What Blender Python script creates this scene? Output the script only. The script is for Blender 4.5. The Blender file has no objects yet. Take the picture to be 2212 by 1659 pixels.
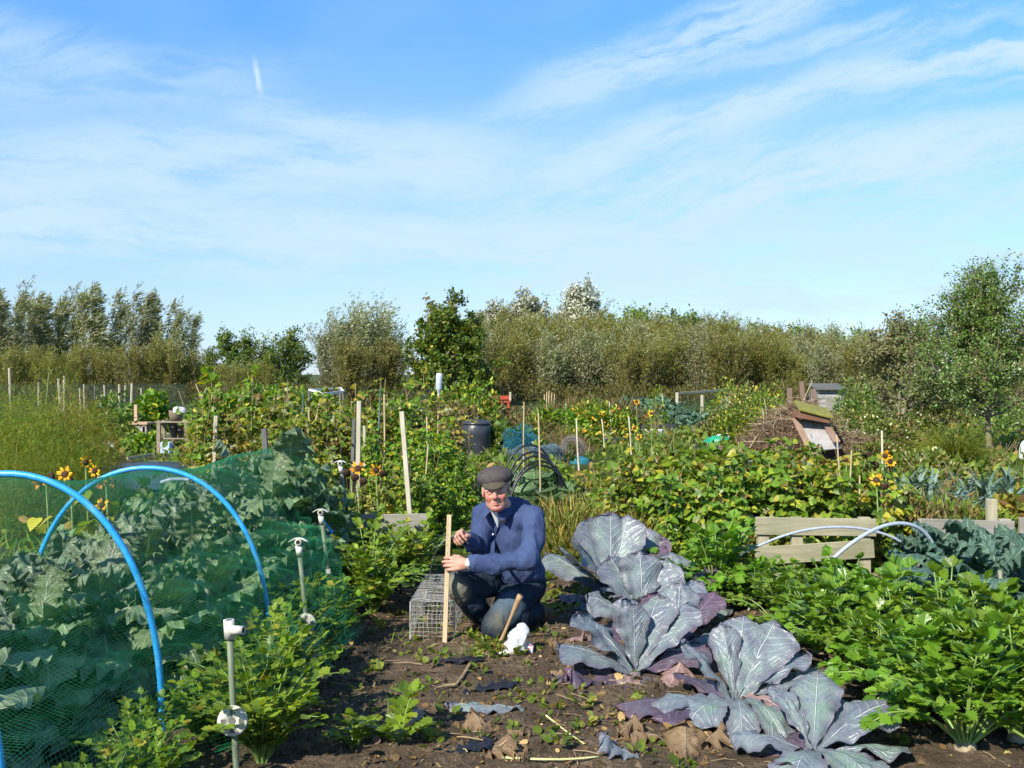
SKY_SAT,SKY_HUE,SKY_CLOUD,SKY_STR,EXPO=1.0,0.5,(3.5,4.6,5.3),0.119,0.65
import bpy, math
import numpy as np
from mathutils import Vector, Matrix

rng = np.random.default_rng(11)
R = math.radians
F, HZ, CH = 2170.0, 807.0, 1.6          # focal length, horizon row (photo measured at 2212 px wide), eye height in metres
scene = bpy.context.scene
COL = scene.collection


def at(px, py, d):
    return np.array([(px - 1106) / F * d, d, CH - (py - HZ) / F * d])


def gp(px, py):
    return at(px, py, F * CH / (py - HZ))


def gx(px, d, z=0.0):
    return np.array([(px - 1106) / F * d, d, z])


def unit(v):
    v = np.asarray(v, float)
    return v / (np.linalg.norm(v, axis=-1, keepdims=True) + 1e-9)


# ---------------------------------------------------------------- geometry accumulator
class G:
    def __init__(s):
        s.v, s.l, s.c, s.uv, s.n = [], [], [], [], 0
        s.has_uv = False

    def add(s, V, Fc, UV=None):
        V = np.asarray(V, np.float32).reshape(-1, 3)
        Fc = np.asarray(Fc, np.int64)
        if len(Fc) == 0:
            return
        s.v.append(V)
        s.l.append((Fc + s.n).ravel())
        s.c.append(np.full(len(Fc), Fc.shape[1], np.int64))
        if UV is not None:
            s.has_uv = True
            s.uv.append(np.asarray(UV, np.float32).reshape(-1, 2))
        else:
            s.uv.append(np.zeros((len(V), 2), np.float32))
        s.n += len(V)

    def box(s, c, size, rot=None, ch=0.0):
        c, h = np.asarray(c, float), np.asarray(size, float) / 2
        sg = np.array([[x, y, z] for x in (-1, 1) for y in (-1, 1) for z in (-1, 1)], float)
        if ch > 0:                      # chamfered box: each corner split in three
            ch = min(ch, h.min() * 0.9)
            V = []
            for q in sg:
                for k in range(3):
                    e = np.ones(3) * ch
                    e[k] = 0
                    V.append(q * (h - e))
            V = np.array(V)
            def ix(x, y, z, k): return ((x * 2 + y) * 2 + z) * 3 + k
            q4, t3 = [], []
            for a in (0, 1):
                q4 += [[ix(a, 0, 0, 0), ix(a, 1, 0, 0), ix(a, 1, 1, 0), ix(a, 0, 1, 0)],
                       [ix(0, a, 0, 1), ix(1, a, 0, 1), ix(1, a, 1, 1), ix(0, a, 1, 1)],
                       [ix(0, 0, a, 2), ix(1, 0, a, 2), ix(1, 1, a, 2), ix(0, 1, a, 2)]]
                for b in (0, 1):
                    q4 += [[ix(a, b, 0, 0), ix(a, b, 1, 0), ix(a, b, 1, 1), ix(a, b, 0, 1)],
                           [ix(a, 0, b, 0), ix(a, 1, b, 0), ix(a, 1, b, 2), ix(a, 0, b, 2)],
                           [ix(0, a, b, 1), ix(1, a, b, 1), ix(1, a, b, 2), ix(0, a, b, 2)]]
                    for c_ in (0, 1):
                        t3.append([ix(a, b, c_, 0), ix(a, b, c_, 1), ix(a, b, c_, 2)])
            V = V @ np.asarray(rot).T + c if rot is not None else V + c
            n0 = s.n
            s.add(V, q4)
            s.l.append((np.array(t3) + n0).ravel()); s.c.append(np.full(len(t3), 3, np.int64))
            return
        V = sg * h
        V = V @ np.asarray(rot).T + c if rot is not None else V + c
        s.add(V, [[0, 1, 3, 2], [4, 6, 7, 5], [0, 4, 5, 1], [2, 3, 7, 6], [0, 2, 6, 4], [1, 5, 7, 3]])

    def bar(s, a, b, w, t, up=(0, 0, 1), ch=0.0):
        """a plank from a to b, w wide across, t thick along up"""
        a, b = np.asarray(a, float), np.asarray(b, float)
        y = unit(b - a)
        x = np.cross(y, np.asarray(up, float))
        if np.linalg.norm(x) < 1e-4:
            x = np.cross(y, (1, 0, 0.01))
        x = unit(x)
        z = np.cross(x, y)
        s.box((a + b) / 2, (w, np.linalg.norm(b - a), t), np.stack([x, y, z], 1), ch)

    def tube(s, pts, r, sides=6, cap=True):
        P = np.asarray(pts, float)
        n = len(P)
        r = np.broadcast_to(np.asarray(r, float), (n,))
        T = unit(np.gradient(P, axis=0))
        ref = np.array([0.0, 0, 1]) if abs(T[:, 2]).mean() < 0.8 else np.array([1.0, 0, 0])
        X = unit(np.cross(T, ref))
        Y = np.cross(T, X)
        a = np.arange(sides) * 2 * np.pi / sides
        V = P[:, None] + r[:, None, None] * (np.cos(a)[None, :, None] * X[:, None] + np.sin(a)[None, :, None] * Y[:, None])
        i = np.arange(n - 1)[:, None] * sides
        j = np.arange(sides)[None]
        k = (j + 1) % sides
        Q = np.stack([i + j, i + k, i + sides + k, i + sides + j], -1).reshape(-1, 4)
        V = V.reshape(-1, 3)
        n0 = s.n
        uv = np.stack([np.repeat(np.linspace(0, 1, n), sides), np.tile(np.arange(sides) / sides, n)], 1)
        s.add(V, Q, uv)
        if cap and sides > 2:
            for o in (0, (n - 1) * sides):
                s.l.append(np.arange(sides) + n0 + o)
                s.c.append(np.array([sides]))

    def tubes(s, P, r, sides=3):
        """many polylines of one length at once: P (m, n, 3), r scalar, (m,) or (m,n)"""
        P = np.asarray(P, float)
        m, n, _ = P.shape
        r = np.asarray(r, float)
        r = np.broadcast_to(r if r.ndim == 2 else r.reshape(-1, 1), (m, n))
        T = unit(np.gradient(P, axis=1))
        ref = np.where(np.abs(T[..., 2:3]) < 0.85, np.array([0.0, 0, 1]), np.array([1.0, 0.2, 0]))
        X = unit(np.cross(T, ref))
        Y = np.cross(T, X)
        a = np.arange(sides) * 2 * np.pi / sides
        V = P[:, :, None] + r[:, :, None, None] * (np.cos(a)[:, None] * X[:, :, None] + np.sin(a)[:, None] * Y[:, :, None])
        b = (np.arange(m) * n * sides)[:, None, None]
        i = (np.arange(n - 1) * sides)[None, :, None]
        j = np.arange(sides)[None, None]
        k = (j + 1) % sides
        Q = np.stack([b + i + j, b + i + k, b + i + sides + k, b + i + sides + j], -1).reshape(-1, 4)
        s.add(V.reshape(-1, 3), Q)

    def lathe(s, prof, c=(0, 0, 0), n=20, ax=None):
        prof = np.asarray(prof, float)
        a = np.arange(n) * 2 * np.pi / n
        V = np.stack([prof[:, 0:1] * np.cos(a), prof[:, 0:1] * np.sin(a), np.repeat(prof[:, 1:2], n, 1)], -1).reshape(-1, 3)
        if ax is not None:
            z = unit(ax)
            x = unit(np.cross((0.1, 0.2, 1) if abs(z[2]) < 0.9 else (1, 0, 0), z))
            V = V @ np.stack([x, np.cross(z, x), z], 0)
        i = np.arange(len(prof) - 1)[:, None] * n
        j = np.arange(n)[None]
        k = (j + 1) % n
        s.add(V + np.asarray(c, float), np.stack([i + j, i + k, i + n + k, i + n + j], -1).reshape(-1, 4))

    def leaves(s, T, P, A, N, S, W=None):
        """copies of leaf template T at P, along A, facing N, length S, width S*W"""
        tv, tf = T
        P = np.asarray(P, float).reshape(-1, 3)
        n = len(P)
        A = unit(np.broadcast_to(A, (n, 3)))
        X = np.cross(A, np.broadcast_to(N, (n, 3)))
        bad = np.linalg.norm(X, axis=1) < 1e-3
        X[bad] = np.cross(A[bad], (0.3, 0.9, 0.1))
        X = unit(X)
        Z = np.cross(X, A)
        S = np.broadcast_to(np.asarray(S, float), (n,))
        W = S if W is None else S * W
        V = (P[:, None] + (tv[None, :, 0:1] * W[:, None, None]) * X[:, None] + (tv[None, :, 1:2] * S[:, None, None]) * A[:, None]
             + (tv[None, :, 2:3] * S[:, None, None]) * Z[:, None])
        k = len(tv)
        Fc = (np.arange(n)[:, None, None] * k + np.asarray(tf)[None]).reshape(-1, np.asarray(tf).shape[1])
        uv = np.tile(np.stack([tv[:, 1], tv[:, 0]], 1), (n, 1))
        s.add(V.reshape(-1, 3), Fc, uv)

    def mesh(s, name, smooth=False):
        me = bpy.data.meshes.new(name)
        if not s.v:
            return me
        V = np.concatenate(s.v)
        L = np.concatenate(s.l)
        C = np.concatenate(s.c)
        me.vertices.add(len(V))
        me.vertices.foreach_set('co', V.ravel().astype(np.float32))
        me.loops.add(len(L))
        me.loops.foreach_set('vertex_index', L.astype(np.int32))
        me.polygons.add(len(C))
        me.polygons.foreach_set('loop_start', (np.cumsum(C) - C).astype(np.int32))
        me.polygons.foreach_set('use_smooth', np.full(len(C), smooth))
        if s.has_uv:
            UV = np.concatenate(s.uv)
            me.uv_layers.new(name='UVMap').data.foreach_set('uv', UV[L].ravel().astype(np.float32))
        me.update(calc_edges=True)
        return me

    def build(s, name, mat, parent=None, smooth=False, loc=None, label=None):
        o = bpy.data.objects.new(name, s.mesh(name, smooth))
        o.data.materials.append(mat)
        COL.objects.link(o)
        if parent is not None:
            o.parent = parent
        if loc is not None:
            o.location = loc
        if label:
            o['label'] = label
        return o


def tag(o, label=None, cat=None, group=None, kind=None):
    if label: o['label'] = label
    if cat: o['category'] = cat
    if group: o['group'] = group
    if kind: o['kind'] = kind
    return o


def thing(name, label, cat, loc=(0, 0, 0), rz=0.0, group=None, sc=1.0):
    o = bpy.data.objects.new(name, None)
    o.empty_display_size = 0.1
    COL.objects.link(o)
    o.location = loc
    o.rotation_euler = (0, 0, rz)
    o.scale = (sc, sc, sc)
    return tag(o, label, cat, group)


def dup(root, label, loc, rz=0.0, sc=1.0, group=None, tilt=(0, 0)):
    """a copy of a thing with copies of its parts and sub-parts"""
    r = root.copy()
    COL.objects.link(r)
    for ch in root.children:
        c = ch.copy()
        COL.objects.link(c)
        c.parent = r
        for g in ch.children:
            d = g.copy()
            COL.objects.link(d)
            d.parent = c
    return place(r, label, loc, rz, sc, group, tilt)


def place(r, label, loc, rz=0.0, sc=1.0, group=None, tilt=(0, 0)):
    r.location = loc
    r.rotation_euler = (tilt[0], tilt[1], rz)
    r.scale = (sc, sc, sc) if np.isscalar(sc) else sc
    r['label'] = label
    if group: r['group'] = group
    return r


def top_of(t):
    """height of a thing's foliage above its base, outliers left out"""
    z = []
    for o in COL.objects:
        if o.parent == t and o.type == 'MESH':
            b = np.zeros(len(o.data.vertices) * 3, np.float32)
            o.data.vertices.foreach_get('co', b)
            z.append(b[2::3])
    return float(np.percentile(np.concatenate(z), 99.5))


class Protos:
    """prototypes used the first time as they are, then copied"""
    def __init__(s, lst):
        s.lst, s.used, s.i = lst, [False] * len(lst), 0

    def put(s, label, loc, rz=0.0, sc=1.0, group=None, k=None, tilt=(0, 0), fit=None):
        k = s.i % len(s.lst) if k is None else k
        s.i += 1
        if fit:
            s.h = getattr(s, 'h', {})
            if k not in s.h:
                s.h[k] = top_of(s.lst[k])
            sc = fit / s.h[k]
        o = s.lst[k]
        if not s.used[k]:
            s.used[k] = True
            return place(o, label, loc, rz, sc, group, tilt)
        return dup(o, label, loc, rz, sc, group, tilt)


# ---------------------------------------------------------------- noise in numpy
_tab = np.random.default_rng(3).random((64, 64, 64)).astype(np.float32)


def vnoise(p, f=1.0, o=0):
    """smooth value noise 0..1 of points (...,3)"""
    q = np.asarray(p, np.float32) * f + 17.3 + o * 7.7
    i = np.floor(q).astype(np.int64)
    t = (q - i).astype(np.float32)
    t = t * t * (3 - 2 * t)
    i0, i1 = i & 63, (i + 1) & 63
    x0, y0, z0 = i0[..., 0], i0[..., 1], i0[..., 2]
    x1, y1, z1 = i1[..., 0], i1[..., 1], i1[..., 2]
    tx, ty, tz = t[..., 0], t[..., 1], t[..., 2]
    def L(a, b, w): return a + (b - a) * w
    return L(L(L(_tab[x0, y0, z0], _tab[x1, y0, z0], tx), L(_tab[x0, y1, z0], _tab[x1, y1, z0], tx), ty),
             L(L(_tab[x0, y0, z1], _tab[x1, y0, z1], tx), L(_tab[x0, y1, z1], _tab[x1, y1, z1], tx), ty), tz)


def fbm(p, f=1.0, oct=4, g=0.5, o=0):
    s, a, t = 0, 1.0, 0
    for k in range(oct):
        s = s + a * vnoise(p, f * 2 ** k, o + k)
        t += a
        a *= g
    return s / t


# ---------------------------------------------------------------- signed-distance bodies and surface nets
class SDF:
    def __init__(s, lo, hi, h):
        s.lo, s.h = np.asarray(lo, np.float32), h
        s.shape = tuple(np.ceil((np.asarray(hi) - lo) / h).astype(int) + 1)
        s.f = np.full(s.shape, 1.0, np.float32)

    def _sub(s, lo, hi):
        a = np.clip(np.floor((np.asarray(lo) - s.lo) / s.h).astype(int), 0, np.array(s.shape) - 1)
        b = np.clip(np.ceil((np.asarray(hi) - s.lo) / s.h).astype(int) + 1, 1, s.shape)
        sl = tuple(slice(x, y) for x, y in zip(a, b))
        ax = [s.lo[k] + s.h * np.arange(a[k], b[k], dtype=np.float32) for k in range(3)]
        return sl, np.stack(np.meshgrid(*ax, indexing='ij'), -1)

    def _mix(s, sl, d, k, cut):
        f = s.f[sl]
        if cut:
            d = -d
            h = np.clip(0.5 - 0.5 * (f - d) / k, 0, 1)
            s.f[sl] = f + (d - f) * h + k * h * (1 - h)
        else:
            h = np.clip(0.5 + 0.5 * (f - d) / k, 0, 1)
            s.f[sl] = f + (d - f) * h - k * h * (1 - h)

    def cone(s, a, b, r1, r2, k=0.02, cut=False, m=None):
        a, b = np.asarray(a, np.float32), np.asarray(b, np.float32)
        m = max(r1, r2) + 3 * k + 0.02
        sl, p = s._sub(np.minimum(a, b) - m, np.maximum(a, b) + m)
        ba = b - a
        t = np.clip(((p - a) @ ba) / (ba @ ba + 1e-12), 0, 1)
        d = np.linalg.norm(p - a - t[..., None] * ba, axis=-1) - (r1 + (r2 - r1) * t)
        s._mix(sl, d.astype(np.float32), k, cut)

    def chain(s, pts, rad, k=0.02):
        for i in range(len(pts) - 1):
            s.cone(pts[i], pts[i + 1], rad[i], rad[i + 1], k)

    def ell(s, c, r, k=0.02, M=None, cut=False):
        c, r = np.asarray(c, np.float32), np.asarray(r, np.float32)
        m = r.max() + 3 * k + 0.02
        sl, p = s._sub(c - m, c + m)
        q = p - c
        if M is not None:
            q = q @ np.asarray(M, np.float32)
        k0 = np.linalg.norm(q / r, axis=-1)
        k1 = np.linalg.norm(q / (r * r), axis=-1) + 1e-6
        s._mix(sl, (k0 * (k0 - 1) / k1).astype(np.float32), k, cut)

    def cutz(s, pt, n, k=0.004):
        """cut away the side the normal n points to, past pt"""
        sl, p = s._sub(s.lo, s.lo + s.h * np.array(s.shape))
        d = ((np.asarray(pt, np.float32) - p) @ unit(n).astype(np.float32))
        s._mix(sl, d, k, True)

    def points(s):
        return s._sub(s.lo, s.lo + s.h * np.array(s.shape))[1]

    def net(s):
        f = s.f
        sg = f < 0
        nx, ny, nz = f.shape
        C = [(i, j, k) for i in (0, 1) for j in (0, 1) for k in (0, 1)]
        cs = sum(sg[i:nx - 1 + i, j:ny - 1 + j, k:nz - 1 + k].astype(np.int8) for i, j, k in C)
        act = (cs > 0) & (cs < 8)
        I = np.argwhere(act)
        idx = np.full(act.shape, -1, np.int64)
        idx[act] = np.arange(len(I))
        acc = np.zeros((len(I), 3))
        cnt = np.zeros(len(I))
        for a in range(8):
            for b in range(a + 1, 8):
                ca, cb = np.array(C[a]), np.array(C[b])
                if abs(ca - cb).sum() != 1:
                    continue
                fa, fb = f[tuple((I + ca).T)], f[tuple((I + cb).T)]
                x = (fa < 0) != (fb < 0)
                t = np.where(x, fa / (fa - fb + 1e-12), 0)
                acc += np.where(x[:, None], ca + t[:, None] * (cb - ca), 0)
                cnt += x
        V = (I + acc / cnt[:, None]) * s.h + s.lo
        Q = []
        for ax in range(3):
            e = [slice(None)] * 3
            g = [slice(None)] * 3
            e[ax], g[ax] = slice(0, -1), slice(1, None)
            E = np.argwhere(sg[tuple(e)] != sg[tuple(g)])
            b, c = (ax + 1) % 3, (ax + 2) % 3
            E = E[(E[:, b] > 0) & (E[:, c] > 0) & (E[:, b] < f.shape[b] - 1) & (E[:, c] < f.shape[c] - 1)]
            ins = sg[tuple(E.T)]
            q = []
            for db, dc in ((0, 0), (-1, 0), (-1, -1), (0, -1)):
                X = E.copy()
                X[:, b] += db
                X[:, c] += dc
                q.append(idx[tuple(X.T)])
            q = np.stack(q, 1)
            q[~ins] = q[~ins][:, ::-1]
            Q.append(q)
        Q = np.concatenate(Q)
        g = G()
        g.add(V, Q[(Q >= 0).all(1)])
        return g


# ---------------------------------------------------------------- materials
class NT:
    def __init__(s, name):
        s.m = bpy.data.materials.new(name)
        s.m.use_nodes = True
        s.t = s.m.node_tree
        s.t.nodes.clear()
        s.out = s.n('ShaderNodeOutputMaterial')

    def n(s, typ, **kw):
        x = s.t.nodes.new(typ)
        for k, v in kw.items():
            if k.startswith('i_'):
                x.inputs[k[2:].replace('_', ' ')].default_value = v
            else:
                setattr(x, k, v)
        return x

    def k(s, a, b):
        s.t.links.new(a, b)

    def ramp(s, fac, stops, interp='LINEAR'):
        r = s.n('ShaderNodeValToRGB')
        r.color_ramp.interpolation = interp
        e = r.color_ramp.elements
        while len(e) < len(stops):
            e.new(0.5)
        for x, (p, c) in zip(e, stops):
            x.position = p
            x.color = (*c, 1) if len(c) == 3 else c
        s.k(fac, r.inputs[0])
        return r.outputs[0]

    def math(s, op, a, b=None, c=None):
        m = s.n('ShaderNodeMath', operation=op)
        for i, v in enumerate((a, b, c)):
            if v is None: continue
            if isinstance(v, (int, float)): m.inputs[i].default_value = v
            else: s.k(v, m.inputs[i])
        return m.outputs[0]

    def mix(s, fac, a, b, mode='MIX'):
        m = s.n('ShaderNodeMix', data_type='RGBA', blend_type=mode)
        for i, v in ((0, fac), (6, a), (7, b)):
            if isinstance(v, (int, float)): m.inputs[i].default_value = v
            elif isinstance(v, tuple): m.inputs[i].default_value = (*v, 1)
            else: s.k(v, m.inputs[i])
        return m.outputs[2]

    def noise(s, scale, detail=4, vec=None, rough=0.55, out=0):
        x = s.n('ShaderNodeTexNoise')
        x.inputs['Scale'].default_value = scale
        x.inputs['Detail'].default_value = detail
        x.inputs['Roughness'].default_value = rough
        if vec is not None: s.k(vec, x.inputs['Vector'])
        return x.outputs[out]

    def obj(s, sc=(1, 1, 1)):
        tc = s.n('ShaderNodeTexCoord')
        mp = s.n('ShaderNodeMapping')
        mp.inputs['Scale'].default_value = sc
        s.k(tc.outputs['Object'], mp.inputs[0])
        return mp.outputs[0]

    def uv(s):
        tc = s.n('ShaderNodeTexCoord')
        sp = s.n('ShaderNodeSeparateXYZ')
        s.k(tc.outputs['UV'], sp.inputs[0])
        return sp.outputs[0], sp.outputs[1], tc.outputs['UV']

    def bsdf(s, col, rough=0.6, spec=0.4, bump=None, bs=0.3, bd=0.01, trans=0.0, tcol=None, metal=0.0):
        b = s.n('ShaderNodeBsdfPrincipled')
        if isinstance(col, tuple): b.inputs['Base Color'].default_value = (*col, 1)
        else: s.k(col, b.inputs['Base Color'])
        if isinstance(rough, (int, float)): b.inputs['Roughness'].default_value = rough
        else: s.k(rough, b.inputs['Roughness'])
        b.inputs['Specular IOR Level'].default_value = spec
        b.inputs['Metallic'].default_value = metal
        nrm = None
        if bump is not None:
            bp = s.n('ShaderNodeBump')
            bp.inputs['Strength'].default_value = bs
            bp.inputs['Distance'].default_value = bd
            s.k(bump, bp.inputs['Height'])
            nrm = bp.outputs[0]
            s.k(nrm, b.inputs['Normal'])
        res = b.outputs[0]
        if trans > 0:
            t = s.n('ShaderNodeBsdfTranslucent')
            c = tcol if tcol is not None else col
            if isinstance(c, tuple): t.inputs[0].default_value = (*c, 1)
            else: s.k(c, t.inputs[0])
            if nrm is not None: s.k(nrm, t.inputs[1])
            mx = s.n('ShaderNodeMixShader')
            mx.inputs[0].default_value = trans
            s.k(res, mx.inputs[1])
            s.k(t.outputs[0], mx.inputs[2])
            res = mx.outputs[0]
        s.k(res, s.out.inputs[0])
        return s.m


def leafmat(name, cols, trans=0.35, rough=0.45, spec=0.35, jit=0.25, yel=(1.5, 1.35, 0.5), warm=(1.20, 1.06, 0.72)):
    """one flat colour per leaf, drawn from cols [(weight, rgb)]; brighter and yellower where light comes through"""
    s = NT(name)
    g = s.n('ShaderNodeNewGeometry')
    w = np.array([c[0] for c in cols], float)
    p = np.concatenate([[0], np.cumsum(w / w.sum())[:-1]])
    c = s.ramp(g.outputs['Random Per Island'], [(a, x[1]) for a, x in zip(p, cols)], 'CONSTANT')
    wn = s.n('ShaderNodeTexWhiteNoise', noise_dimensions='1D')
    s.k(s.math('MULTIPLY', g.outputs['Random Per Island'], 917.0), wn.inputs['W'])
    oi = s.n('ShaderNodeObjectInfo')
    hs = s.n('ShaderNodeHueSaturation')
    v = s.math('ADD', s.math('MULTIPLY', wn.outputs[0], 2 * jit), 1 - jit)
    v = s.math('MULTIPLY', v, s.math('ADD', s.math('MULTIPLY', oi.outputs['Random'], 0.3), 0.85))
    s.k(v, hs.inputs['Value'])
    s.k(s.math('ADD', s.math('MULTIPLY', oi.outputs['Random'], 0.02), 0.49), hs.inputs['Hue'])
    s.k(c, hs.inputs['Color'])
    nz = s.noise(30, 3, s.obj())
    wc = s.mix(1.0, hs.outputs[0], warm, 'MULTIPLY')
    col = s.mix(s.math('MULTIPLY', nz, 0.2), wc, (0.04, 0.045, 0.015), 'MIX')
    tc = s.mix(1.0, col, yel, 'MULTIPLY')
    return s.bsdf(col, rough, spec, trans=trans, tcol=tc)


def plain(name, c1, c2=None, rough=0.6, sc=8.0, spec=0.35, stretch=(1, 1, 1), bump=0.2, bd=0.004, contrast=(0.35, 0.65), metal=0.0, c3=None, trans=0.0):
    """two shades mixed by noise, with fine bumps"""
    s = NT(name)
    v = s.obj(stretch)
    n1 = s.noise(sc, 6, v, 0.6)
    c2 = c2 or tuple(x * 0.7 for x in c1)
    col = s.ramp(n1, [(contrast[0], c2), (contrast[1], c1)])
    if c3:
        n3 = s.noise(sc * 0.35, 5, v, 0.65)
        col = s.mix(s.ramp(n3, [(0.52, (0, 0, 0)), (0.68, (1, 1, 1))]), col, c3)
    n2 = s.noise(sc * 4, 6, v, 0.7)
    rg = s.math('ADD', s.math('MULTIPLY', n1, 0.2), rough - 0.1)
    return s.bsdf(col, rg, spec, n2, bump, bd, metal=metal, trans=trans)


def wood(name, c1, c2, sc=1.0, axis=0, rough=0.8):
    s = NT(name)
    st = [14.0, 14.0, 14.0]
    st[axis] = 0.9
    v = s.obj(tuple(x * sc for x in st))
    n1 = s.noise(3.0, 8, v, 0.65)
    n3 = s.noise(2.2, 4, s.obj())
    col = s.ramp(n1, [(0.3, c2), (0.62, c1)])
    col = s.mix(s.math('MULTIPLY', s.ramp(n3, [(0.45, (0, 0, 0)), (0.7, (1, 1, 1))]), 0.5), col, tuple(0.6 * x for x in (c2[0], c2[1] * 1.15, c2[2])))
    return s.bsdf(col, rough, 0.25, n1, 0.5, 0.004)


# ---------------------------------------------------------------- leaf templates (x across, y along, z up)
def _half(outline, mid):
    """leaf from right-hand outline and midrib points of equal count: quads on both sides"""
    o, m = np.array(outline, float), np.array(mid, float)
    k = len(m)
    V = np.concatenate([m, o, o * [-1, 1, 1]])
    Q = []
    for i in range(k - 1):
        Q.append([i, k + i, k + i + 1, i + 1])
        Q.append([i, i + 1, 2 * k + i + 1, 2 * k + i])
    return V, np.array(Q)


T_DIA = (np.array([[0, 0, 0], [.3, .5, .07], [0, 1, -.05], [-.3, .5, .07]], float), np.array([[0, 1, 2], [0, 2, 3]]))
T_LANCE = (np.array([[0, 0, 0], [.13, .45, .04], [0, 1, -.1], [-.13, .45, .04]], float), np.array([[0, 1, 2], [0, 2, 3]]))
T_BLADE = (np.array([[-.03, 0, 0], [.03, 0, 0], [.022, .55, .06], [-.022, .55, .06], [0, 1, -.1]], float), np.array([[0, 1, 2, 3], [3, 2, 4, 4]]))
T_BLADE = (T_BLADE[0], np.array([[0, 1, 2], [0, 2, 3], [3, 2, 4]]))
T_OVAL = _half([[0.02, 0, 0], [.24, .22, .05], [.3, .5, .05], [.18, .8, 0], [.01, 1, -.06]], [[0, 0, 0], [0, .22, 0], [0, .5, 0.01], [0, .8, -.03], [0, 1, -.07]])
T_HEART = _half([[.05, -.02, 0], [.34, -.06, .05], [.48, .22, .07], [.36, .58, .03], [.01, 1.05, -.14]], [[0, 0.05, 0], [0, .08, 0], [0, .3, 0], [0, .62, -.03], [0, 1.04, -.14]])


def _fan(outl, c):
    V = np.array([c] + outl, float)
    n = len(outl)
    return V, np.array([[0, i, i + 1] for i in range(1, n)])


_r = [[0, 0, 0], [.12, .1, .02], [.3, .12, .06], [.28, .24, .05], [.47, .3, .09], [.4, .42, .06], [.52, .58, .07], [.36, .58, .04], [.37, .74, .04], [.22, .7, .02],
      [.2, .9, 0], [.08, .86, -.02], [0, 1.02, -.06]]
T_CEL = _fan(_r + [[-x, y, z] for x, y, z in _r[::-1][1:]], [0, .42, -.02])
_r = [[0, 0, 0], [.2, .08, .02], [.36, .2, .04], [.3, .32, .03], [.42, .5, .05], [.28, .6, .03], [.28, .78, .02], [.12, .84, 0], [0, 1, -.05]]
T_LOBE = _fan(_r + [[-x, y, z] for x, y, z in _r[::-1][1:]], [0, .45, -.03])
_a = np.linspace(0, 2 * np.pi, 13)[:-1]


def rdir(n, up=0.0, r=None):
    r = r or rng
    v = r.normal(size=(n, 3))
    v[:, 2] += up
    return unit(v)
# ---------------------------------------------------------------- camera, sun, sky
cam = bpy.data.cameras.new('camera')
cam.sensor_width = 36.0
cam.lens = 36.0 * F / 2212.0
cam.shift_y = -(829.5 - HZ) / 2212.0
cam.clip_start, cam.clip_end = 0.1, 3000
co = bpy.data.objects.new('camera', cam)
co.location = (0, 0, CH)
co.rotation_euler = (R(90), 0, 0)
COL.objects.link(co)
scene.camera = co

EL = R(37)
SUN = np.array([-0.57 * math.cos(EL), -0.8216 * math.cos(EL), math.sin(EL)])
sl = bpy.data.lights.new('sun', 'SUN')
sl.energy = 5.0
sl.angle = R(0.53)
sl.color = (1.0, 0.94, 0.82)
so = bpy.data.objects.new('sun', sl)
so.rotation_euler = Vector(SUN).to_track_quat('Z', 'Y').to_euler()
so.location = (-20, -20, 30)
COL.objects.link(so)

w = bpy.data.worlds.new('World')
scene.world = w
w.use_nodes = True
W = NT.__new__(NT)
W.t = w.node_tree
W.t.nodes.clear()
sky = W.n('ShaderNodeTexSky', sky_type='NISHITA')
sky.sun_disc = False
sky.sun_elevation = EL
sky.sun_rotation = math.atan2(SUN[0], SUN[1])
sky.altitude = 0
sky.air_density = 1.0
sky.dust_density = 0.0
sky.ozone_density = 4.0
tc = W.n('ShaderNodeTexCoord')
sp = W.n('ShaderNodeSeparateXYZ')
W.k(tc.outputs['Generated'], sp.inputs[0])
dy = W.math('MAXIMUM', W.math('ABSOLUTE', sp.outputs[1]), 0.05)
gs = W.math('DIVIDE', sp.outputs[0], dy)          # direction as slopes: east over north, up over north
gt = W.math('DIVIDE', sp.outputs[2], dy)


def lin(a, b, c):
    return W.math('ADD', W.math('ADD', W.math('MULTIPLY', gs, a), W.math('MULTIPLY', gt, b)), c)


def vec3(x, y, z=0.0):
    c = W.n('ShaderNodeCombineXYZ')
    for i, v in enumerate((x, y, z)):
        if isinstance(v, (int, float)): c.inputs[i].default_value = v
        else: W.k(v, c.inputs[i])
    return c.outputs[0]


def remap(v, a, b, c=0.0, d=1.0):
    m = W.n('ShaderNodeMapRange', interpolation_type='SMOOTHSTEP')
    W.k(v, m.inputs[0])
    for i, q in enumerate((a, b, c, d)): m.inputs[i + 1].default_value = q
    return m.outputs[0]


# cirrus: soft streaks slanting up to the east, level banks lower down, a thin veil
def mul(*v):
    r = v[0]
    for x in v[1:]: r = W.math('MULTIPLY', r, x)
    return r


def add(*v):
    r = v[0]
    for x in v[1:]: r = W.math('ADD', r, x)
    return r


wob = W.noise(3.0, 4, vec3(gs, gt, 3.3), 0.5)
wb2 = W.noise(14.0, 6, vec3(gs, gt, 9.3), 0.6)
gtw = add(gt, mul(add(wob, -0.5), 0.055), mul(add(wb2, -0.5), 0.030))
fib = W.noise(1.0, 8, vec3(mul(add(gs, mul(gtw, 0.3)), 7.0), mul(add(gtw, mul(gs, -0.30)), 34.0), 1.7), 0.68)
fibh = W.noise(1.0, 8, vec3(mul(gs, 6.0), mul(add(gtw, mul(gs, 0.08)), 30.0), 4.7), 0.66)
patch = W.noise(3.2, 3, vec3(gs, mul(gt, 1.7), 5.0), 0.5)


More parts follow.
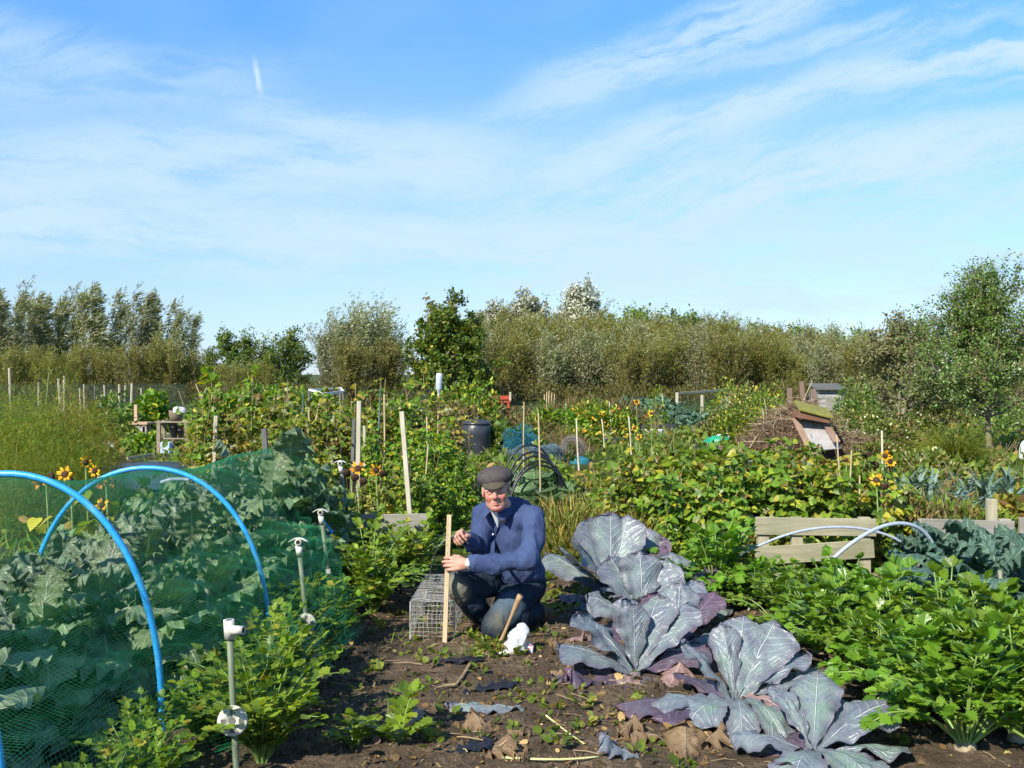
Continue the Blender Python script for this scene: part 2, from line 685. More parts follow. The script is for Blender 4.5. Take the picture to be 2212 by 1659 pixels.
def band(s0, t0, slope, wd, sa, sb, amp, f=None, soft=0.12):
    q = W.math('ABSOLUTE', add(gtw, -t0 + slope * s0, mul(gs, -slope)))
    r = mul(remap(q, 0.0, wd, 1, 0), remap(gs, sa - soft, sa + soft), remap(gs, sb - soft, sb + soft, 1, 0), amp)
    return mul(r, remap(fib if f is None else f, 0.34, 0.64, 0.04, 1.5))


bands = [band(0.0, 0.258, 0.40, 0.050, 0.03, 0.34, 0.95), band(0.062, 0.215, 0.275, 0.034, 0.08, 0.70, 1.0), band(0.237, 0.312, 0.21, 0.022, 0.26, 0.46, 0.75),
         band(0.24, 0.172, 0.24, 0.045, 0.10, 0.75, 0.9), band(0.32, 0.140, 0.20, 0.035, 0.25, 0.8, 0.7), band(0.10, 0.185, 0.10, 0.055, -0.05, 0.42, 0.75),
         band(-0.2, 0.25, -0.17, 0.026, -0.27, -0.16, 0.5, fibh, 0.05), band(-0.5, 0.205, 0.0, 0.060, -0.9, 0.0, 0.85, fibh), band(-0.45, 0.155, -0.06, 0.035, -0.9, 0.15, 1.0, fibh),
         band(-0.3, 0.117, -0.08, 0.028, -0.9, 0.3, 0.9, fibh), band(0.0, 0.115, 0.0, 0.045, -0.1, 0.7, 0.75, fibh), band(0.1, 0.07, 0.03, 0.02, -0.2, 0.8, 0.5, fibh),
         band(-0.5, 0.33, -0.25, 0.05, -0.9, -0.38, 0.35), band(-0.5, 0.29, 0.0, 0.05, -0.9, -0.25, 0.35, fibh), band(0.45, 0.30, 0.25, 0.04, 0.4, 0.9, 0.7)]
cl0 = add(*bands)
veil = add(mul(remap(patch, 0.3, 0.7), 0.16), mul(remap(gt, 0.3, 0.2), remap(gt, 0.05, 0.1), 0.2))
# the short vapour trail
tl = W.math('SUBTRACT', gs, W.math('ADD', W.math('MULTIPLY', gt, -0.17), -0.2030))
tl = W.math('ADD', tl, W.math('MULTIPLY', W.math('SUBTRACT', W.noise(60, 3, vec3(gs, gt, 0)), 0.5), 0.003))
tw = W.math('ABSOLUTE', tl)
tr = W.math('MULTIPLY', remap(tw, 0.0005, 0.0042, 1, 0), W.math('MULTIPLY', remap(gt, 0.272, 0.292), remap(gt, 0.3, 0.321, 1, 0.0)))
cl = add(cl0, veil)
cl = W.math('SUBTRACT', 1.0, W.math('POWER', 2.718, mul(cl, -1.3)))
cl = W.math('MINIMUM', W.math('ADD', cl, W.math('MULTIPLY', tr, 0.6)), 1.0)
cl = W.math('MULTIPLY', cl, remap(sp.outputs[2], 0.0, 0.02))
hs = W.n('ShaderNodeHueSaturation')
hs.inputs['Saturation'].default_value = SKY_SAT
hs.inputs['Hue'].default_value = SKY_HUE
hs.inputs['Value'].default_value = 1.0
W.k(sky.outputs[0], hs.inputs['Color'])
tint = W.ramp(gt, [(0.0, (.45, .57, .90)), (.07, (.64, .69, .83)), (.19, (.66, .86, 1.02)), (.37, (.56, 1.0, 1.38)), (.8, (.55, .9, 1.15))])
skc = W.mix(1.0, hs.outputs[0], tint, 'MULTIPLY')
mixc = W.mix(cl, skc, SKY_CLOUD)
bg = W.n('ShaderNodeBackground')
bg.inputs['Strength'].default_value = SKY_STR
W.k(mixc, bg.inputs[0])
wo = W.n('ShaderNodeOutputWorld')
W.k(bg.outputs[0], wo.inputs[0])

vs = scene.view_settings
vs.view_transform = 'Standard'
vs.look = 'None'
vs.exposure = EXPO
vs.gamma = 1.0
vs.use_curve_mapping = False
scene.display_settings.display_device = 'sRGB'
cy = scene.cycles
cy.max_bounces = 6
cy.diffuse_bounces = 3
cy.glossy_bounces = 2
cy.transmission_bounces = 4
cy.transparent_max_bounces = 8
cy.caustics_reflective = False
cy.caustics_refractive = False
# ================================================================ plant materials
M = {}
M['kale'] = None


def veinleaf(name, base, dark, vein, rough=0.5, trans=0.18, nv=9.0, vw=0.05, edge=None, fan=False, blotch=None, bs=0.5):
    """a big leaf: pale midrib and side ribs from the leaf's own uv, blotches, puckered skin"""
    s = NT(name)
    u, v, uvv = s.uv()
    av = s.math('ABSOLUTE', v)
    ob = s.obj()
    nz = s.noise(9.0, 5, ob, 0.6)
    nf = s.noise(45.0, 4, ob, 0.6)
    wv = s.math('ADD', s.math('MULTIPLY', s.math('SUBTRACT', nf, 0.5), 0.35), s.math('MULTIPLY', s.math('SUBTRACT', nz, 0.5), 0.9))
    if fan:
        cv = s.math('MULTIPLY', av, 0.78)
        u0 = s.math('DIVIDE', s.math('SUBTRACT', u, cv), s.math('SUBTRACT', 1.02, cv))
        ph = s.math('MULTIPLY', s.math('POWER', s.math('ADD', s.math('MULTIPLY', u0, 0.5), 0.5), 1.6), nv * 1.5)
    else:
        ph = s.math('SUBTRACT', s.math('MULTIPLY', u, nv), s.math('MULTIPLY', av, nv * 0.5))
    fr = s.math('ABSOLUTE', s.math('SUBTRACT', s.math('FRACT', s.math('ADD', ph, wv)), 0.5))
    side = s.ramp(fr, [(0.0, (1, 1, 1)), (0.10, (0.5, 0.5, 0.5)), (0.22, (0, 0, 0))])
    midw = s.math('SUBTRACT', vw * 1.6, s.math('MULTIPLY', u, vw))
    mid = s.ramp(s.math('DIVIDE', av, midw), [(0.5, (1, 1, 1)), (1.0, (0, 0, 0))])
    col = s.ramp(nz, [(0.32, dark), (0.66, base)])
    if blotch:
        nb = s.noise(4.5, 6, ob, 0.7)
        col = s.mix(s.ramp(nb, [(0.48, (0, 0, 0)), (0.62, (1, 1, 1))]), col, blotch)
    if edge:
        ef = s.math('MULTIPLY', s.math('POWER', s.math('MAXIMUM', av, s.math('SUBTRACT', s.math('MULTIPLY', u, 1.6), 0.6)), 4.0), 0.85)
        col = s.mix(s.math('MULTIPLY', ef, s.ramp(nz, [(0.3, (0.2, 0.2, 0.2)), (0.6, (1, 1, 1))])), col, edge)
    col = s.mix(s.math('MULTIPLY', side, 0.24 if fan else 0.30), col, vein)
    col = s.mix(s.math('MULTIPLY', mid, 0.9), col, vein)
    gi = s.n('ShaderNodeNewGeometry')
    hv = s.n('ShaderNodeHueSaturation')
    s.k(s.math('ADD', s.math('MULTIPLY', gi.outputs['Random Per Island'], 0.5), 0.75), hv.inputs['Value'])
    s.k(s.math('ADD', s.math('MULTIPLY', gi.outputs['Random Per Island'], 0.04), 0.48), hv.inputs['Hue'])
    s.k(col, hv.inputs['Color'])
    if fan:
        ph2 = s.math('MULTIPLY', ph, 3.0)
        f2 = s.math('ABSOLUTE', s.math('SUBTRACT', s.math('FRACT', s.math('ADD', ph2, s.math('MULTIPLY', wv, 2.2))), 0.5))
        fine = s.ramp(f2, [(0.0, (1, 1, 1)), (0.16, (0, 0, 0))])
        hc = s.mix(s.math('MULTIPLY', fine, 0.13), hv.outputs[0], vein)
        sk = s.ramp(s.noise(75.0, 2, ob), [(0.72, (0, 0, 0)), (0.76, (1, 1, 1))])
        hc = s.mix(s.math('MULTIPLY', sk, 0.5), hc, (0.09, 0.07, 0.06))
        fin = hc
    else:
        fin = hv.outputs[0]
    h = s.math('ADD', s.math('MULTIPLY', nf, 0.5), s.math('ADD', s.math('MULTIPLY', side, -0.22 if fan else -0.6), s.math('MULTIPLY', mid, -0.8)))
    return s.bsdf(fin, rough, 0.4, h, bs, 0.012, trans=trans, tcol=s.mix(1.0, fin, (1.1, 1.4, 0.6), 'MULTIPLY'))


M['kale'] = veinleaf('kale_leaf', (0.225, 0.325, 0.150), (0.075, 0.135, 0.058), (0.34, 0.42, 0.26), 0.42, 0.22, 8)
M['kale_purple'] = veinleaf('kale_leaf_mauve', (0.235, 0.31, 0.18), (0.08, 0.128, 0.072), (0.38, 0.40, 0.32), 0.42, 0.2, 8)
M['cauli'] = veinleaf('cauliflower_leaf', (0.085, 0.16, 0.11), (0.05, 0.105, 0.08), (0.30, 0.38, 0.22), 0.5, 0.18, 7)
M['savoy'] = veinleaf('savoy_leaf', (0.17, 0.28, 0.11), (0.08, 0.165, 0.06), (0.26, 0.36, 0.15), 0.5, 0.2, 12, bs=1.0)
M['redcab'] = veinleaf('red_cabbage_leaf', (0.205, 0.265, 0.255), (0.105, 0.115, 0.150), (0.42, 0.46, 0.45), 0.30, 0.05, 7, 0.04, edge=(0.11, 0.07, 0.125), fan=True, blotch=(0.145, 0.22, 0.165), bs=0.9)
M['redcab_dark'] = veinleaf('red_cabbage_old_leaf', (0.12, 0.085, 0.125), (0.055, 0.045, 0.065), (0.25, 0.18, 0.25), 0.4, 0.06, 7, 0.04, edge=(0.10, 0.045, 0.065), fan=True, blotch=(0.10, 0.11, 0.115), bs=0.8)
M['withered'] = veinleaf('withered_leaf', (0.27, 0.18, 0.10), (0.13, 0.08, 0.045), (0.38, 0.27, 0.17), 0.75, 0.15, 9, 0.06, edge=(0.16, 0.09, 0.04), fan=True, bs=0.9)
M['pinkleaf'] = veinleaf('pink_leaf', (0.30, 0.19, 0.18), (0.18, 0.11, 0.11), (0.42, 0.31, 0.27), 0.6, 0.12, 9, 0.08, edge=(0.25, 0.14, 0.10), fan=True)
G1, G2, G3 = (0.075, 0.165, 0.025), (0.045, 0.11, 0.016), (0.13, 0.235, 0.04)
M['celery'] = leafmat('celery_leaf', [(4, (0.135, 0.285, 0.032)), (3, (0.095, 0.215, 0.025)), (2, (0.185, 0.335, 0.045)), (0.03, (0.36, 0.36, 0.06))], 0.34, 0.34, 0.5)
M['parsnip'] = leafmat('parsnip_leaf', [(4, (0.155, 0.285, 0.028)), (3, (0.11, 0.22, 0.026)), (2, (0.23, 0.34, 0.04)), (0.4, (0.34, 0.34, 0.06))], 0.35, 0.4, 0.4)
M['bean'] = leafmat('bean_leaf', [(5, (0.14, 0.255, 0.034)), (3, (0.08, 0.16, 0.024)), (4, (0.215, 0.31, 0.046)), (2.6, (0.37, 0.39, 0.05)), (1.0, (0.50, 0.44, 0.07)), (1.2, (0.23, 0.15, 0.06)), (.7, (.38, .40, .28))], 0.38, 0.45, 0.4, warm=(1.1, 1.05, .8))
M['beangreen'] = leafmat('bean_leaf_green', [(5, (0.136, 0.286, 0.032)), (4, (0.079, 0.186, 0.023)), (3, (0.229, 0.358, 0.043)), (0.8, (0.472, 0.472, 0.057))], 0.38, 0.42, 0.42)
M['beandry'] = leafmat('bean_leaf_dry', [(4, (0.230, 0.230, 0.052)), (3, (0.356, 0.333, 0.069)), (2, (0.207, 0.138, 0.057)), (4, (0.138, 0.218, 0.040)), (1.2, (0.483, 0.391, 0.103)), (1, (0.380, 0.310, 0.196)), (.8, (0.460, 0.471, 0.345))], 0.3, 0.6, 0.25, warm=(1.08, 1.04, .85))
M['squash'] = leafmat('squash_leaf', [(4, (0.130, 0.247, 0.039)), (3, (0.091, 0.182, 0.033)), (2, (0.260, 0.351, 0.065)), (1.5, (0.520, 0.494, 0.078))], 0.35, 0.5)
M['yellow'] = leafmat('yellow_leaf', [(2, (0.42, 0.39, 0.05)), (3, (0.28, 0.31, 0.05)), (3, (0.15, 0.2, 0.03)), (2, (0.20, 0.13, 0.05))], 0.35, 0.5, warm=(1.06, 1.03, .9))
M['olive'] = leafmat('olive_leaf', [(4, (0.257, 0.282, 0.061)), (4, (0.193, 0.237, 0.052)), (2, (0.214, 0.169, 0.050)), (2, (0.312, 0.344, 0.125)), (0.5, (0.562, 0.576, 0.413))], 0.42, 0.45, 0.5, yel=(1.35, 1.25, .6), warm=(1.1, 1.0, 0.75))
M['willow'] = leafmat('willow_leaf', [(3, (0.252, 0.280, 0.106)), (3, (0.192, 0.221, 0.070)), (2, (0.453, 0.501, 0.328)), (1.5, (0.656, 0.661, 0.522)), (1, (0.213, 0.164, 0.054))], 0.4, 0.4, 0.5, yel=(1.25, 1.25, .75), warm=(1.02, 1.0, 0.92))
M['silver'] = leafmat('silver_leaf', [(5, (0.68, 0.69, 0.62)), (3, (0.50, 0.52, 0.43)), (2, (0.22, 0.25, 0.13)), (.6, (0.12, 0.14, 0.05))], 0.3, 0.45, 0.4, yel=(1.1, 1.1, .9), warm=(1.02, 1.0, 0.92))
M['darkgreen'] = leafmat('dark_leaf', [(4, (0.086, 0.162, 0.037)), (3, (0.124, 0.219, 0.048)), (3, (0.180, 0.256, 0.057)), (1, (0.304, 0.322, 0.076))], 0.38, 0.4, warm=(1.06, 1.03, 0.8))
M['maple'] = leafmat('maple_leaf', [(5, (0.083, 0.143, 0.024)), (4, (0.120, 0.188, 0.030)), (2, (0.195, 0.225, 0.038)), (0.6, (0.450, 0.330, 0.060))], 0.38, 0.4, warm=(1.06, 1.03, 0.8))
M['hawthorn'] = leafmat('hawthorn_leaf', [(4, (0.098, 0.176, 0.034)), (4, (0.150, 0.260, 0.044)), (2, (0.221, 0.299, 0.072)), (.7, (0.325, 0.325, 0.169)), (0.5, (0.234, 0.143, 0.065))], 0.36, 0.32, 0.6, warm=(1.02, 1.0, 0.92))
M['greyshrub'] = leafmat('grey_shrub_leaf', [(4, (0.333, 0.283, 0.133)), (4, (0.250, 0.225, 0.083)), (3, (0.192, 0.208, 0.067)), (2, (0.451, 0.392, 0.233))], 0.35, 0.5, warm=(0.88, 0.98, 0.85), yel=(1.2, 1.2, .7))
M['fern'] = leafmat('asparagus_fern', [(4, (0.176, 0.259, 0.033)), (3, (0.127, 0.198, 0.028)), (2, (0.264, 0.275, 0.044))], 0.42, 0.6)
M['fernyellow'] = leafmat('asparagus_fern_yellow', [(3, (0.312, 0.228, 0.030)), (3, (0.384, 0.264, 0.030)), (2, (0.180, 0.180, 0.036))], 0.35, 0.6)
M['weed'] = leafmat('weed_leaf', [(4, (0.121, 0.227, 0.038)), (3, (0.082, 0.154, 0.029)), (3, (0.203, 0.308, 0.056)), (1, (0.324, 0.276, 0.082)), (0.5, (0.421, 0.324, 0.145))], 0.38, 0.5)
M['grass'] = leafmat('grass_blade', [(4, (0.137, 0.274, 0.036)), (3, (0.094, 0.194, 0.029)), (3, (0.216, 0.353, 0.050)), (1, (0.432, 0.389, 0.144))], 0.4, 0.5)
M['drygrass'] = leafmat('dry_grass_blade', [(2, (0.288, 0.240, 0.077)), (4, (0.154, 0.182, 0.043)), (4, (0.106, 0.163, 0.029)), (1, (0.384, 0.326, 0.154)), (1.5, (0.163, 0.096, 0.038))], 0.3, 0.6)
M['reed'] = leafmat('tuft_blade', [(4, (0.19, 0.27, 0.04)), (3, (0.13, 0.21, 0.03)), (2, (0.27, 0.30, 0.06))], 0.35, 0.45)
M['leek'] = leafmat('leek_leaf', [(4, (0.13, 0.215, 0.19)), (3, (0.09, 0.165, 0.14)), (2, (0.2, 0.29, 0.24))], 0.2, 0.45, warm=(1.02, 1.0, 0.92))
M['bluegreen'] = leafmat('brassica_far_leaf', [(4, (0.10, 0.20, 0.145)), (3, (0.065, 0.14, 0.10)), (3, (0.17, 0.27, 0.20))], 0.2, 0.5, warm=(1.02, 1.0, 0.92))
M['bramble'] = leafmat('bramble_leaf', [(4, (0.114, 0.186, 0.041)), (3, (0.082, 0.130, 0.032)), (2, (0.211, 0.259, 0.065)), (1.4, (0.421, 0.438, 0.308)), (1, (0.227, 0.130, 0.065))], 0.35, 0.45)
M['brownbush'] = leafmat('brown_stem_leaf', [(3, (0.162, 0.115, 0.068)), (3, (0.121, 0.115, 0.047)), (2, (0.243, 0.189, 0.121)), (2, (0.095, 0.135, 0.041))], 0.2, 0.6)
M['orange'] = leafmat('orange_petal', [(3, (0.75, 0.27, 0.02)), (3, (0.72, 0.45, 0.03)), (1, (0.6, 0.12, 0.02))], 0.25, 0.5)
M['white_petal'] = leafmat('white_petal', [(3, (0.72, 0.72, 0.66)), (2, (0.55, 0.58, 0.48))], 0.25, 0.5, warm=(1.02, 1.0, 0.92))
M['petal'] = leafmat('sunflower_petal', [(4, (0.78, 0.46, 0.01)), (3, (0.72, 0.36, 0.01))], 0.3, 0.45, yel=(1.2, 1.1, .6))
M['petal_rust'] = leafmat('sunflower_rusty_petal', [(3, (0.72, 0.34, 0.01)), (3, (0.45, 0.12, 0.01))], 0.3, 0.45, yel=(1.2, 1.1, .6))
M['magenta'] = leafmat('magenta_petal', [(3, (0.5, 0.04, 0.22)), (2, (0.62, 0.2, 0.35))], 0.2, 0.5)
M['seedhead'] = plain('seed_head', (0.10, 0.055, 0.025), (0.03, 0.016, 0.01), 0.85, 60, bump=0.8, bd=0.01)
M['stem'] = plain('green_stem', (0.17, 0.24, 0.06), (0.11, 0.16, 0.04), 0.5, 20)
M['celstem'] = plain('celery_stalk', (0.24, 0.34, 0.08), (0.15, 0.25, 0.05), 0.35, 14, spec=0.5)
M['celroot'] = plain('celeriac_root', (0.38, 0.32, 0.21), (0.22, 0.17, 0.10), 0.7, 25, bump=0.5)
M['kalestem'] = plain('kale_stem', (0.25, 0.27, 0.20), (0.17, 0.15, 0.14), 0.6, 20)
M['cabstem'] = plain('cabbage_stalk', (0.24, 0.20, 0.20), (0.14, 0.11, 0.12), 0.6, 20)
M['drystem'] = plain('dry_stem', (0.36, 0.27, 0.15), (0.22, 0.15, 0.08), 0.8, 20)
M['bark'] = plain('bark', (0.14, 0.11, 0.075), (0.07, 0.055, 0.04), 0.9, 9, stretch=(1, 1, .3), bump=0.6, bd=0.02, c3=(0.16, 0.17, 0.10))
M['hawbark'] = plain('pale_bark', (0.25, 0.21, 0.12), (0.14, 0.115, 0.07), 0.9, 14, stretch=(1, 1, .3), bump=0.6, bd=0.015, c3=(0.22, 0.22, 0.10))
M['greytwig'] = plain('grey_twig', (0.27, 0.25, 0.20), (0.18, 0.16, 0.12), 0.9, 10)


# ================================================================ big single leaves
def sh_kale(u): return np.clip(np.sin(np.pi * np.clip((u - 0.14) / 0.86, 0, 1) ** 0.95), 0, 1) ** 0.6 + 0.05 * (1 - u)
def sh_cab(u): return 1.32 * (0.07 + 0.93 * np.clip((u - 0.04) / 0.96, 0, 1) ** 0.85) * np.clip(1 - u ** 6, 0, 1) ** 0.42
def sh_oval(u): return np.sqrt(np.clip(1 - (2 * u - 1) ** 2, 0, 1)) * (0.75 + 0.35 * u)


def bigleaf(g, base, az, e0, curl, L, W, shape=sh_kale, ruf=0.02, cup=0.15, serr=0.15, lob=6.0, nu=16, nv=9, roundtip=0.15, twist=0.0, r=None, thick=0.0, fold=0.0):
    r = r or rng
    u = np.linspace(0, 1, nu)
    v = np.linspace(-1, 1, nv)
    an = e0 + curl * u ** 1.3
    d = L / (nu - 1)
    pr = np.concatenate([[0], np.cumsum(np.cos(an[:-1]) * d)])
    pz = np.concatenate([[0], np.cumsum(np.sin(an[:-1]) * d)])
    h = np.array([math.cos(az), math.sin(az), 0])
    x = np.array([-math.sin(az), math.cos(az), 0])
    up = np.array([0, 0, 1.0])
    T = np.cos(an)[:, None] * h + np.sin(an)[:, None] * up
    N = -np.sin(an)[:, None] * h + np.cos(an)[:, None] * up
    tw = twist * u
    X = np.cos(tw)[:, None] * x + np.sin(tw)[:, None] * N
    N = np.cross(X, T) * 1.0
    wu = W * shape(u)
    e = np.ones((nu, nv))
    zz = np.zeros((nu, nv))
    for sd in (-1, 1):
        k = v * sd > 0
        ph, ph2 = r.random(2) * 6.28
        wv_ = u + 0.06 * np.sin(9 * u + ph2)
        jag = np.sin(lob * 0.55 * 6.28 * wv_ + ph) * 0.7 + np.sin(lob * 1.35 * 6.28 * wv_ + ph2) * 0.3 + r.normal(size=nu) * 0.45
        e[:, k] = 1 + serr * jag[:, None] * np.abs(v[k])[None] ** 2.5
        rf = np.sin(lob * 0.6 * 6.28 * u + ph2 * 2) + 0.4 * np.sin(lob * 1.25 * 6.28 * u + ph)
        zz[:, k] = ruf * rf[:, None] * np.abs(v[k])[None] ** 2.2
    zz += cup * wu[:, None] * np.abs(v)[None] ** 1.6 + fold * wu[:, None] * np.abs(v)[None]
    q = np.stack([np.repeat(u[:, None], nv, 1) * 5, np.repeat(v[None], nu, 0) * 3, np.full((nu, nv), r.random() * 40)], -1)
    zz += (vnoise(q, 1.2) - 0.5) * ruf * 1.6 * np.clip(u[:, None] * 2, 0, 1)
    off = v[None] * wu[:, None] * e
    back = roundtip * L * (u[:, None] ** 2) * (v[None] ** 2)
    cen = pr[:, None] * h + pz[:, None] * up + np.asarray(base, float)
    V = cen[:, None] + off[..., None] * X[:, None] + zz[..., None] * N[:, None] - back[..., None] * T[:, None]
    # small jags along the outer rim
    V[-1] += r.normal(size=(nv, 1)) * 0.012 * L * T[-1]
    V[-2] += r.normal(size=(nv, 1)) * 0.006 * L * T[-1]
    i = (np.arange(nu - 1) * nv)[:, None]
    j = np.arange(nv - 1)[None]
    Q = np.stack([i + j, i + j + 1, i + nv + j + 1, i + nv + j], -1).reshape(-1, 4)
    uv = np.stack([np.repeat(u[:, None], nv, 1), np.repeat(v[None], nu, 0)], -1)
    g.add(V.reshape(-1, 3), Q, uv)
    return cen


def part(root, g, name, mat, smooth=False):
    o = g.build(name, mat, root, smooth)
    return o


# ================================================================ plant builders: each makes one thing with its parts at the origin
def kale(seed, H, mat='kale', name='kale_plant', cat='kale plant', Lf=0.36, Wf=0.165, n=18, spread=1.0, serr=0.11, ruf=0.030):
    r = np.random.default_rng(seed)
    t = thing(name, '', cat)
    gs, gl = G(), G()
    top = H * 0.72
    gs.tube([(0, 0, -0.03), (0.02, 0.01, top * 0.5), (0, 0, top)], [0.022, 0.018, 0.012], 7)
    for i in range(n):
        f = (i + 0.5) / n
        z = H * (0.16 + 0.56 * f)
        az = i * 2.4 + r.normal() * 0.3
        e0 = R(5 + 60 * f ** 1.3 + r.normal() * 10)
        c = R(-95 + 60 * f + r.normal() * 15)
        L = Lf * (0.75 + 0.5 * math.sin(math.pi * min(1, f + 0.12))) * r.uniform(0.8, 1.15) * spread
        bigleaf(gl, (0.012 * math.cos(az), 0.012 * math.sin(az), z), az, e0, c, L, Wf * r.uniform(0.8, 1.15) * (0.6 + 0.6 * math.sin(math.pi * min(1, f + .15))),
                ruf=ruf, cup=r.uniform(0, .3), serr=serr, lob=10, nu=28, nv=13, r=r, roundtip=.02)
    part(t, gs, 'stem', M['kalestem'], True)
    part(t, gl, 'foliage', M[mat], True)
    return t


def savoy(seed, D=0.5):
    r = np.random.default_rng(seed)
    t = thing('savoy_cabbage', '', 'cabbage')
    gl, gh = G(), G()
    for i in range(16):
        f = i / 16
        az = i * 2.4
        bigleaf(gl, (0, 0, 0.05 + 0.1 * f), az, R(15 + 55 * f), R(-60 + 60 * f), D * 0.62 * (1.1 - 0.35 * f), D * 0.30, sh_cab, 0.015, 0.25, 0.05, 6, 12, 8, r=r)
    for i in range(8):
        az = i * 2.4 + 1
        bigleaf(gh, (0, 0, 0.07), az, R(75), R(100), D * 0.48, D * 0.26, sh_cab, 0.006, 0.3, 0.03, 5, 10, 8, r=r)
    part(t, gl, 'outer_leaves', M['savoy'], True)
    part(t, gh, 'heart', M['savoy'], True)
    return t


def celery(seed, H=0.5, n=17, mat='celery', root=True, name='celeriac_plant', cat='celeriac', T=T_CEL, ls=0.060, lean=1.0):
    r = np.random.default_rng(seed)
    t = thing(name, '', cat)
    gs, gl = G(), G()
    for i in range(n):
        f = r.random()
        az = i * 2.4 + r.normal() * 0.25
        e0 = R(86 - 42 * f * lean)
        c = R(-15 - 70 * f * lean)
        L = H * r.uniform(0.75, 1.15)
        u = np.linspace(0, 1, 7)
        an = e0 + c * u ** 1.6
        pr = np.concatenate([[0], np.cumsum(np.cos(an[:-1]))]) * L / 6
        pz = np.concatenate([[0], np.cumsum(np.sin(an[:-1]))]) * L / 6
        h = np.array([math.cos(az), math.sin(az), 0])
        b = h * 0.02 + np.array([0, 0, 0.03])
        P = b + pr[:, None] * h + pz[:, None] * np.array([0, 0, 1])
        gs.tube(P, np.linspace(0.0075, 0.003, 7), 5)
        Td = unit(np.gradient(P, axis=0))
        x = np.array([-h[1], h[0], 0])
        pp, aa, nn, ss = [], [], [], []
        for k, s0 in ((3, 0.7), (4, 0.95), (5, 1.05)):
            for sd in (-1, 1):
                st = P[k]
                d = unit(x * sd * 0.9 + Td[k] * 0.7 + r.normal(size=3) * 0.15)
                for m, (al, da) in enumerate(((0.05, 0), (0.045, 0.75), (0.045, -0.75))):
                    d2 = unit(d * math.cos(da) + np.cross(d, (0, 0, 1)) * math.sin(da))
                    pp.append(st + d * 0.035 * s0)
                    aa.append(d2 + np.array([0, 0, -0.15]))
                    nn.append(unit(Td[k] * 0.5 + np.array([0, 0, 1]) - h * 0.3 + r.normal(size=3) * 0.45))
                    ss.append(ls * s0 * r.uniform(0.75, 1.2))
                gs.tube([st, st + d * 0.04 * s0], 0.002, 3, False)
        for da in (-0.8, 0, 0.8):
            d2 = unit(Td[-1] * math.cos(da) + x * math.sin(da))
            pp.append(P[-1]); aa.append(d2); ss.append(ls * 1.15)
            nn.append(unit(np.array([0, 0, 1]) + r.normal(size=3) * 0.4 - h * 0.3))
        gl.leaves(T, pp, aa, nn, ss)
    part(t, gs, 'stalks', M['celstem'], True)
    part(t, gl, 'leaves', M[mat])
    if root:
        gr = G()
        gr.lathe([(0.0, -0.03), (0.04, -0.02), (0.05, 0.01), (0.042, 0.04), (0.015, 0.06), (0, 0.06)], n=12)
        part(t, gr, 'root', M['celroot'], True)
    return t


def parsnip(seed, H=0.45, n=36):
    r = np.random.default_rng(seed)
    t = thing('parsnip_plant', '', 'parsnip')
    gs, gl = G(), G()
    for i in range(n):
        f = r.random()
        az = i * 2.4 + r.normal() * 0.3
        L = H * r.uniform(0.75, 1.15)
        u = np.linspace(0, 1, 8)
        an = R(87 - 27 * f) + R(-15 - 60 * f) * u ** 1.6
        pr = np.concatenate([[0], np.cumsum(np.cos(an[:-1]))]) * L / 7
        pz = np.concatenate([[0], np.cumsum(np.sin(an[:-1]))]) * L / 7
        h = np.array([math.cos(az), math.sin(az), 0])
        P = h * 0.015 + pr[:, None] * h + pz[:, None] * np.array([0, 0, 1])
        gs.tube(P, np.linspace(0.005, 0.002, 8), 4)
        Td = unit(np.gradient(P, axis=0))
        x = np.array([-h[1], h[0], 0])
        for k in range(2, 8):
            s0 = 0.070 * r.uniform(.8, 1.15) * (1.0 if k < 6 else 0.85)
            dirs = [x * 0.95 + Td[k] * 0.45, -x * 0.95 + Td[k] * 0.45] + ([Td[k]] if k == 7 else [])
            for d in dirs:
                gl.leaves(T_LOBE, [P[k]], [unit(d + r.normal(size=3) * .12)], [unit(np.array([0, 0, 1]) - h * 0.3 + Td[k] * .3 + r.normal(size=3) * 0.4)], s0)
    part(t, gs, 'stalks', M['celstem'], True)
    part(t, gl, 'leaves', M['parsnip'])
    return t


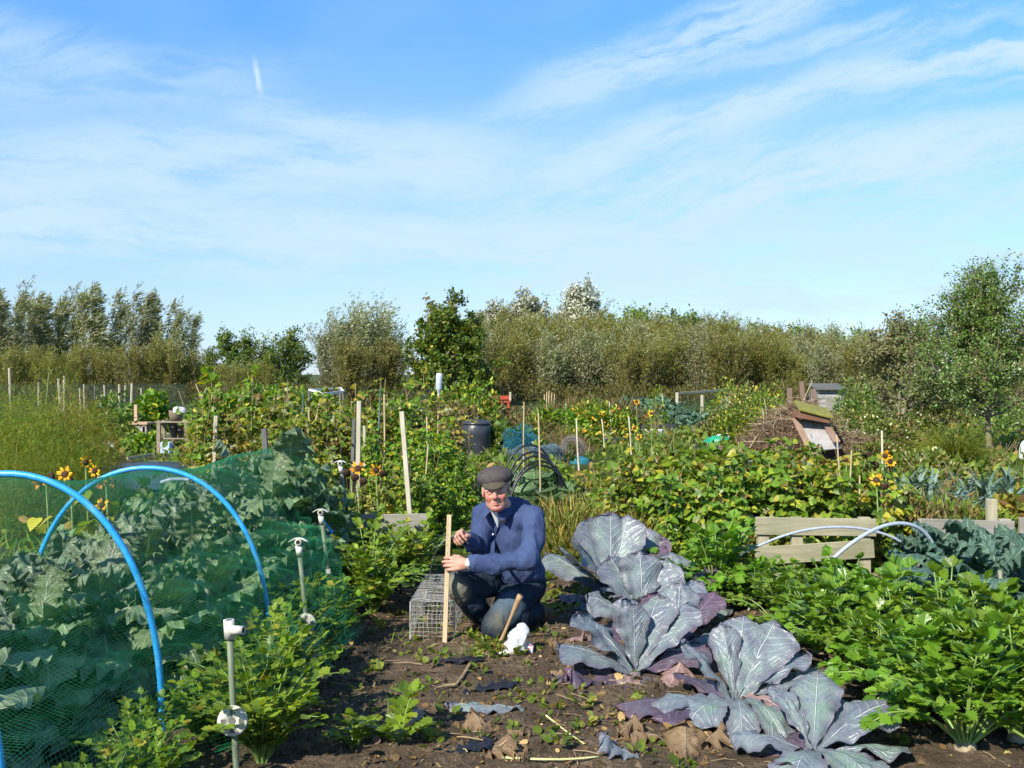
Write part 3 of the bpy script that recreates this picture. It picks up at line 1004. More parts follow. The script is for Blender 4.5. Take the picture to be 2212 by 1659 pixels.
def bean(seed, H=1.5, W=0.3, n=260, mat='bean', leaf=0.08, name='bean_plant', cat='bean plant', T=T_HEART, twigs=10, taper=0.3, low=0.0):
    """climbing or bushy plant: stems that wander up, leaves in threes all round them"""
    r = np.random.default_rng(seed)
    t = thing(name, '', cat)
    gs, gl = G(), G()
    m, k = twigs, 9
    z = np.linspace(0, 1, k)
    a = r.random(m) * 6.28
    rad = np.sqrt(r.random(m)) * W
    hh = H * r.uniform(0.55, 1.0, m)
    P = np.zeros((m, k, 3))
    spread = np.minimum(z * 3, 1) * (1 - taper * z ** 2)
    P[..., 0] = np.cos(a)[:, None] * rad[:, None] * spread
    P[..., 1] = np.sin(a)[:, None] * rad[:, None] * spread
    P[..., 2] = hh[:, None] * z
    P[..., :2] += np.cumsum(r.normal(size=(m, k, 2)) * 0.03, axis=1) * z[:, None] * (0.5 + H / 2)
    gs.tubes(P, 0.004, 4)
    q = r.integers(0, m, n)
    tt = low + (1 - low) * r.random(n) ** 0.85
    fi = tt * (k - 1)
    i0 = np.minimum(fi.astype(int), k - 2)
    fr = (fi - i0)[:, None]
    c = P[q, i0] * (1 - fr) + P[q, i0 + 1] * fr
    o = rdir(n, 0.25, r)
    c = c + o * (r.random((n, 1)) * 0.13 + 0.03) * (leaf / 0.09)
    out = unit(c * [1, 1, 0] + 1e-4)
    for da in (-0.95, 0, 0.95):
        hd = unit(o * [1, 1, 0.2] + out * 0.5 + r.normal(size=(n, 3)) * 0.2)
        sd = np.cross(hd, (0, 0, 1.0))
        ad = unit(hd * math.cos(da) + sd * math.sin(da) + np.array([0, 0, -0.35]))
        nn = unit(out * 0.7 + np.array([0, 0, 0.8]) + r.normal(size=(n, 3)) * 0.45)
        gl.leaves(T, c + ad * 0.015, ad, nn, leaf * r.uniform(0.55, 1.15, n))
    part(t, gs, 'stems', M['drystem'])
    part(t, gl, 'foliage', M[mat])
    return t


def bush(seed, name, cat, W, D, H, n, T, leaf, mat, flowers=None, twig='drystem', ntw=24, lump=0.35, up=0.4, solid=0.5, tw_r=0.006, rnd=0.55):
    """rounded, lumpy plant: twigs from the root to a noisy outline, leaves through the outer part"""
    r = np.random.default_rng(seed)
    t = thing(name, '', cat)
    d = rdir(n, 0.35, r)
    d[:, 2] = np.abs(d[:, 2])
    rad = 1 + lump * (fbm(d * 1.9 + seed * 3.1, 1.0, 3) - 0.5) * 2.2
    rr = rad * (solid + (1 - solid) * r.random(n) ** 0.6) * (0.96 + 0.14 * r.random(n))
    P = d * rr[:, None] * np.array([W / 2, D / 2, H])
    P[:, 2] = np.maximum(P[:, 2], 0.01) + 0.02
    A = unit(d * [1, 1, 0.6] + np.array([0, 0, up]) + r.normal(size=(n, 3)) * rnd)
    N = unit(d + np.array([0, 0, 0.6]) + r.normal(size=(n, 3)) * 0.5)
    gl, gs = G(), G()
    gl.leaves(T, P, A, N, leaf * r.uniform(0.6, 1.25, n))
    i = r.integers(0, n, ntw)
    e = P[i] * 0.97
    mid = e * [0.4, 0.4, 0.55] + r.normal(size=(ntw, 3)) * 0.04 * H
    gs.tubes(np.stack([e * [0.05, 0.05, 0], mid, e], 1), np.array([[1.0, .7, .35]]) * tw_r * np.ones((ntw, 1)), 4)
    part(t, gs, 'stems', M[twig])
    part(t, gl, 'foliage', M[mat])
    if flowers:
        fm, fn, fs = flowers
        for i in r.integers(0, n, fn):
            gf = G()
            an = np.arange(6) * 1.047 + r.random()
            ad = np.stack([np.cos(an), np.sin(an) * 0.5 - .25, 0.3 + np.sin(an) * 0.8], 1)
            gf.leaves(T_OVAL, np.repeat(P[i:i + 1] * 1.06, 6, 0), ad, unit(d[i] + [0, -.6, .4]), fs * .62 * r.uniform(.7, 1.2), 1.3)
            part(t, gf, 'flower', M[fm])
    return t


def sunflower(seed, H=1.2, heads=((0, 1.0, 'fresh'),), az=-1.9, leaves=7, leaf=0.2, name='sunflower', lean=0.0, hs=0.11):
    """heads: (offset along x, height share, fresh | rust | seed)"""
    r = np.random.default_rng(seed)
    t = thing(name, '', 'sunflower')
    gs, gl = G(), G()
    gs.tube([(0, 0, -.02), (0.02, 0, H * .5), (lean, 0, H * 0.97)], [0.011, 0.009, 0.006], 6)
    for i in range(leaves):
        z = H * (0.2 + 0.65 * i / leaves)
        a = i * 2.4 + seed
        h = np.array([math.cos(a), math.sin(a), 0])
        p = np.array([lean * z / H, 0, z])
        gs.tube([p, p + h * .07 + [0, 0, .05], p + h * .13 + [0, 0, .03]], [.004, .003, .002], 4)
        gl.leaves(T_HEART, [p + h * .13 + [0, 0, .03]], [unit(h + [0, 0, -.7])], [unit(h * .7 + [0, 0, .6])], leaf * r.uniform(.7, 1.1))
    part(t, gs, 'stem', M['stem'], True)
    part(t, gl, 'leaves', M['beangreen'])
    for ox, hz, kind in heads:
        a = az + r.normal() * 0.6
        ax = unit([math.cos(a), math.sin(a), r.uniform(-.1, .7) if kind != 'seed' else -0.5])
        c = np.array([lean + ox, 0, H * hz])
        gd, gp_ = G(), G()
        k_ = .36 if kind != 'seed' else .46
        gd.lathe([(0, -.02), (hs * k_ * .7, -.018), (hs * k_, -.005), (hs * k_ * .97, .007), (hs * k_ * .5, .014), (0, .015)], c, 14, ax)
        if abs(ox) > 0.01:
            gd.tube([(lean * .6, 0, H * .6 * hz), (lean + ox * .8, 0, H * hz * .85), c - ax * .02], .005, 5)
        dd = gd.build('flower_head', M['seedhead'], t, True)
        if kind != 'seed':
            xx = unit(np.cross(ax, (0, 0, 1)))
            yy = np.cross(xx, ax)
            m = int(r.integers(9, 15))
            an = np.arange(m) * 6.283 / m + r.normal(size=m) * .25
            dirs = np.cos(an)[:, None] * xx + np.sin(an)[:, None] * yy
            gp_.leaves(T_OVAL, c + dirs * hs * .3, dirs + ax * r.uniform(-.1, .6, (m, 1)) + r.normal(size=(m, 3)) * .15, ax, hs * r.uniform(.38, .62, m), 0.75)
            gp_.build('petals', M['petal' if kind == 'fresh' else 'petal_rust'], dd)
    return t


def leekp(seed, H=0.55):
    r = np.random.default_rng(seed)
    t = thing('leek', '', 'leek')
    gs, gl = G(), G()
    gs.tube([(0, 0, -.02), (0, 0, H * .35)], [.022, .02], 8)
    for i in range(11):
        a = (i % 2) * math.pi + r.normal() * .35
        bigleaf(gl, (0, 0, H * (.2 + .02 * i)), a, R(80 - r.random() * 20), R(-r.uniform(40, 130)), H * r.uniform(.7, 1.05), .03, lambda u: (1 - u) ** .6 + .05, 0.0, .4, 0.0, 2, 10, 3, r=r)
    part(t, gs, 'shank', M['celroot'], True)
    part(t, gl, 'leaves', M['leek'], True)
    return t


# ================================================================ trees
def grow(r, base, dirs, L, k=6, wig=0.12, upc=0.25):
    """polylines (m,k,3) growing from base along dirs"""
    m = len(base)
    P = np.zeros((m, k, 3))
    P[:, 0] = base
    d = unit(dirs)
    st = (np.broadcast_to(L, (m,)) / (k - 1))[:, None]
    for i in range(1, k):
        d = unit(d + r.normal(size=(m, 3)) * wig + np.array([0, 0, upc]) / k)
        P[:, i] = P[:, i - 1] + d * st
    return P


def along(P, q, t):
    k = P.shape[1]
    fi = t * (k - 1)
    i = np.minimum(fi.astype(int), k - 2)
    f = (fi - i)[:, None]
    return P[q, i] * (1 - f) + P[q, i + 1] * f, unit(P[q, i + 1] - P[q, i])


def willow(seed, H=7.0, W=1.3, stems=9, shoots=30, lv=11, leaf=0.30, mat='willow', wind=0.55, name='willow_tree', low=0.12, base_r=0.4, tw='bark', wid=1.0, cat='willow'):
    r = np.random.default_rng(seed)
    t = thing(name, '', cat)
    a = r.random(stems) * 6.28
    rr = np.sqrt(r.random(stems))
    base = np.stack([np.cos(a) * rr * base_r, np.sin(a) * rr * base_r, np.zeros(stems) - .1], 1)
    d = np.stack([np.cos(a) * rr * W * .55, np.sin(a) * rr * W * .55, np.full(stems, H)], 1)
    L = H * r.uniform(.72, 1.02, stems) * (1 - .18 * rr)
    S = grow(r, base, d, L, 8, .05, .1)
    S[..., 0] += wind * .5 * (S[..., 2:3][..., 0] / H) ** 2
    gs, gl = G(), G()
    gs.tubes(S, np.linspace(.055, .012, 8)[None] * r.uniform(.7, 1.2, (stems, 1)) * H / 7, 5)
    n = stems * shoots
    q = r.integers(0, stems, n)
    tt = low + (1 - low) * r.random(n) ** .8
    p, td = along(S, q, tt)
    o = rdir(n, 0.2, r)
    sd = unit(td * .9 + o * .9 + np.array([wind * .5, 0, .35]))
    SL = W * r.uniform(.35, .75, n) * (1.15 - .55 * tt)
    C = grow(r, p, sd, SL, 5, .12, .2)
    C[..., 0] += wind * .12 * np.linspace(0, 1, 5) ** 2
    gs.tubes(C[::2], .008, 3)
    m = n * lv
    q = np.repeat(np.arange(n), lv)
    p, td = along(C, q, r.random(m) ** .7)
    p = p + r.normal(size=(m, 3)) * .07
    A = unit(td * .8 + r.normal(size=(m, 3)) * .55 + np.array([wind * .9, 0, .1]))
    gl.leaves(T_LANCE, p, A, rdir(m, .5, r), leaf * r.uniform(.55, 1.2, m), wid)
    part(t, gs, 'trunk', M[tw])
    part(t, gl, 'crown', M[mat])
    return t


def broad(seed, H=5.0, Rr=2.2, th=1.0, leaf=.2, mat='darkgreen', n1=16, n2=8, n3=5, lv=8, T=T_DIA, name='broadleaf_tree', cat='tree', bark='bark', tr=.12, up=.35, top=.6, sx=1.0, multi=1, wid=1.0, cl=.5, bare=0.0):
    r = np.random.default_rng(seed)
    t = thing(name, '', cat)
    gs, gl = G(), G()
    m = multi
    a = r.random(m) * 6.28
    tb = np.stack([np.cos(a), np.sin(a), np.zeros(m)], 1) * (0.0 if m == 1 else .12)
    TD = np.stack([np.cos(a) * (.06 if m == 1 else .5), np.sin(a) * (.06 if m == 1 else .5), np.ones(m) * 1.6], 1)
    Tk = grow(r, tb - [0, 0, .1], TD, H * (.72 if m == 1 else .6), 8, .07, .1)
    gs.tubes(Tk, (np.linspace(1, .25, 8) * tr)[None] * np.ones((m, 1)), 9)
    t0 = th / (H * (.72 if m == 1 else .6))
    q = r.integers(0, m, n1)
    tt = t0 + (1 - t0) * ((np.arange(n1) + r.random(n1)) / n1)
    p, td = along(Tk, q, tt)
    az = np.arange(n1) * 2.4 + r.normal(size=n1) * .4
    f = (tt - t0) / (1 - t0)
    el = up + f * .9
    d = np.stack([np.cos(az) * np.cos(el) * sx, np.sin(az) * np.cos(el), np.sin(el)], 1)
    L1 = Rr * (1.0 - .45 * f) * r.uniform(.75, 1.1, n1) + f * top * (H - th) * .32
    B = grow(r, p, d, L1, 7, .14, .2)
    gs.tubes(B, np.linspace(.42, .1, 7)[None] * tr * np.ones((n1, 1)), 6)
    k2 = n1 * n2
    q = np.repeat(np.arange(n1), n2)
    p, td = along(B, q, .25 + .75 * r.random(k2))
    C = grow(r, p, unit(td + rdir(k2, .25, r) * .95), np.repeat(L1, n2) * r.uniform(.3, .5, k2), 5, .18, .2)
    gs.tubes(C, np.linspace(.13, .045, 5)[None] * tr * np.ones((k2, 1)), 4)
    k3 = k2 * n3
    q = np.repeat(np.arange(k2), n3)
    p, td = along(C, q, .2 + .8 * r.random(k3))
    E = grow(r, p, unit(td + rdir(k3, .2, r) * 1.0), np.repeat(np.repeat(L1, n2), n3) * r.uniform(.1, .24, k3), 4, .2, .1)
    gs.tubes(E, .03 * tr, 3)
    keep = np.where(r.random(k3) >= bare)[0]
    q = np.repeat(keep, lv)
    p, td = along(E, q, r.random(len(q)) ** .8)
    p = p + r.normal(size=p.shape) * leaf * cl
    out = unit(p - np.array([0, 0, (th + H) * .42]))
    gl.leaves(T, p, unit(td * .5 + r.normal(size=p.shape) * .8 + [0, 0, -.1]), unit(out * .7 + [0, 0, .6] + r.normal(size=p.shape) * .5), leaf * r.uniform(.6, 1.25, len(p)), wid)
    part(t, gs, 'trunk', M[bark], True)
    part(t, gl, 'crown', M[mat])
    return t
# ================================================================ ground and soil
def spline(P, n=40):
    P = np.asarray(P, float)
    t = np.concatenate([[0], np.cumsum(np.linalg.norm(np.diff(P, axis=0), axis=1))])
    q = np.linspace(0, t[-1], n)
    Q = np.stack([np.interp(q, t, P[:, k]) for k in range(3)], 1)
    for _ in range(int(n / len(P) * 2) + 1):
        Q[1:-1] = Q[1:-1] * .5 + (Q[:-2] + Q[2:]) * .25
    return Q


def soil_mat():
    s = NT('dug_soil')
    v = s.obj()
    n1 = s.noise(3.0, 8, v, 0.65)
    n2 = s.noise(26.0, 8, v, 0.7)
    n3 = s.noise(140.0, 4, v, 0.7)
    vo = s.n('ShaderNodeTexVoronoi', feature='F1')
    vo.inputs['Scale'].default_value = 48.0
    s.k(v, vo.inputs['Vector'])
    col = s.ramp(n2, [(0.30, (0.052, 0.036, 0.023)), (0.5, (0.14, 0.10, 0.062)), (0.68, (0.235, 0.178, 0.118))])
    col = s.mix(s.ramp(n1, [(0.42, (0, 0, 0)), (0.62, (1, 1, 1))]), col, (0.078, 0.058, 0.036))
    peb = s.ramp(n3, [(0.66, (0, 0, 0)), (0.74, (1, 1, 1))])
    col = s.mix(s.math('MULTIPLY', peb, 0.6), col, (0.30, 0.23, 0.15))
    h = s.math('ADD', s.math('ADD', n2, s.math('MULTIPLY', n3, 0.35)), s.math('MULTIPLY', vo.outputs[0], -0.4))
    return s.bsdf(col, 0.92, 0.2, h, 1.0, 0.022)


def ground_mat():
    s = NT('plot_ground')
    v = s.obj()
    n1 = s.noise(0.35, 6, v, 0.6)
    n2 = s.noise(5.0, 8, v, 0.7)
    n3 = s.noise(40.0, 5, v, 0.7)
    gr = s.ramp(n2, [(0.3, (0.035, 0.060, 0.016)), (0.7, (0.095, 0.135, 0.030))])
    so = s.ramp(n2, [(0.3, (0.06, 0.045, 0.03)), (0.7, (0.14, 0.11, 0.07))])
    col = s.mix(s.ramp(n1, [(0.52, (0, 0, 0)), (0.6, (1, 1, 1))]), gr, so)
    return s.bsdf(col, 0.95, 0.15, s.math('ADD', n2, n3), 1.0, 0.05)


M['soil'] = soil_mat()
xs, ys = np.arange(-3.7, 4.9, 0.028), np.arange(2.3, 8.35, 0.028)
XX, YY = np.meshgrid(xs, ys, indexing='ij')
pp = np.stack([XX, YY, np.zeros_like(XX)], -1)
ed = np.clip(np.minimum.reduce([XX - xs[0], xs[-1] - XX, YY - ys[0], ys[-1] - YY]) / 0.35, 0, 1)


def soil_h(p):
    p = np.asarray(p, float) * [1, 1, 0]
    return (fbm(p, 1.3, 3) - 0.5) * 0.05 + (fbm(p, 9, 3, .6, 5) - 0.5) * 0.045 + (np.abs(fbm(p, 22, 2, .6, 9) - 0.5)) * 0.035 + 0.012


hz_ = soil_h(pp) * ed + (ed - 1) * 0.05
g = G()
nx_, ny_ = XX.shape
i = (np.arange(nx_ - 1) * ny_)[:, None]
j = np.arange(ny_ - 1)[None]
g.add(np.stack([XX, YY, hz_], -1).reshape(-1, 3), np.stack([i + j, i + ny_ + j, i + ny_ + j + 1, i + j + 1], -1).reshape(-1, 4))
tag(g.build('soil', M['soil'], None, True), kind='structure')
g = G()
g.add([(-900, -60, -.012), (900, -60, -.012), (900, 1600, -.012), (-900, 1600, -.012)], [[0, 1, 2, 3]])
tag(g.build('ground', ground_mat(), None), kind='structure')


def scatter(n, x0, x1, y0, y1, r=rng, dens=None):
    x, y = r.uniform(x0, x1, n), r.uniform(y0, y1, n)
    p = np.stack([x, y, np.zeros(n)], 1)
    if dens is not None:
        p = p[r.random(n) < dens(p)]
    return p


def nobed(p):
    """open soil: away from the cabbages, the net and the celeriac"""
    return ((p[:, 0] > -0.95) & (p[:, 0] < 0.55 + (p[:, 1] - 4) * 0.05)).astype(float)


# clods and small stones
P = scatter(9000, -1.2, 3.2, 3.8, 7.9)
P[:, 2] = soil_h(P)
s_ = 0.004 + 0.024 * rng.random(len(P)) ** 5
oc = np.array([[1, 0, 0], [-1, 0, 0], [0, 1, 0], [0, -1, 0], [0, 0, 1], [0, 0, -1]], float)
of = np.array([[0, 2, 4], [2, 1, 4], [1, 3, 4], [3, 0, 4], [2, 0, 5], [1, 2, 5], [3, 1, 5], [0, 3, 5]])
V = P[:, None] + oc[None] * (s_[:, None] * rng.uniform(.6, 1.3, (len(P), 6)))[..., None] + rng.normal(size=(len(P), 6, 3)) * s_[:, None, None] * .25
g = G()
g.add(V.reshape(-1, 3), (np.arange(len(P))[:, None, None] * 6 + of[None]).reshape(-1, 3))
tag(g.build('soil_clods', M['soil']), kind='stuff')

# litter of dead leaf scraps, straw and twigs
M['litter'] = leafmat('leaf_litter', [(3, (0.30, 0.21, 0.11)), (3, (0.19, 0.12, 0.06)), (2, (0.40, 0.32, 0.19)), (2, (0.10, 0.07, 0.045)), (1, (0.24, 0.22, 0.08)), (1, (0.17, 0.12, 0.14))], .12, .7, .3)
g = G()
P = np.concatenate([scatter(1500, -0.95, 3.2, 3.9, 7.6), scatter(420, -0.6, 0.9, 4.0, 4.8), scatter(260, .1, 1.3, 5.0, 6.4)])
P[:, 2] = soil_h(P) + .004
d = rdir(len(P)) * [1, 1, .35]
g.leaves(T_LOBE, P, d, unit(rdir(len(P), 1.5)), 0.010 + 0.042 * rng.random(len(P)) ** 3)
tag(g.build('leaf_litter', M['litter']), kind='stuff')
g = G()
P = scatter(420, -0.95, 2.8, 3.9, 7.4)
P[:, 2] = soil_h(P) + .006
a = rng.random(len(P)) * 6.28
L_ = .03 + .16 * rng.random(len(P)) ** 2
e = np.stack([np.cos(a), np.sin(a), rng.normal(size=len(P)) * .1], 1) * L_[:, None]
g.tubes(np.stack([P, P + e * .5 + [0, 0, .006], P + e], 1), .0012 + .002 * rng.random(len(P)), 4)
tag(g.build('straw_and_twig_litter', M['drystem']), kind='stuff')

# low weeds on the soil
g = G()
P = scatter(240, -0.9, 0.75, 4.0, 7.9, dens=lambda p: (fbm(p, 1.6, 2) > .46) * 1.0)
P = np.concatenate([P, scatter(150, 1.2, 4, 4.2, 8), scatter(60, -.25, .05, 5.6, 6.1), scatter(200, -.6, 1.2, 6.7, 8)])
for c in P:
    m = rng.integers(4, 10)
    az = rng.random(m) * 6.28
    h = np.stack([np.cos(az), np.sin(az), rng.uniform(.1, 1.0, m)], 1)
    s = rng.uniform(.018, .05)
    z = soil_h(c[None])[0]
    g.leaves(T_LOBE if rng.random() < .5 else T_OVAL, c + [0, 0, z] + h * s * .5, h, rdir(m, 1.5), s * rng.uniform(.6, 1.3, m))
tag(g.build('soil_weeds', M['weed']), kind='stuff')
g = G()
P = scatter(900, -.8, .8, 4.4, 7.9, dens=lambda p: (fbm(p + 9, 1.8, 2) > .55) * 1.0)
P[:, 2] = soil_h(P)
g.leaves(T_BLADE, P, rdir(len(P), .7), rdir(len(P)), rng.uniform(.03, .11, len(P)))
tag(g.build('soil_grass', M['grass']), kind='stuff')

# ================================================================ netted kale bed
hoop_ctr = lambda y: np.interp(y, [2.6, 3.3, 4.4, 5.6, 7.2, 8.4], [-2.42, -2.36, -2.22, -2.03, -1.86, -1.75])
hoop_h = lambda y: np.interp(y, [2.6, 3.3, 4.0, 4.4, 5.0, 5.6, 6.5, 7.2, 7.7, 8.0, 8.35], [1.13, 1.16, 1.17, 1.18, 1.10, 1.09, 1.02, 1.06, 1.06, .95, .45])
M['bluepipe'] = plain('blue_water_pipe', (0.03, 0.36, 0.80), (0.02, 0.28, 0.66), 0.38, 30, spec=0.5, bump=0.12, c3=(0.10, 0.38, 0.66))
M['greypipe'] = plain('grey_conduit', (0.40, 0.45, 0.53), (0.31, 0.36, 0.44), 0.4, 30, spec=0.5, bump=0.05)


def hoop(y, rp, lab, hw=.68, H=None, lean=0.0):
    c, H = hoop_ctr(y), H or hoop_h(y) - .015
    a = np.linspace(0, math.pi, 40)
    x = c - hw * np.sign(np.cos(a)) * np.abs(np.cos(a)) ** .95
    z = H * np.sin(a) ** .82
    P = np.stack([x, y + lean * z, z], 1)
    P = np.concatenate([[[c - hw, y, -.15]], P, [[c + hw, y, -.15]]])
    g = G()
    g.tube(P, rp, 12)
    return tag(g.build('pipe_hoop', M['bluepipe'], None, True), lab, 'pipe hoop', 'blue pipe hoops over the netted bed')


hoop(3.32, .014, 'blue pipe hoop nearest the camera, only a foot of its leg inside the left edge')
hoop(4.42, .0145, 'thick bright blue pipe hoop whose leg stands beside the nearest grey pole', lean=-.02)
hoop(5.6, .0135, 'blue pipe hoop behind the thick one, whole arch showing among the kale')
hoop(7.15, .013, 'blue pipe hoop mostly buried in tall kale at the far end', H=.78)

# netting: real strands, knotted square mesh laid over hoops, kale and poles down to the path
ygrid = np.concatenate([np.arange(2.55, 8.3, .018), np.linspace(8.3, 8.42, 8)])
nt_ = 212


def net_pt(y, nt):
    c, H = hoop_ctr(y), hoop_h(y)
    hw = .655
    a = np.linspace(0, math.radians(142), 26)
    left = np.array([[c - hw - .14, 0.0], [c - hw - .03, .1]])
    arch = np.stack([c - hw * np.cos(a), H * np.sin(a) ** .8 - .03], 1)[3:]
    k = np.interp(y, [2.5, 4.0, 5.0, 6.6, 7.4, 8.0, 8.4], [.5, .52, .58, .64, .66, .60, .2])
    xo = np.interp(y, [2.5, 3.85, 4.2, 5.4, 5.9, 6.35, 7.0, 7.6, 8.4], [-1.32, -1.22, -1.0, -.95, -.88, -1.2, -1.32, -1.36, -1.36])
    xi = min(-1.08, xo - .1)
    right = np.array([[xi - .09, k + .02], [xi, k], [xo - .06, k * .55], [xo, .16], [xo - .02, .02]])
    P = np.concatenate([left, arch, right])
    s = np.concatenate([[0], np.cumsum(np.linalg.norm(np.diff(P, axis=0), axis=1))])
    t = np.linspace(0, s[-1], nt)
    Q = np.stack([np.interp(t, s, P[:, 0]), np.interp(t, s, P[:, 1])], 1)
    for _ in range(6):
        Q[1:-1] = Q[1:-1] * .5 + (Q[:-2] + Q[2:]) * .25
    return Q


S = np.array([net_pt(y, nt_) for y in ygrid])
NP_ = np.stack([S[..., 0], np.repeat(ygrid[:, None], nt_, 1), S[..., 1]], -1)
nz_ = fbm(NP_ * [1, 1, 1], 2.2, 3, .5, 3) - .5
nf_ = fbm(NP_ * [3, 1, 3], 5.0, 2, .5, 13) - .5
fall = np.clip(NP_[..., 2] / .2, 0, 1)
tt_ = np.linspace(0, 1, nt_)[None]
loose = np.clip((tt_ - .62) / .15, 0, 1)
NP_[..., 2] += (nz_ * .07 * (.35 + loose) + nf_ * .035 * loose) * fall
NP_[..., 0] += (nf_ * .10 + (fbm(NP_, 7, 2, .5, 23) - .5) * .05) * loose
NP_[..., 1] += (fbm(NP_, 3, 2, .5, 33) - .5) * .06
gnet = G()
gnet.tubes(NP_[:, ::4], .00042, 3)
gnet.tubes(np.transpose(NP_[::4], (1, 0, 2)), .00042, 3)
# gathered folds along the path side
for k in range(9):
    tq = int(nt_ * rng.uniform(.80, .985))
    y0 = rng.integers(0, 200)
    q = NP_[y0:y0 + 140:5, tq] + rng.normal(size=(1, 3)) * .015
    m = 6
    gnet.tubes(q[None] + rng.normal(size=(m, 1, 3)) * .012 + rng.normal(size=(m, len(q), 3)) * .003, .0009, 3)
M['net'] = plain('green_netting', (0.020, 0.22, 0.085), (0.015, 0.17, 0.065), 0.45, 4, bump=0.0)
tag(gnet.build('garden_netting', M['net']), 'green plastic netting draped over the blue hoops and kale, down to the soil path', 'netting')

# kale under the net
kp = Protos([kale(1, .78, 'kale_purple', n=20), kale(2, .80, n=22), kale(3, .84, n=22), kale(4, .8, n=20, serr=.3, ruf=.05)])
rows = [(3.35, 'in the row nearest the camera'), (3.85, 'just before the thick blue hoop'), (4.35, 'level with the thick blue hoop'), (4.85, 'just behind the thick blue hoop'),
        (5.32, 'just before the whole blue arch'), (5.85, 'just behind the whole blue arch'), (6.4, 'midway from whole blue arch to far end'),
        (6.95, 'in the tall row next to the far end'), (7.5, 'in the tallest row at the far end')]
colsx = [(-.50, 'on the weedy outer side'), (-.17, 'left of the middle'), (.17, 'right of the middle'), (.47, 'parsnip side')]
r_ = np.random.default_rng(5)
for ri, (y, rl) in enumerate(rows):
    for ci, (dx, cl_) in enumerate(colsx):
        if ri == 0 and ci == 0:
            continue
        top = hoop_h(y) * math.sqrt(max(.1, 1 - (dx / .78) ** 2)) * np.interp(y, [3.3, 4.4, 5.4, 6.4, 7.0, 7.5], [.66, .70, .80, .95, 1.10, 1.15])
        y_ = y + r_.normal() * .06
        if ci == 3 and ri > 4:
            dx, top = .34, top * .92
        if ci == 3 and ri in (0, 1, 2):
            dx, top = .36, top * .62
        kp.put('netted kale %s, %s' % (rl, cl_), (hoop_ctr(y) + dx + r_.normal() * .03, y_, 0), r_.random() * 6.28,
               top / .80 * r_.uniform(.92, 1.05), 'kale under the netting', k=(0 if ri < 4 and r_.random() < .5 else None))
bk = kale(9, .95, n=18, Lf=.5, Wf=.2)
place(bk, 'large-leaved kale pushing up through the net beside the farthest pole', (at(645, 1000, 7.75)[0], 7.75, 0), 0.6, .68, 'kale under the netting')
dup(bk, 'large-leaved kale topping the netted mound at its far end', (at(480, 1000, 7.8)[0], 7.8, 0), 4.4, .95, 'kale under the netting')
dup(bk, 'large-leaved kale on the right shoulder of the netted mound', (at(560, 1000, 7.7)[0], 7.7, 0), 1.1, .90, 'kale under the netting')

# parsnips on the path side of the net
pp_ = Protos([parsnip(21), parsnip(22), parsnip(23, .5)])
pl = [(-1.40, 3.45, 'by the foot of the thick blue hoop, nearest the camera'), (-1.33, 3.62, 'in front of the nearest pole with the big disc'), (-1.47, 3.95, 'left of the nearest disc pole'),
      (-1.02, 4.1, 'right of the nearest disc pole'), (-1.30, 4.3, 'between the thick blue hoop leg and the nearest disc pole'), (-1.1, 4.4, 'at the path edge past the nearest disc pole'),
      (-1.36, 4.75, 'behind the thick blue hoop leg'), (-1.12, 4.8, 'at the path edge midway between the two disc poles'), (-1.26, 5.1, 'left of the second disc pole'),
      (-1.06, 5.2, 'right of the second disc pole at the path edge'), (-1.16, 5.4, 'round the foot of the second disc pole'), (-1.27, 5.85, 'behind the second disc pole by the blue arch leg'),
      (-1.04, 5.85, 'in the net bulge at the path edge'), (-1.15, 6.3, 'round the third pole'), (-.92, 6.6, 'on the dark strip left of the wire cage'), (-1.12, 6.95, 'between the third and the farthest pole')]
for x, y, l in pl:
    pp_.put('bright green parsnip plant ' + l, (x, y, 0), r_.random() * 6.28, r_.uniform(.78, .98) * (.74 if 'thick blue hoop' in l or 'left of the nearest' in l else .55 if ('right of the second' in l or 'round' in l) else 1.0 if y > 3.7 else .8), 'parsnips along the net')
dk = Protos([parsnip(25, .55, 22), celery(26, .55, 18, 'parsnip', False, 'potato_plant', 'potato plant', T_OVAL, .075)])
for px, d, l in [(760, 7.3, 'below the farthest pole'), (800, 7.0, 'in the shade left of the wire cage'), (830, 7.5, 'under the end of the short grey boards'), (745, 7.8, 'tucked against the netted side behind the farthest pole'), (865, 7.6, 'below the lower short board behind the cage'), (905, 7.75, 'at the end of the lower short board, behind the cage wire')]:
    dk.put('leafy dark green plant ' + l, gx(px, d), r_.random() * 6.28, r_.uniform(.75, .95), 'leafy plants behind the cage')

# ---------------------------------------------------------------- poles that hold the net: pipe, tee or elbow, disc
M['pole'] = plain('weathered_grey_green_pipe', (0.19, 0.225, 0.14), (0.12, 0.15, 0.09), 0.55, 12, c3=(0.32, 0.31, 0.20), stretch=(1, 1, .25))
M['fitting'] = plain('weathered_white_plastic', (0.66, 0.64, 0.56), (0.50, 0.48, 0.40), 0.5, 30, c3=(0.36, 0.35, 0.27))
M['hole'] = plain('dark_hollow', (0.03, 0.03, 0.025), rough=0.9)


def fit_tube(g, a, b, r, ri):
    a, b = np.asarray(a, float), np.asarray(b, float)
    L = np.linalg.norm(b - a)
    g.lathe([(ri, 0.002), (r, 0), (r, L), (ri, L - .002)], a, 14, b - a)


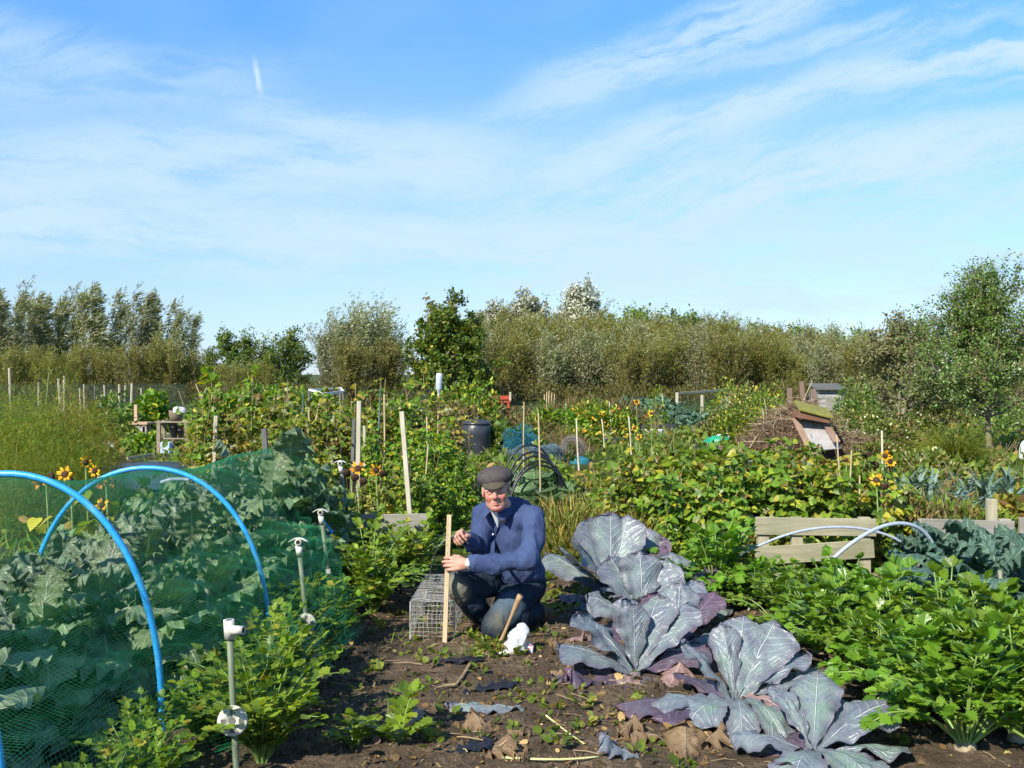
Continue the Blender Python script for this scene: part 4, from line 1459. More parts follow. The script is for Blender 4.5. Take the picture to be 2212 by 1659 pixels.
def pole(lab, top, bot, kind, disc=None, joint=None):
    top, bot = np.asarray(top), np.asarray(bot)
    t = thing('net_pole', lab, 'pole', bot, 0, 'poles along the netting')
    ax = unit(top - bot)
    L = np.linalg.norm(top - bot)
    g = G()
    g.tube([ax * -.12, ax * L * .5, ax * (L - .02)], .0125, 10)
    part(t, g, 'pipe', M['pole'], True)
    g, h = G(), G()
    tp = ax * L
    if kind == 'elbow':
        fit_tube(g, tp - ax * .05, tp + ax * .025, .021, .013)
        fit_tube(g, tp + [.012, -.012, -.012], tp + [.062, -.02, -.012], .017, .012)
        h.lathe([(0, .0), (.0125, 0)], tp + [.061, -.02, -.012], 12, (1, -.15, 0))
    else:
        fit_tube(g, tp - ax * .06, tp + ax * .0, .018, .012)
        g.lathe([(.012, -.02), (.019, -.02), (.019, .022), (.012, .022)], tp + ax * .018 + [0, .0, 0], 12, (.15, -1, .08))
        h.lathe([(0, .0), (.0125, 0)], tp + ax * .018 + unit([.15, -1, .08]) * .019, 12, (.15, -1, .08))
        u = np.linspace(-1, 1, 9)
        sad = np.array([[x * .052, y * .017, .037 - .020 * x * x + z] for x in u for y, z in ((-1, 0), (1, 0), (1, .006), (-1, .006))])
        Q = [[4 * i + k, 4 * i + (k + 1) % 4, 4 * i + 4 + (k + 1) % 4, 4 * i + 4 + k] for i in range(8) for k in range(4)] + [[0, 1, 2, 3], [32, 33, 34, 35]]
        g.add(sad + tp, Q)
    f = part(t, g, 'pipe_fitting', M['fitting'], True)
    part(f, h, 'socket', M['hole'])
    if disc:
        z, r = disc
        c = ax * z / ax[2] + np.array([0.002, -.024, 0])
        n = unit([.12, -1, .12])
        g, h = G(), G()
        g.lathe([(.0, .004), (r * .22, .004), (r * .24, .009), (r * .9, .007), (r, .004), (r, -.006), (r * .9, -.009), (0, -.009)], c, 28, n)
        part(t, g, 'disc', M['fitting'], True)
        xx = unit(np.cross((0, 0, 1), n))
        yy = np.cross(n, xx)
        Rm = np.stack([xx, yy, n], 1)
        for a in range(4):
            d2 = [xx, yy, -xx, -yy][a]
            e2 = [yy, -xx, -yy, xx][a]
            h.box(c + d2 * r * .58 + n * .0085, (r * .34 if a % 2 == 0 else r * .30, r * .30 if a % 2 == 0 else r * .34, .003), Rm)
        h.lathe([(0, .0105), (r * .2, .0105), (r * .2, .004)], c, 14, n)
        part(t, h, 'disc_slots', plain('slot_shade', (.17, .165, .135), (.1, .1, .08), .8, 40) if 'slot' not in M else M['slot'])
    if joint:
        g = G()
        c = ax * joint / ax[2]
        fit_tube(g, c - ax * .04, c + ax * .04, .018, .012)
        fit_tube(g, c + [-.01, -.008, 0], c + [-.05, -.012, -.004], .015, .011)
        fit_tube(g, c + [.004, -.008, -.006], c + [.028, -.012, -.008], .013, .01)
        part(t, g, 'pipe_joint', M['fitting'], True)
    return t


pole('nearest pole, with a white elbow on top and the biggest slotted disc', at(495, 1352, 3.92), gx(512, 3.92), 'elbow', (.253, .058))
pole('pole with a saddle tee on top and a slotted disc among the parsnips', at(645, 1178, 5.5), gx(672, 5.5), 'tee', (.24, .053))
pole('pole with a saddle tee on top and a small side joint halfway down', at(693, 1113, 6.6), gx(722, 6.6), 'tee', None, .278)
pole('farthest and tallest pole, leaning, in front of the sunflowers', at(735, 1006, 7.95), gx(772, 7.95), 'tee', None, .25)

# ================================================================ red cabbages
gcab = 'red cabbages'


def cabbage(loc, lab, leaves, heart=None, seed=0, stalk=.05, low=.92, ls=.92):
    r = np.random.default_rng(seed + 100)
    t = thing('red_cabbage', lab, 'red cabbage', loc, 0, gcab)
    g = G()
    g.tube([(0, 0, -.03), (0, 0, stalk)], [.03, .025], 9)
    part(t, g, 'stalk', M['cabstem'], True)
    skirt = [(a_ + r.normal() * 14, r.uniform(4, 14), r.uniform(-40, -15), r.uniform(.26, .36), r.uniform(.12, .16), .03, 1 if r.random() < .6 else 0) for a_ in (30, 85, 140, 200, 255, 310)]
    for a, e0, c, L, W, z, m in list(leaves) + skirt:
        g = G()
        bigleaf(g, (.015 * math.cos(R(a)), .015 * math.sin(R(a)), z * .7), R(a), R(e0 * low), R(c), L * ls, W * ls, sh_cab, r.uniform(.009, .017), r.uniform(.04, .32), .055, 4.5, 34, 21, .04, R(r.normal() * 12), r=r)
        part(t, g, 'leaf', M[('redcab', 'redcab_dark', 'pinkleaf', 'withered')[m]], True)
    if heart:
        g = G()
        for k in range(7):
            bigleaf(g, (0, 0, .1), k * 2.4, R(72), R(95), heart * 1.5, heart * .75, sh_cab, .006, .3, .04, 5, 14, 9, r=r)
        part(t, g, 'heart', M['redcab'], True)
    return t


cabbage(gx(1590, 4.72), 'largest red cabbage, with broad upright blue-grey leaves fanned above a pink withered one',
        [(42, 62, -18, .50, .17, .08, 0), (98, 76, -12, .40, .085, .09, 0), (150, 66, -25, .40, .10, .08, 0), (8, 30, -22, .50, .13, .08, 0), (20, 42, -25, .47, .12, .09, 0), (70, 66, -15, .48, .13, .09, 0), (192, 22, -38, .46, .12, .07, 0), (186, 12, -20, .62, .15, .06, 1), (205, 16, -30, .5, .13, .05, 1),
         (178, 8, -22, .55, .14, .04, 1), (222, 28, -75, .42, .15, .09, 0), (262, 30, -95, .42, .09, .1, 0), (290, 25, -90, .50, .085, .1, 0), (320, 50, -150, .34, .05, .08, 2), (335, 12, -45, .36, .08, .06, 3), (120, 20, -20, .4, .14, .05, 1)], None, 1, low=.86, ls=.92)
cabbage(gx(1757, 4.12), 'red cabbage cut by the lower picture edge, one veined leaf spread to the right',
        [(25, 45, -30, .44, .17, .07, 0), (70, 62, -25, .42, .12, .08, 0), (110, 64, -30, .36, .06, .08, 0), (160, 30, -40, .36, .11, .06, 0), (5, 22, -35, .42, .13, .05, 0), (240, 30, -60, .35, .12, .08, 0), (300, 30, -70, .35, .13, .08, 0), (55, 30, -30, .36, .13, .05, 1)], None, 2, low=.74, ls=.95)
cabbage(gx(1373, 5.22), 'red cabbage in mid row with a broad pale leaf spread flat to the left',
        [(168, 32, -35, .42, .19, .06, 0), (146, 48, -25, .42, .17, .08, 0), (112, 78, -10, .36, .085, .1, 0), (92, 84, -5, .33, .09, .09, 0), (35, 48, -22, .48, .15, .08, 0), (15, 25, -25, .42, .14, .06, 1), (58, 58, -20, .44, .13, .08, 0), (190, 10, -40, .34, .13, .04, 1), (240, 12, -60, .2, .10, .05, 2), (310, 8, -50, .24, .11, .04, 1)], None, 3, ls=1.02, low=1.0)
cabbage(gx(1392, 6.1), 'red cabbage with a round heart and cupped leaves, behind the mid-row one',
        [(172, 35, -25, .36, .13, .1, 0), (140, 62, -20, .42, .15, .12, 0), (95, 75, -12, .40, .13, .13, 0), (50, 60, -15, .40, .14, .12, 0), (15, 40, -20, .42, .15, .1, 0), (350, 35, -35, .32, .13, .08, 0), (300, 60, -20, .26, .10, .1, 0), (225, 55, -25, .28, .12, .1, 0), (60, 30, -20, .5, .16, .06, 0)], .11, 4, ls=1.08, low=1.05)
cabbage(gx(1320, 7.0), 'red cabbage farthest along the row, right behind the man, upright green-grey leaf in front',
        [(200, 62, -20, .42, .19, .1, 0), (170, 48, -20, .42, .14, .1, 0), (150, 30, -15, .5, .16, .1, 0), (120, 66, -10, .48, .16, .12, 0), (85, 72, -10, .50, .15, .12, 0), (55, 66, -12, .50, .15, .12, 0), (20, 45, -25, .46, .17, .1, 1), (345, 30, -30, .42, .15, .08, 1), (280, 30, -50, .36, .15, .1, 0)], .1, 5, ls=1.12, low=1.04)
cabbage(gx(1462, 5.75), 'loose dark red cabbage filling the gap between the hearted and the mid-row one', [(130, 60, -25, .36, .13, .08, 1), (75, 66, -18, .40, .14, .08, 0), (30, 52, -22, .42, .15, .08, 1), (345, 30, -35, .36, .13, .06, 0), (200, 42, -30, .32, .12, .08, 1), (265, 35, -50, .28, .11, .08, 0)], None, 7, low=1.0)
cabbage(gx(1385, 7.3), 'dark leafy red cabbage behind the hearted one, its leaves standing up', [(120, 66, -18, .42, .14, .1, 1), (80, 74, -12, .46, .15, .1, 0), (45, 62, -18, .44, .14, .1, 1), (10, 45, -25, .38, .13, .08, 1), (165, 50, -25, .36, .13, .08, 0), (270, 45, -40, .30, .12, .08, 1)], None, 8, low=1.04)
cabbage(gx(1475, 6.75), 'small red cabbage with dark purple leaves at the pale pipe end',
        [(160, 50, -25, .32, .12, .08, 1), (100, 62, -20, .36, .12, .08, 0), (40, 50, -25, .34, .12, .08, 1), (350, 30, -35, .32, .12, .06, 1), (220, 40, -50, .28, .1, .08, 0)], None, 6, ls=1.1)


def loose(lab, base, az, L, W, mat, e0=8, c=-18, name='fallen_leaf', cat='leaf', grp=None, fold=0.0, seed=0, ruf=.018, cup=.1):
    r = np.random.default_rng(seed + 300)
    g = G()
    b = np.asarray(base, float)
    bigleaf(g, (0, 0, 0), az, R(e0), R(c), L, W, sh_cab, ruf, cup, .09, 6, 24, 15, .12, fold=fold, r=r)
    o = g.build(name, M[mat], None, True, loc=b)
    return tag(o, lab, cat, grp)


loose('blue-grey cabbage leaf lying folded on the bare soil of the path', gp(1132, 1545) + [0, 0, .03], R(178), .38, .11, 'redcab', 10, -20, seed=1, fold=.45, cup=.0, ruf=.02)
loose('small blue cabbage leaf standing up at the lower edge of the soil', gp(1385, 1650) + [0, 0, .02], R(165), .2, .07, 'redcab', 22, 20, seed=2, fold=.4)
wl = [(1010, 1622, 60, .16, .08, 'withered'), (1060, 1600, 120, .20, .07, 'withered'), (1040, 1650, 20, .15, .07, 'withered'), (1150, 1600, 160, .12, .05, 'withered'), (1330, 1605, 40, .15, .06, 'withered'),
      (1370, 1590, 10, .15, .06, 'withered'), (1440, 1610, 170, .17, .07, 'withered'), (1500, 1625, 10, .16, .06, 'withered'), (1250, 1480, 170, .18, .07, 'redcab_dark'), (1310, 1490, 190, .24, .08, 'redcab_dark'),
      (1300, 1385, 195, .30, .05, 'pinkleaf'), (1230, 1400, 200, .15, .05, 'withered'), (1260, 1425, 240, .12, .05, 'withered'), (1230, 1470, 150, .12, .05, 'withered'), (1440, 1500, 60, .22, .1, 'pinkleaf'),
      (1690, 1590, 140, .2, .06, 'withered'), (1650, 1585, 60, .24, .08, 'pinkleaf'), (1480, 1655, 80, .2, .09, 'withered'), (860, 1585, 30, .10, .05, 'withered'), (1120, 1660, 100, .14, .06, 'withered')]
wd = {'withered': 'tan, curled dead', 'redcab_dark': 'dark purple wilted', 'pinkleaf': 'pinkish wilted'}
wt = ['in the lower path soil, leftmost of the dead heap', 'standing on edge just below the folded blue leaf', 'at the bottom of the dead heap under the folded blue leaf', 'right of the dead heap below the folded blue leaf', 'left of the small standing blue leaf', 'behind the small standing blue leaf',
      'under the drooping front of the largest cabbage', 'right of the small standing blue leaf near the edge', 'at the left skirt of the mid-row cabbage', 'just below the pale spread leaf of the mid-row cabbage', 'pointing at the white bag from the hearted cabbage', 'shrivelled, between white bag and mid-row cabbage', 'right of the white bag on open soil', 'on open soil left of the purple skirt',
      'under the mid-row cabbage heart side', 'beside the pink curl under the largest cabbage', 'below the largest cabbage, between two front leaves', 'at the lower edge between the two front cabbages', 'small, beside the seedlings on the path', 'at the very bottom edge of the path']
for k, ((px, py, az, L, Wd, m), tl_) in enumerate(zip(wl, wt)):
    loose('%s leaf %s' % (wd[m], tl_), gp(px, py) + [0, 0, .025], R(az), L, Wd, m, 20, -20 + 60 * ((k * 7) % 5 - 2) / 2, 'withered_leaf', 'dead leaf', 'dead leaves on the soil', fold=.3, seed=k + 10, ruf=.03, cup=.5)

# two bright seedlings on the path, a curved stalk, black plastic shreds
sd = parsnip(31, .2, 5)
place(sd, 'light green seedling low on the path nearest the left net', gx(768, 4.25), 1, .8, 'seedlings on the path')
dup(sd, 'light green seedling standing up in the middle of the lower path', gx(858, 4.3), 3.4, 1.05, 'seedlings on the path')
g = G()
u = np.linspace(0, 1, 14)
pts = np.array([gp(940 + 80 * x, 1500 - 8 * math.sin(x * 3) - 60 * max(0, x - .55) ** 1.3 / .35) for x in u]) + [0, 0, .03]
g.tube(pts, np.linspace(.005, .011, 14), 7)
tag(g.build('curved_stalk', M['drystem'], None, True), 'curved brown cabbage stalk lying on the soil path', 'stalk')
M['blackplastic'] = plain('black_plastic', (0.018, 0.02, 0.024), (0.012, 0.012, 0.014), 0.35, 20, spec=0.5, bump=.5)
for k, (px, py, az, L, l) in enumerate([(1000, 1505, 20, .3, 'half buried under the curved stalk'), (910, 1440, 0, .35, 'sticking out of the soil before the wire cage'), (900, 1600, 100, .35, 'half buried near the standing seedling'), (960, 1640, 30, .25, 'at the bottom of the path left of the dead leaf heap'), (1465, 1285, 10, .35, 'under the small dark cabbage by the pipe end')]):
    loose('black plastic shred ' + l, gp(px, py) + [0, 0, .02], R(az), L, .06, 'blackplastic', 8, -10, 'plastic_shred', 'plastic shred', 'black plastic shreds', ruf=.012, seed=40 + k)

M['palestalk'] = plain('pale_stalk', (.62, .58, .30), (.45, .46, .18), .5, 12)
for k, (pts, rr, l) in enumerate([([(1085, 1652), (1150, 1656), (1230, 1657), (1295, 1650)], .006, 'long pale yellow stalk lying at the bottom edge of the soil'), ([(1180, 1560), (1230, 1600), (1262, 1622)], .005, 'pale split stalk beside the folded blue cabbage leaf'), ([(1010, 1432), (1045, 1428), (1080, 1420)], .005, 'yellow-green stalk lying before the batten'),
                               ([(1310, 1395), (1270, 1410), (1235, 1418)], .009, 'thick pinkish stalk pointing from the cabbages to the bag'), ([(2040, 1570), (2100, 1592), (2170, 1632), (2240, 1680)], .009, 'thick ribbed celery stalk lying across the lower right corner'), ([(1250, 1455), (1310, 1470), (1345, 1490)], .005, 'short yellow stalk left of the mid-row cabbage')]):
    g = G()
    P = spline([gp(*q) + [0, 0, .03 + (.10 if k == 4 else 0)] for q in pts], 16)
    g.tube(P, np.linspace(rr, rr * .6, 16), 7)
    tag(g.build('fallen_stalk', M['cabstem' if k == 3 else 'celstem' if k in (2, 4) else 'palestalk'], None, True), l, 'stalk', 'fallen stalks')

# ================================================================ celeriac, cauliflowers, grey hoops on the right
cp = Protos([celery(41, .46, 34), celery(42, .44, 32), celery(43, .48, 35)])
cl_l = [(1548, 6.95, 1.2, 'tall one with red-tinged stalks behind the cabbages, first of its row'), (1625, 6.75, .72, 'second in the front row, below the left end of the thin pipe'), (1690, 6.15, .80, 'in the front row before the lower pallet board'), (1768, 5.72, .88, 'in the front row, white root showing left of the split stalk'),
        (1836, 5.35, 1.0, 'in the front row with a bare white root and long stalk lying left'), (1905, 4.98, .72, 'small one in the front row with dry stalks at its root'), (1985, 4.62, 1.0, 'in the front row beside the veined cabbage leaf'), (2085, 4.25, 1.05, 'at the lower right with thick pale stalks spread'), (2200, 4.35, 1.0, 'in the bottom right corner'),
        (1650, 7.1, .6, 'in the back row under the thin grey pipe'), (1735, 6.7, .68, 'in the back row under the thick grey pipe'), (1815, 6.3, .80, 'in the back row right of the thick pipe foot'), (1890, 5.9, .9, 'in the back row just left of the cauliflowers'), (1965, 5.55, 1.0, 'in the back row below the first cauliflower'),
        (2045, 5.2, 1.0, 'in the back row below the second cauliflower, one stalk bolt upright'), (2130, 4.95, 1.05, 'in the back row near the right edge'), (2210, 4.75, 1.0, 'in the back row cut by the right edge'), (1590, 6.95, .62, 'low one between the tall plant and the lower pallet board'), (1860, 5.7, .9, 'between the rows, left of centre'), (1945, 5.15, .95, 'between the rows, right of centre'), (2120, 4.55, .95, 'between the rows at the lower right')]
for px, d, s, l in cl_l:
    cp.put('celeriac ' + l, gx(px, d), r_.random() * 6.28, s * r_.uniform(.93, 1.05), 'celeriac rows')
cf = Protos([kale(51, .62, 'cauli', 'cauliflower_plant', 'cauliflower', .46, .17, 20, 1.0, .12, .03), kale(52, .55, 'cauli', 'cauliflower_plant', 'cauliflower', .5, .19, 18, 1.0, .10, .03)])
for px, d, s, l in [(2012, 7.3, .78, 'just right of the grey pipe arches'), (2080, 6.3, .9, 'behind the back celeriac row'), (2160, 5.9, 1.0, 'with pale veins, nearest the right edge'), (2095, 7.3, .85, 'under the far right pallet board'), (2215, 6.5, .95, 'half out of the right edge below the grey board')]:
    cf.put('dark blue-green cauliflower plant ' + l, gx(px, d), r_.random() * 6.28, s, 'cauliflowers on the right')


for nm, pts, rp, lab in [('a', [(1500, 1300, 7.3), (1520, 1268, 7.3), (1550, 1234, 7.3), (1590, 1205, 7.3), (1650, 1172, 7.32), (1720, 1147, 7.34), (1790, 1137, 7.36), (1860, 1139, 7.38), (1945, 1162, 7.4), (2000, 1220, 7.42), (2015, 1290, 7.42)], .0098, 'thin grey pipe hoop arching low from the cabbages to the cauliflowers'),
                         ('b', [(1740, 1310, 6.85), (1752, 1265, 6.85), (1775, 1232, 6.86), (1810, 1195, 6.88), (1860, 1158, 6.9), (1905, 1135, 6.95), (1945, 1127, 7.0), (1980, 1134, 7.05), (2008, 1155, 7.1), (2040, 1230, 7.15), (2045, 1310, 7.15)], .0135, 'thicker grey pipe hoop crossing in front of the thin one')]:
    g = G()
    g.tube(spline([at(*p) for p in pts], 50), rp, 10)
    tag(g.build('pipe_hoop', M['greypipe'], None, True), lab, 'pipe hoop', 'grey pipe hoops on the right')
g = G()
g.tube(spline([at(348, 1042, 7.0), at(375, 1033, 6.95), at(410, 1036, 6.9)], 12), .012, 9)
tag(g.build('pipe_offcut', M['greypipe'], None, True), 'short grey pipe end resting on the kale inside the blue arch', 'pipe')

# ================================================================ pallet boards edging the bed
M['board'] = wood('weathered_board', (0.36, 0.33, 0.22), (0.22, 0.21, 0.13), 1, 0)
M['boardgrey'] = wood('grey_board', (0.30, 0.28, 0.24), (0.19, 0.18, 0.15), 1, 0)
M['upright'] = wood('weathered_upright', (0.42, 0.38, 0.26), (0.28, 0.25, 0.17), 1, 2)


def pallet(lab, x0, x1, d, mat, boards, ups, tall=None):
    a = gx(x0, d)[0]
    L = gx(x1, d)[0] - a
    t = thing('pallet_fence', lab, 'pallet fence', (a, d, 0), 0, 'pallets edging the bed')
    for k, (z0, z1) in enumerate(boards):
        g = G()
        e = rng.normal(size=4) * .012
        g.bar((e[0], e[1] * .4, (z0 + z1) / 2 + e[2]), (L + e[3], 0, (z0 + z1) / 2 - e[2]), .02, z1 - z0, (0, 0, 1), .004)
        part(t, g, 'board', mat)
    for u in ups:
        g = G()
        g.bar((u * L, .045, -.1), (u * L, .045, boards[0][1] + .0), .09, .06, (0, 1, 0), .004)
        part(t, g, 'upright', M['upright'])
    if tall:
        g = G()
        g.bar((tall[0] * L, .05, -.1), (tall[0] * L, .05, tall[1]), .075, .05, (0, 1, 0), .004)
        part(t, g, 'post', M['upright'])
    return t


bz = [(.352, .492), (.10, .252), (-.13, .01)]
pallet('grey pallet with two short boards showing left of the man, dappled with leaf shadow', 610, 921, 7.9, M['boardgrey'], bz, (.1, .5, .9))
pallet('pallet of greenish boards behind the celeriac, under the bean hedge', 1630, 1892, 7.9, M['board'], [(.325, .465), (.12, .265), (-.10, .03)], (.08, .36, .92))
pallet('pallet of pale grey boards at the right edge, with a tall square post', 1990, 2196, 7.8, M['boardgrey'], [(.33, .465), (.03, .29)], (.06, .9), (.77, .62))
pallet('grey pallet end at the right picture edge', 2200, 2420, 7.85, M['boardgrey'], [(.33, .465), (.1, .24)], (.1, .9))
# ================================================================ the kneeling man
hu = lambda px, py, d: at(px, py, d)
hipL, hipR = np.array([.105, 6.30, .27]), np.array([-.055, 6.39, .28])
kneeL, kneeR = np.array([-.105, 6.00, .075]), np.array([-.325, 6.04, .335])
ankL, ankR = np.array([.175, 6.33, .085]), np.array([-.19, 6.24, .075])
pel = np.array([.03, 6.36, .31])
chest = np.array([-.015, 6.20, .62])
shL, shR = np.array([.118, 6.10, .735]), np.array([-.168, 6.21, .745])
elL, wrL = np.array([.072, 5.90, .512]), np.array([-.262, 5.862, .490])
elR, wrR = np.array([-.195, 6.14, .530]), np.array([-.268, 5.975, .620])
neck = np.array([-.065, 6.13, .775])
hd = np.array([-.098, 6.045, .905])                       # middle of the head
# head axes: X to his left (picture right), Y the way he looks, Z up through the crown; tipped forward and a little to his right
yv = unit(np.array([-.06, -1.0, -.01]))
zv = np.array([-.12, -.07, 1.0])
zv = unit(zv - yv * np.dot(zv, yv))
xv = np.cross(zv, yv) * 1.0
xv = -xv if xv[0] < 0 else xv
HM = np.stack([xv, yv, zv], 1)


def hp(x, y, z):
    return hd + HM @ np.array([x, y, z])


def skin_mat():
    s = NT('weathered_skin')
    tc = s.n('ShaderNodeTexCoord')
    c = s.ramp(s.noise(45, 5, s.obj(), .7), [(.3, (0.50, 0.235, 0.165)), (.7, (0.58, 0.31, 0.225))])
    f = None
    for p, r0, r1 in ((hp(.046, .07, -.040), .012, .042), (hp(-.046, .07, -.040), .012, .042), (hp(0, .105, -.034), .010, .030), (hp(0, .07, -.112), .01, .035)):
        d = s.n('ShaderNodeVectorMath', operation='DISTANCE')
        s.k(tc.outputs['Object'], d.inputs[0])
        d.inputs[1].default_value = tuple(p)
        m = s.n('ShaderNodeMapRange', interpolation_type='SMOOTHSTEP')
        s.k(d.outputs['Value'], m.inputs[0])
        for i_, q in enumerate((r0, r1, .75, 0.0)): m.inputs[i_ + 1].default_value = q
        f = m.outputs[0] if f is None else s.math('MAXIMUM', f, m.outputs[0])
    c = s.mix(s.math('MULTIPLY', f, s.math('ADD', s.math('MULTIPLY', s.noise(110, 3, s.obj()), .8), .5)), c, (0.50, 0.125, 0.095))
    return s.bsdf(c, .5, .4, s.math('ADD', s.noise(160, 5, s.obj(), .7), s.noise(40, 3, s.obj())), .35, .004, trans=.04)


M['skin'] = skin_mat()


def hand(S, wr, ax, nrm, thumb_side, curl, spread, L=.088, rad=.0088, base=None, lens=(.9, 1.0, .95, .76), th=None):
    """palm from the wrist along ax, back of the hand facing nrm, five bent fingers"""
    ax, nrm = unit(ax), unit(nrm)
    sd = unit(np.cross(ax, nrm)) * thumb_side
    kn = wr + ax * .088
    S.chain([wr, wr + ax * .03], [.024, .026], .012)
    for k in range(4):
        o = (.5 - k / 3) * .066
        S.cone(wr + ax * .02 + sd * o * .62, kn + sd * o - ax * .005 * abs(k - 1), .0155, .0115, .012)
    for k in range(4):
        o = (.5 - k / 3) * .066
        p = kn + sd * o - ax * .005 * abs(k - 1)
        d = unit(ax + sd * o * spread)
        pts, rr = [p], [rad * 1.15]
        cu = curl[k]
        ang = 0
        for seg, (sl_, c) in enumerate(zip((.042, .027, .022), cu)):
            ang += c
            dd = d * math.cos(ang) - nrm * math.sin(ang)
            pts.append(pts[-1] + dd * sl_ * lens[k])
            rr.append(rad * (1.05, .95, .78)[seg])
        S.chain(pts, rr, .004)
    a = wr + ax * .022 + sd * .022 - nrm * .010
    t1, t2, t3 = th
    b = a + (ax * t1[0] + sd * t1[1] + nrm * t1[2])
    c = b + (ax * t2[0] + sd * t2[1] + nrm * t2[2])
    e = c + (ax * t3[0] + sd * t3[1] + nrm * t3[2])
    S.chain([a, b, c, e], [.015, .0125, .0105, .008], .008)


# ---- body: head, neck, hands and the limbs under the clothes, one surface
B = SDF((-.52, 5.74, -.02), (.36, 6.56, 1.06), .0042)
B.ell(hp(0, -.018, .035), (.076, .094, .090), .02, HM)                 # skull
B.ell(hp(0, .026, -.045), (.065, .064, .076), .03, HM)                 # face
B.ell(hp(0, .050, -.106), (.036, .032, .024), .022, HM)                 # chin
B.ell(hp(0, .018, -.084), (.063, .048, .038), .025, HM)                 # jowls
for sx in (-1, 1):
    B.ell(hp(.038 * sx, .062, -.036), (.024, .020, .022), .018, HM)    # cheek
    B.ell(hp(.030 * sx, .080, .004), (.026, .013, .010), .012, HM)     # brow
    B.ell(hp(.031 * sx, .089, -.012), (.016, .011, .009), .007, HM, True)   # eye socket
    B.ell(hp(.031 * sx, .074, -.012), (.0140, .0150, .0085), .003, HM)  # lids over the eyeball
    B.ell(hp(.079 * sx, -.016, -.012), (.010, .022, .036), .006, HM)   # ear
    B.ell(hp(.084 * sx, -.008, -.006), (.006, .010, .018), .004, HM, True)
    B.ell(hp(.013 * sx, .098, -.040), (.0095, .010, .0085), .006, HM)  # nostril wing
    B.cone(hp(.019 * sx, .090, -.046), hp(.029 * sx, .080, -.060), .002, .002, .006, True)   # fold beside the mouth
B.cone(hp(0, .088, .002), hp(0, .108, -.036), .0085, .0135, .010)      # nose
B.cone(hp(-.018, .078, -.072), hp(.018, .078, -.072), .008, .008, .010)   # mouth bulge
B.cone(hp(-.030, .078, -.0725), hp(0, .092, -.0775), .003, .003, .003, True)   # mouth line, corners up
B.cone(hp(0, .092, -.0775), hp(.030, .078, -.0725), .003, .003, .003, True)
B.cone(hp(-.022, .082, -.094), hp(.022, .082, -.094), .003, .003, .008, True)   # hollow under the lower lip
for sx in (-1, 1):
    B.cone(hp(.022 * sx, .090, -.046), hp(.040 * sx, .072, -.078), .0022, .0022, .005, True)   # cheek fold
    B.cone(hp(.018 * sx, .090, -.026), hp(.044 * sx, .078, -.028), .0018, .0018, .005, True)   # bag under the eye
    for k_ in range(3):
        B.cone(hp(.049 * sx, .066, -.010 - .004 * k_), hp(.060 * sx, .052, -.004 - .010 * k_), .0012, .0012, .003, True)   # crow's feet
B.cone(hp(-.03, .088, .022), hp(.03, .088, .022), .0016, .0016, .004, True)
B.cone(hp(0, -.03, -.06), neck + [0, .03, -.02], .058, .062, .03)
B.chain([neck, chest + [.02, .04, 0], pel], [.06, .08, .09], .04)
for a, b, c, r in ((shL, elL, wrL, (.030, .026, .025)), (shR, elR, wrR, (.030, .026, .025))):
    B.cone(chest + [0, 0, .06], a, .045, r[0], .02)
    B.chain([a, b, c], r, .02)
for a, b, c in ((hipL, kneeL, ankL), (hipR, kneeR, ankR)):
    B.cone(pel, a, .09, .07, .04)
    B.chain([a, b, c], (.066, .046, .034), .02)
# his left hand closes round the batten from the front
axL = unit(np.array([-1, -.06, .02]))
hand(B, wrL, axL, unit(np.array([.06, -1, .25])), 1, [(.35, .75, .55), (.30, .80, .60), (.30, .80, .6), (.35, .8, .6)], 1.0, th=((.03, .018, -.016), (.022, .004, -.02), (.02, .0, -.012)))
# his right hand pinches the wire behind the batten
axR = unit(np.array([-.62, -.62, .42]))
hand(B, wrR, axR, unit(np.array([-.55, .25, .85])), -1, [(.85, .8, .5), (.8, .8, .5), (.8, .8, .5), (.8, .8, .5)], .6, th=((.028, .016, -.018), (.026, .0, -.01), (.018, -.008, -.004)))
man = B.net().build('person', M['skin'], None, True)
tag(man, 'person kneeling on one knee in blue shirt, jeans and dark peaked cap, holding a batten', 'person')


def cloth_disp(S, A, f, o, st=(1, 1, 1), ridg=True):
    p = S.points()
    n = fbm(p * np.asarray(st, np.float32), f, 3, .5, o)
    S.f += (np.abs(n - .5) * 2 - .3 if ridg else (n - .5) * 2).astype(np.float32) * A


# ---- shirt
S = SDF((-.36, 5.78, .26), (.36, 6.62, .92), .006)
tv = unit(shR - shL)
fv = unit(np.array([-.5, -.86, 0]))
S.ell(chest + [.02, .03, .02], (.155, .125, .19), .05, np.stack([tv, fv, np.cross(tv, fv)], 1))
S.ell(chest * .45 + pel * .55 + fv * .02 + [0.03, 0, .0], (.152, .145, .15), .06, np.stack([tv, fv, np.cross(tv, fv)], 1))
S.ell(pel + [.015, -.02, .04], (.172, .155, .10), .05, np.stack([tv, fv, np.cross(tv, fv)], 1))
S.ell(chest + [.05, .08, .07], (.13, .09, .12), .05)
S.cone(shL + [-.02, .01, -.012], shR + [.02, -.005, -.012], .066, .062, .04)
S.cone(neck + [.0, .03, -.035], neck + [.0, .02, .0], .078, .066, .02)
S.chain([shL + [.015, 0, -.01], shL * .5 + elL * .5 + [.035, -.01, 0], elL + [.02, 0, 0]], [.064, .063, .059], .025)
S.chain([elL + [.02, 0, 0], elL * .5 + wrL * .5 + [0, 0, -.012], wrL * .86 + elL * .14, wrL * .95 + elL * .05], [.060, .053, .045, .041], .02)
S.ell(elL * .45 + wrL * .55 + [.0, .0, -.05], (.05, .035, .022), .02)
S.chain([shR + [-.012, 0, -.01], elR * .5 + shR * .5, elR], [.062, .060, .052], .025)
S.chain([elR, elR * .4 + wrR * .6, wrR * .9 + elR * .1], [.056, .048, .042], .02)
S.ell(wrR + [.0, .03, -.062], (.026, .032, .026), .01)
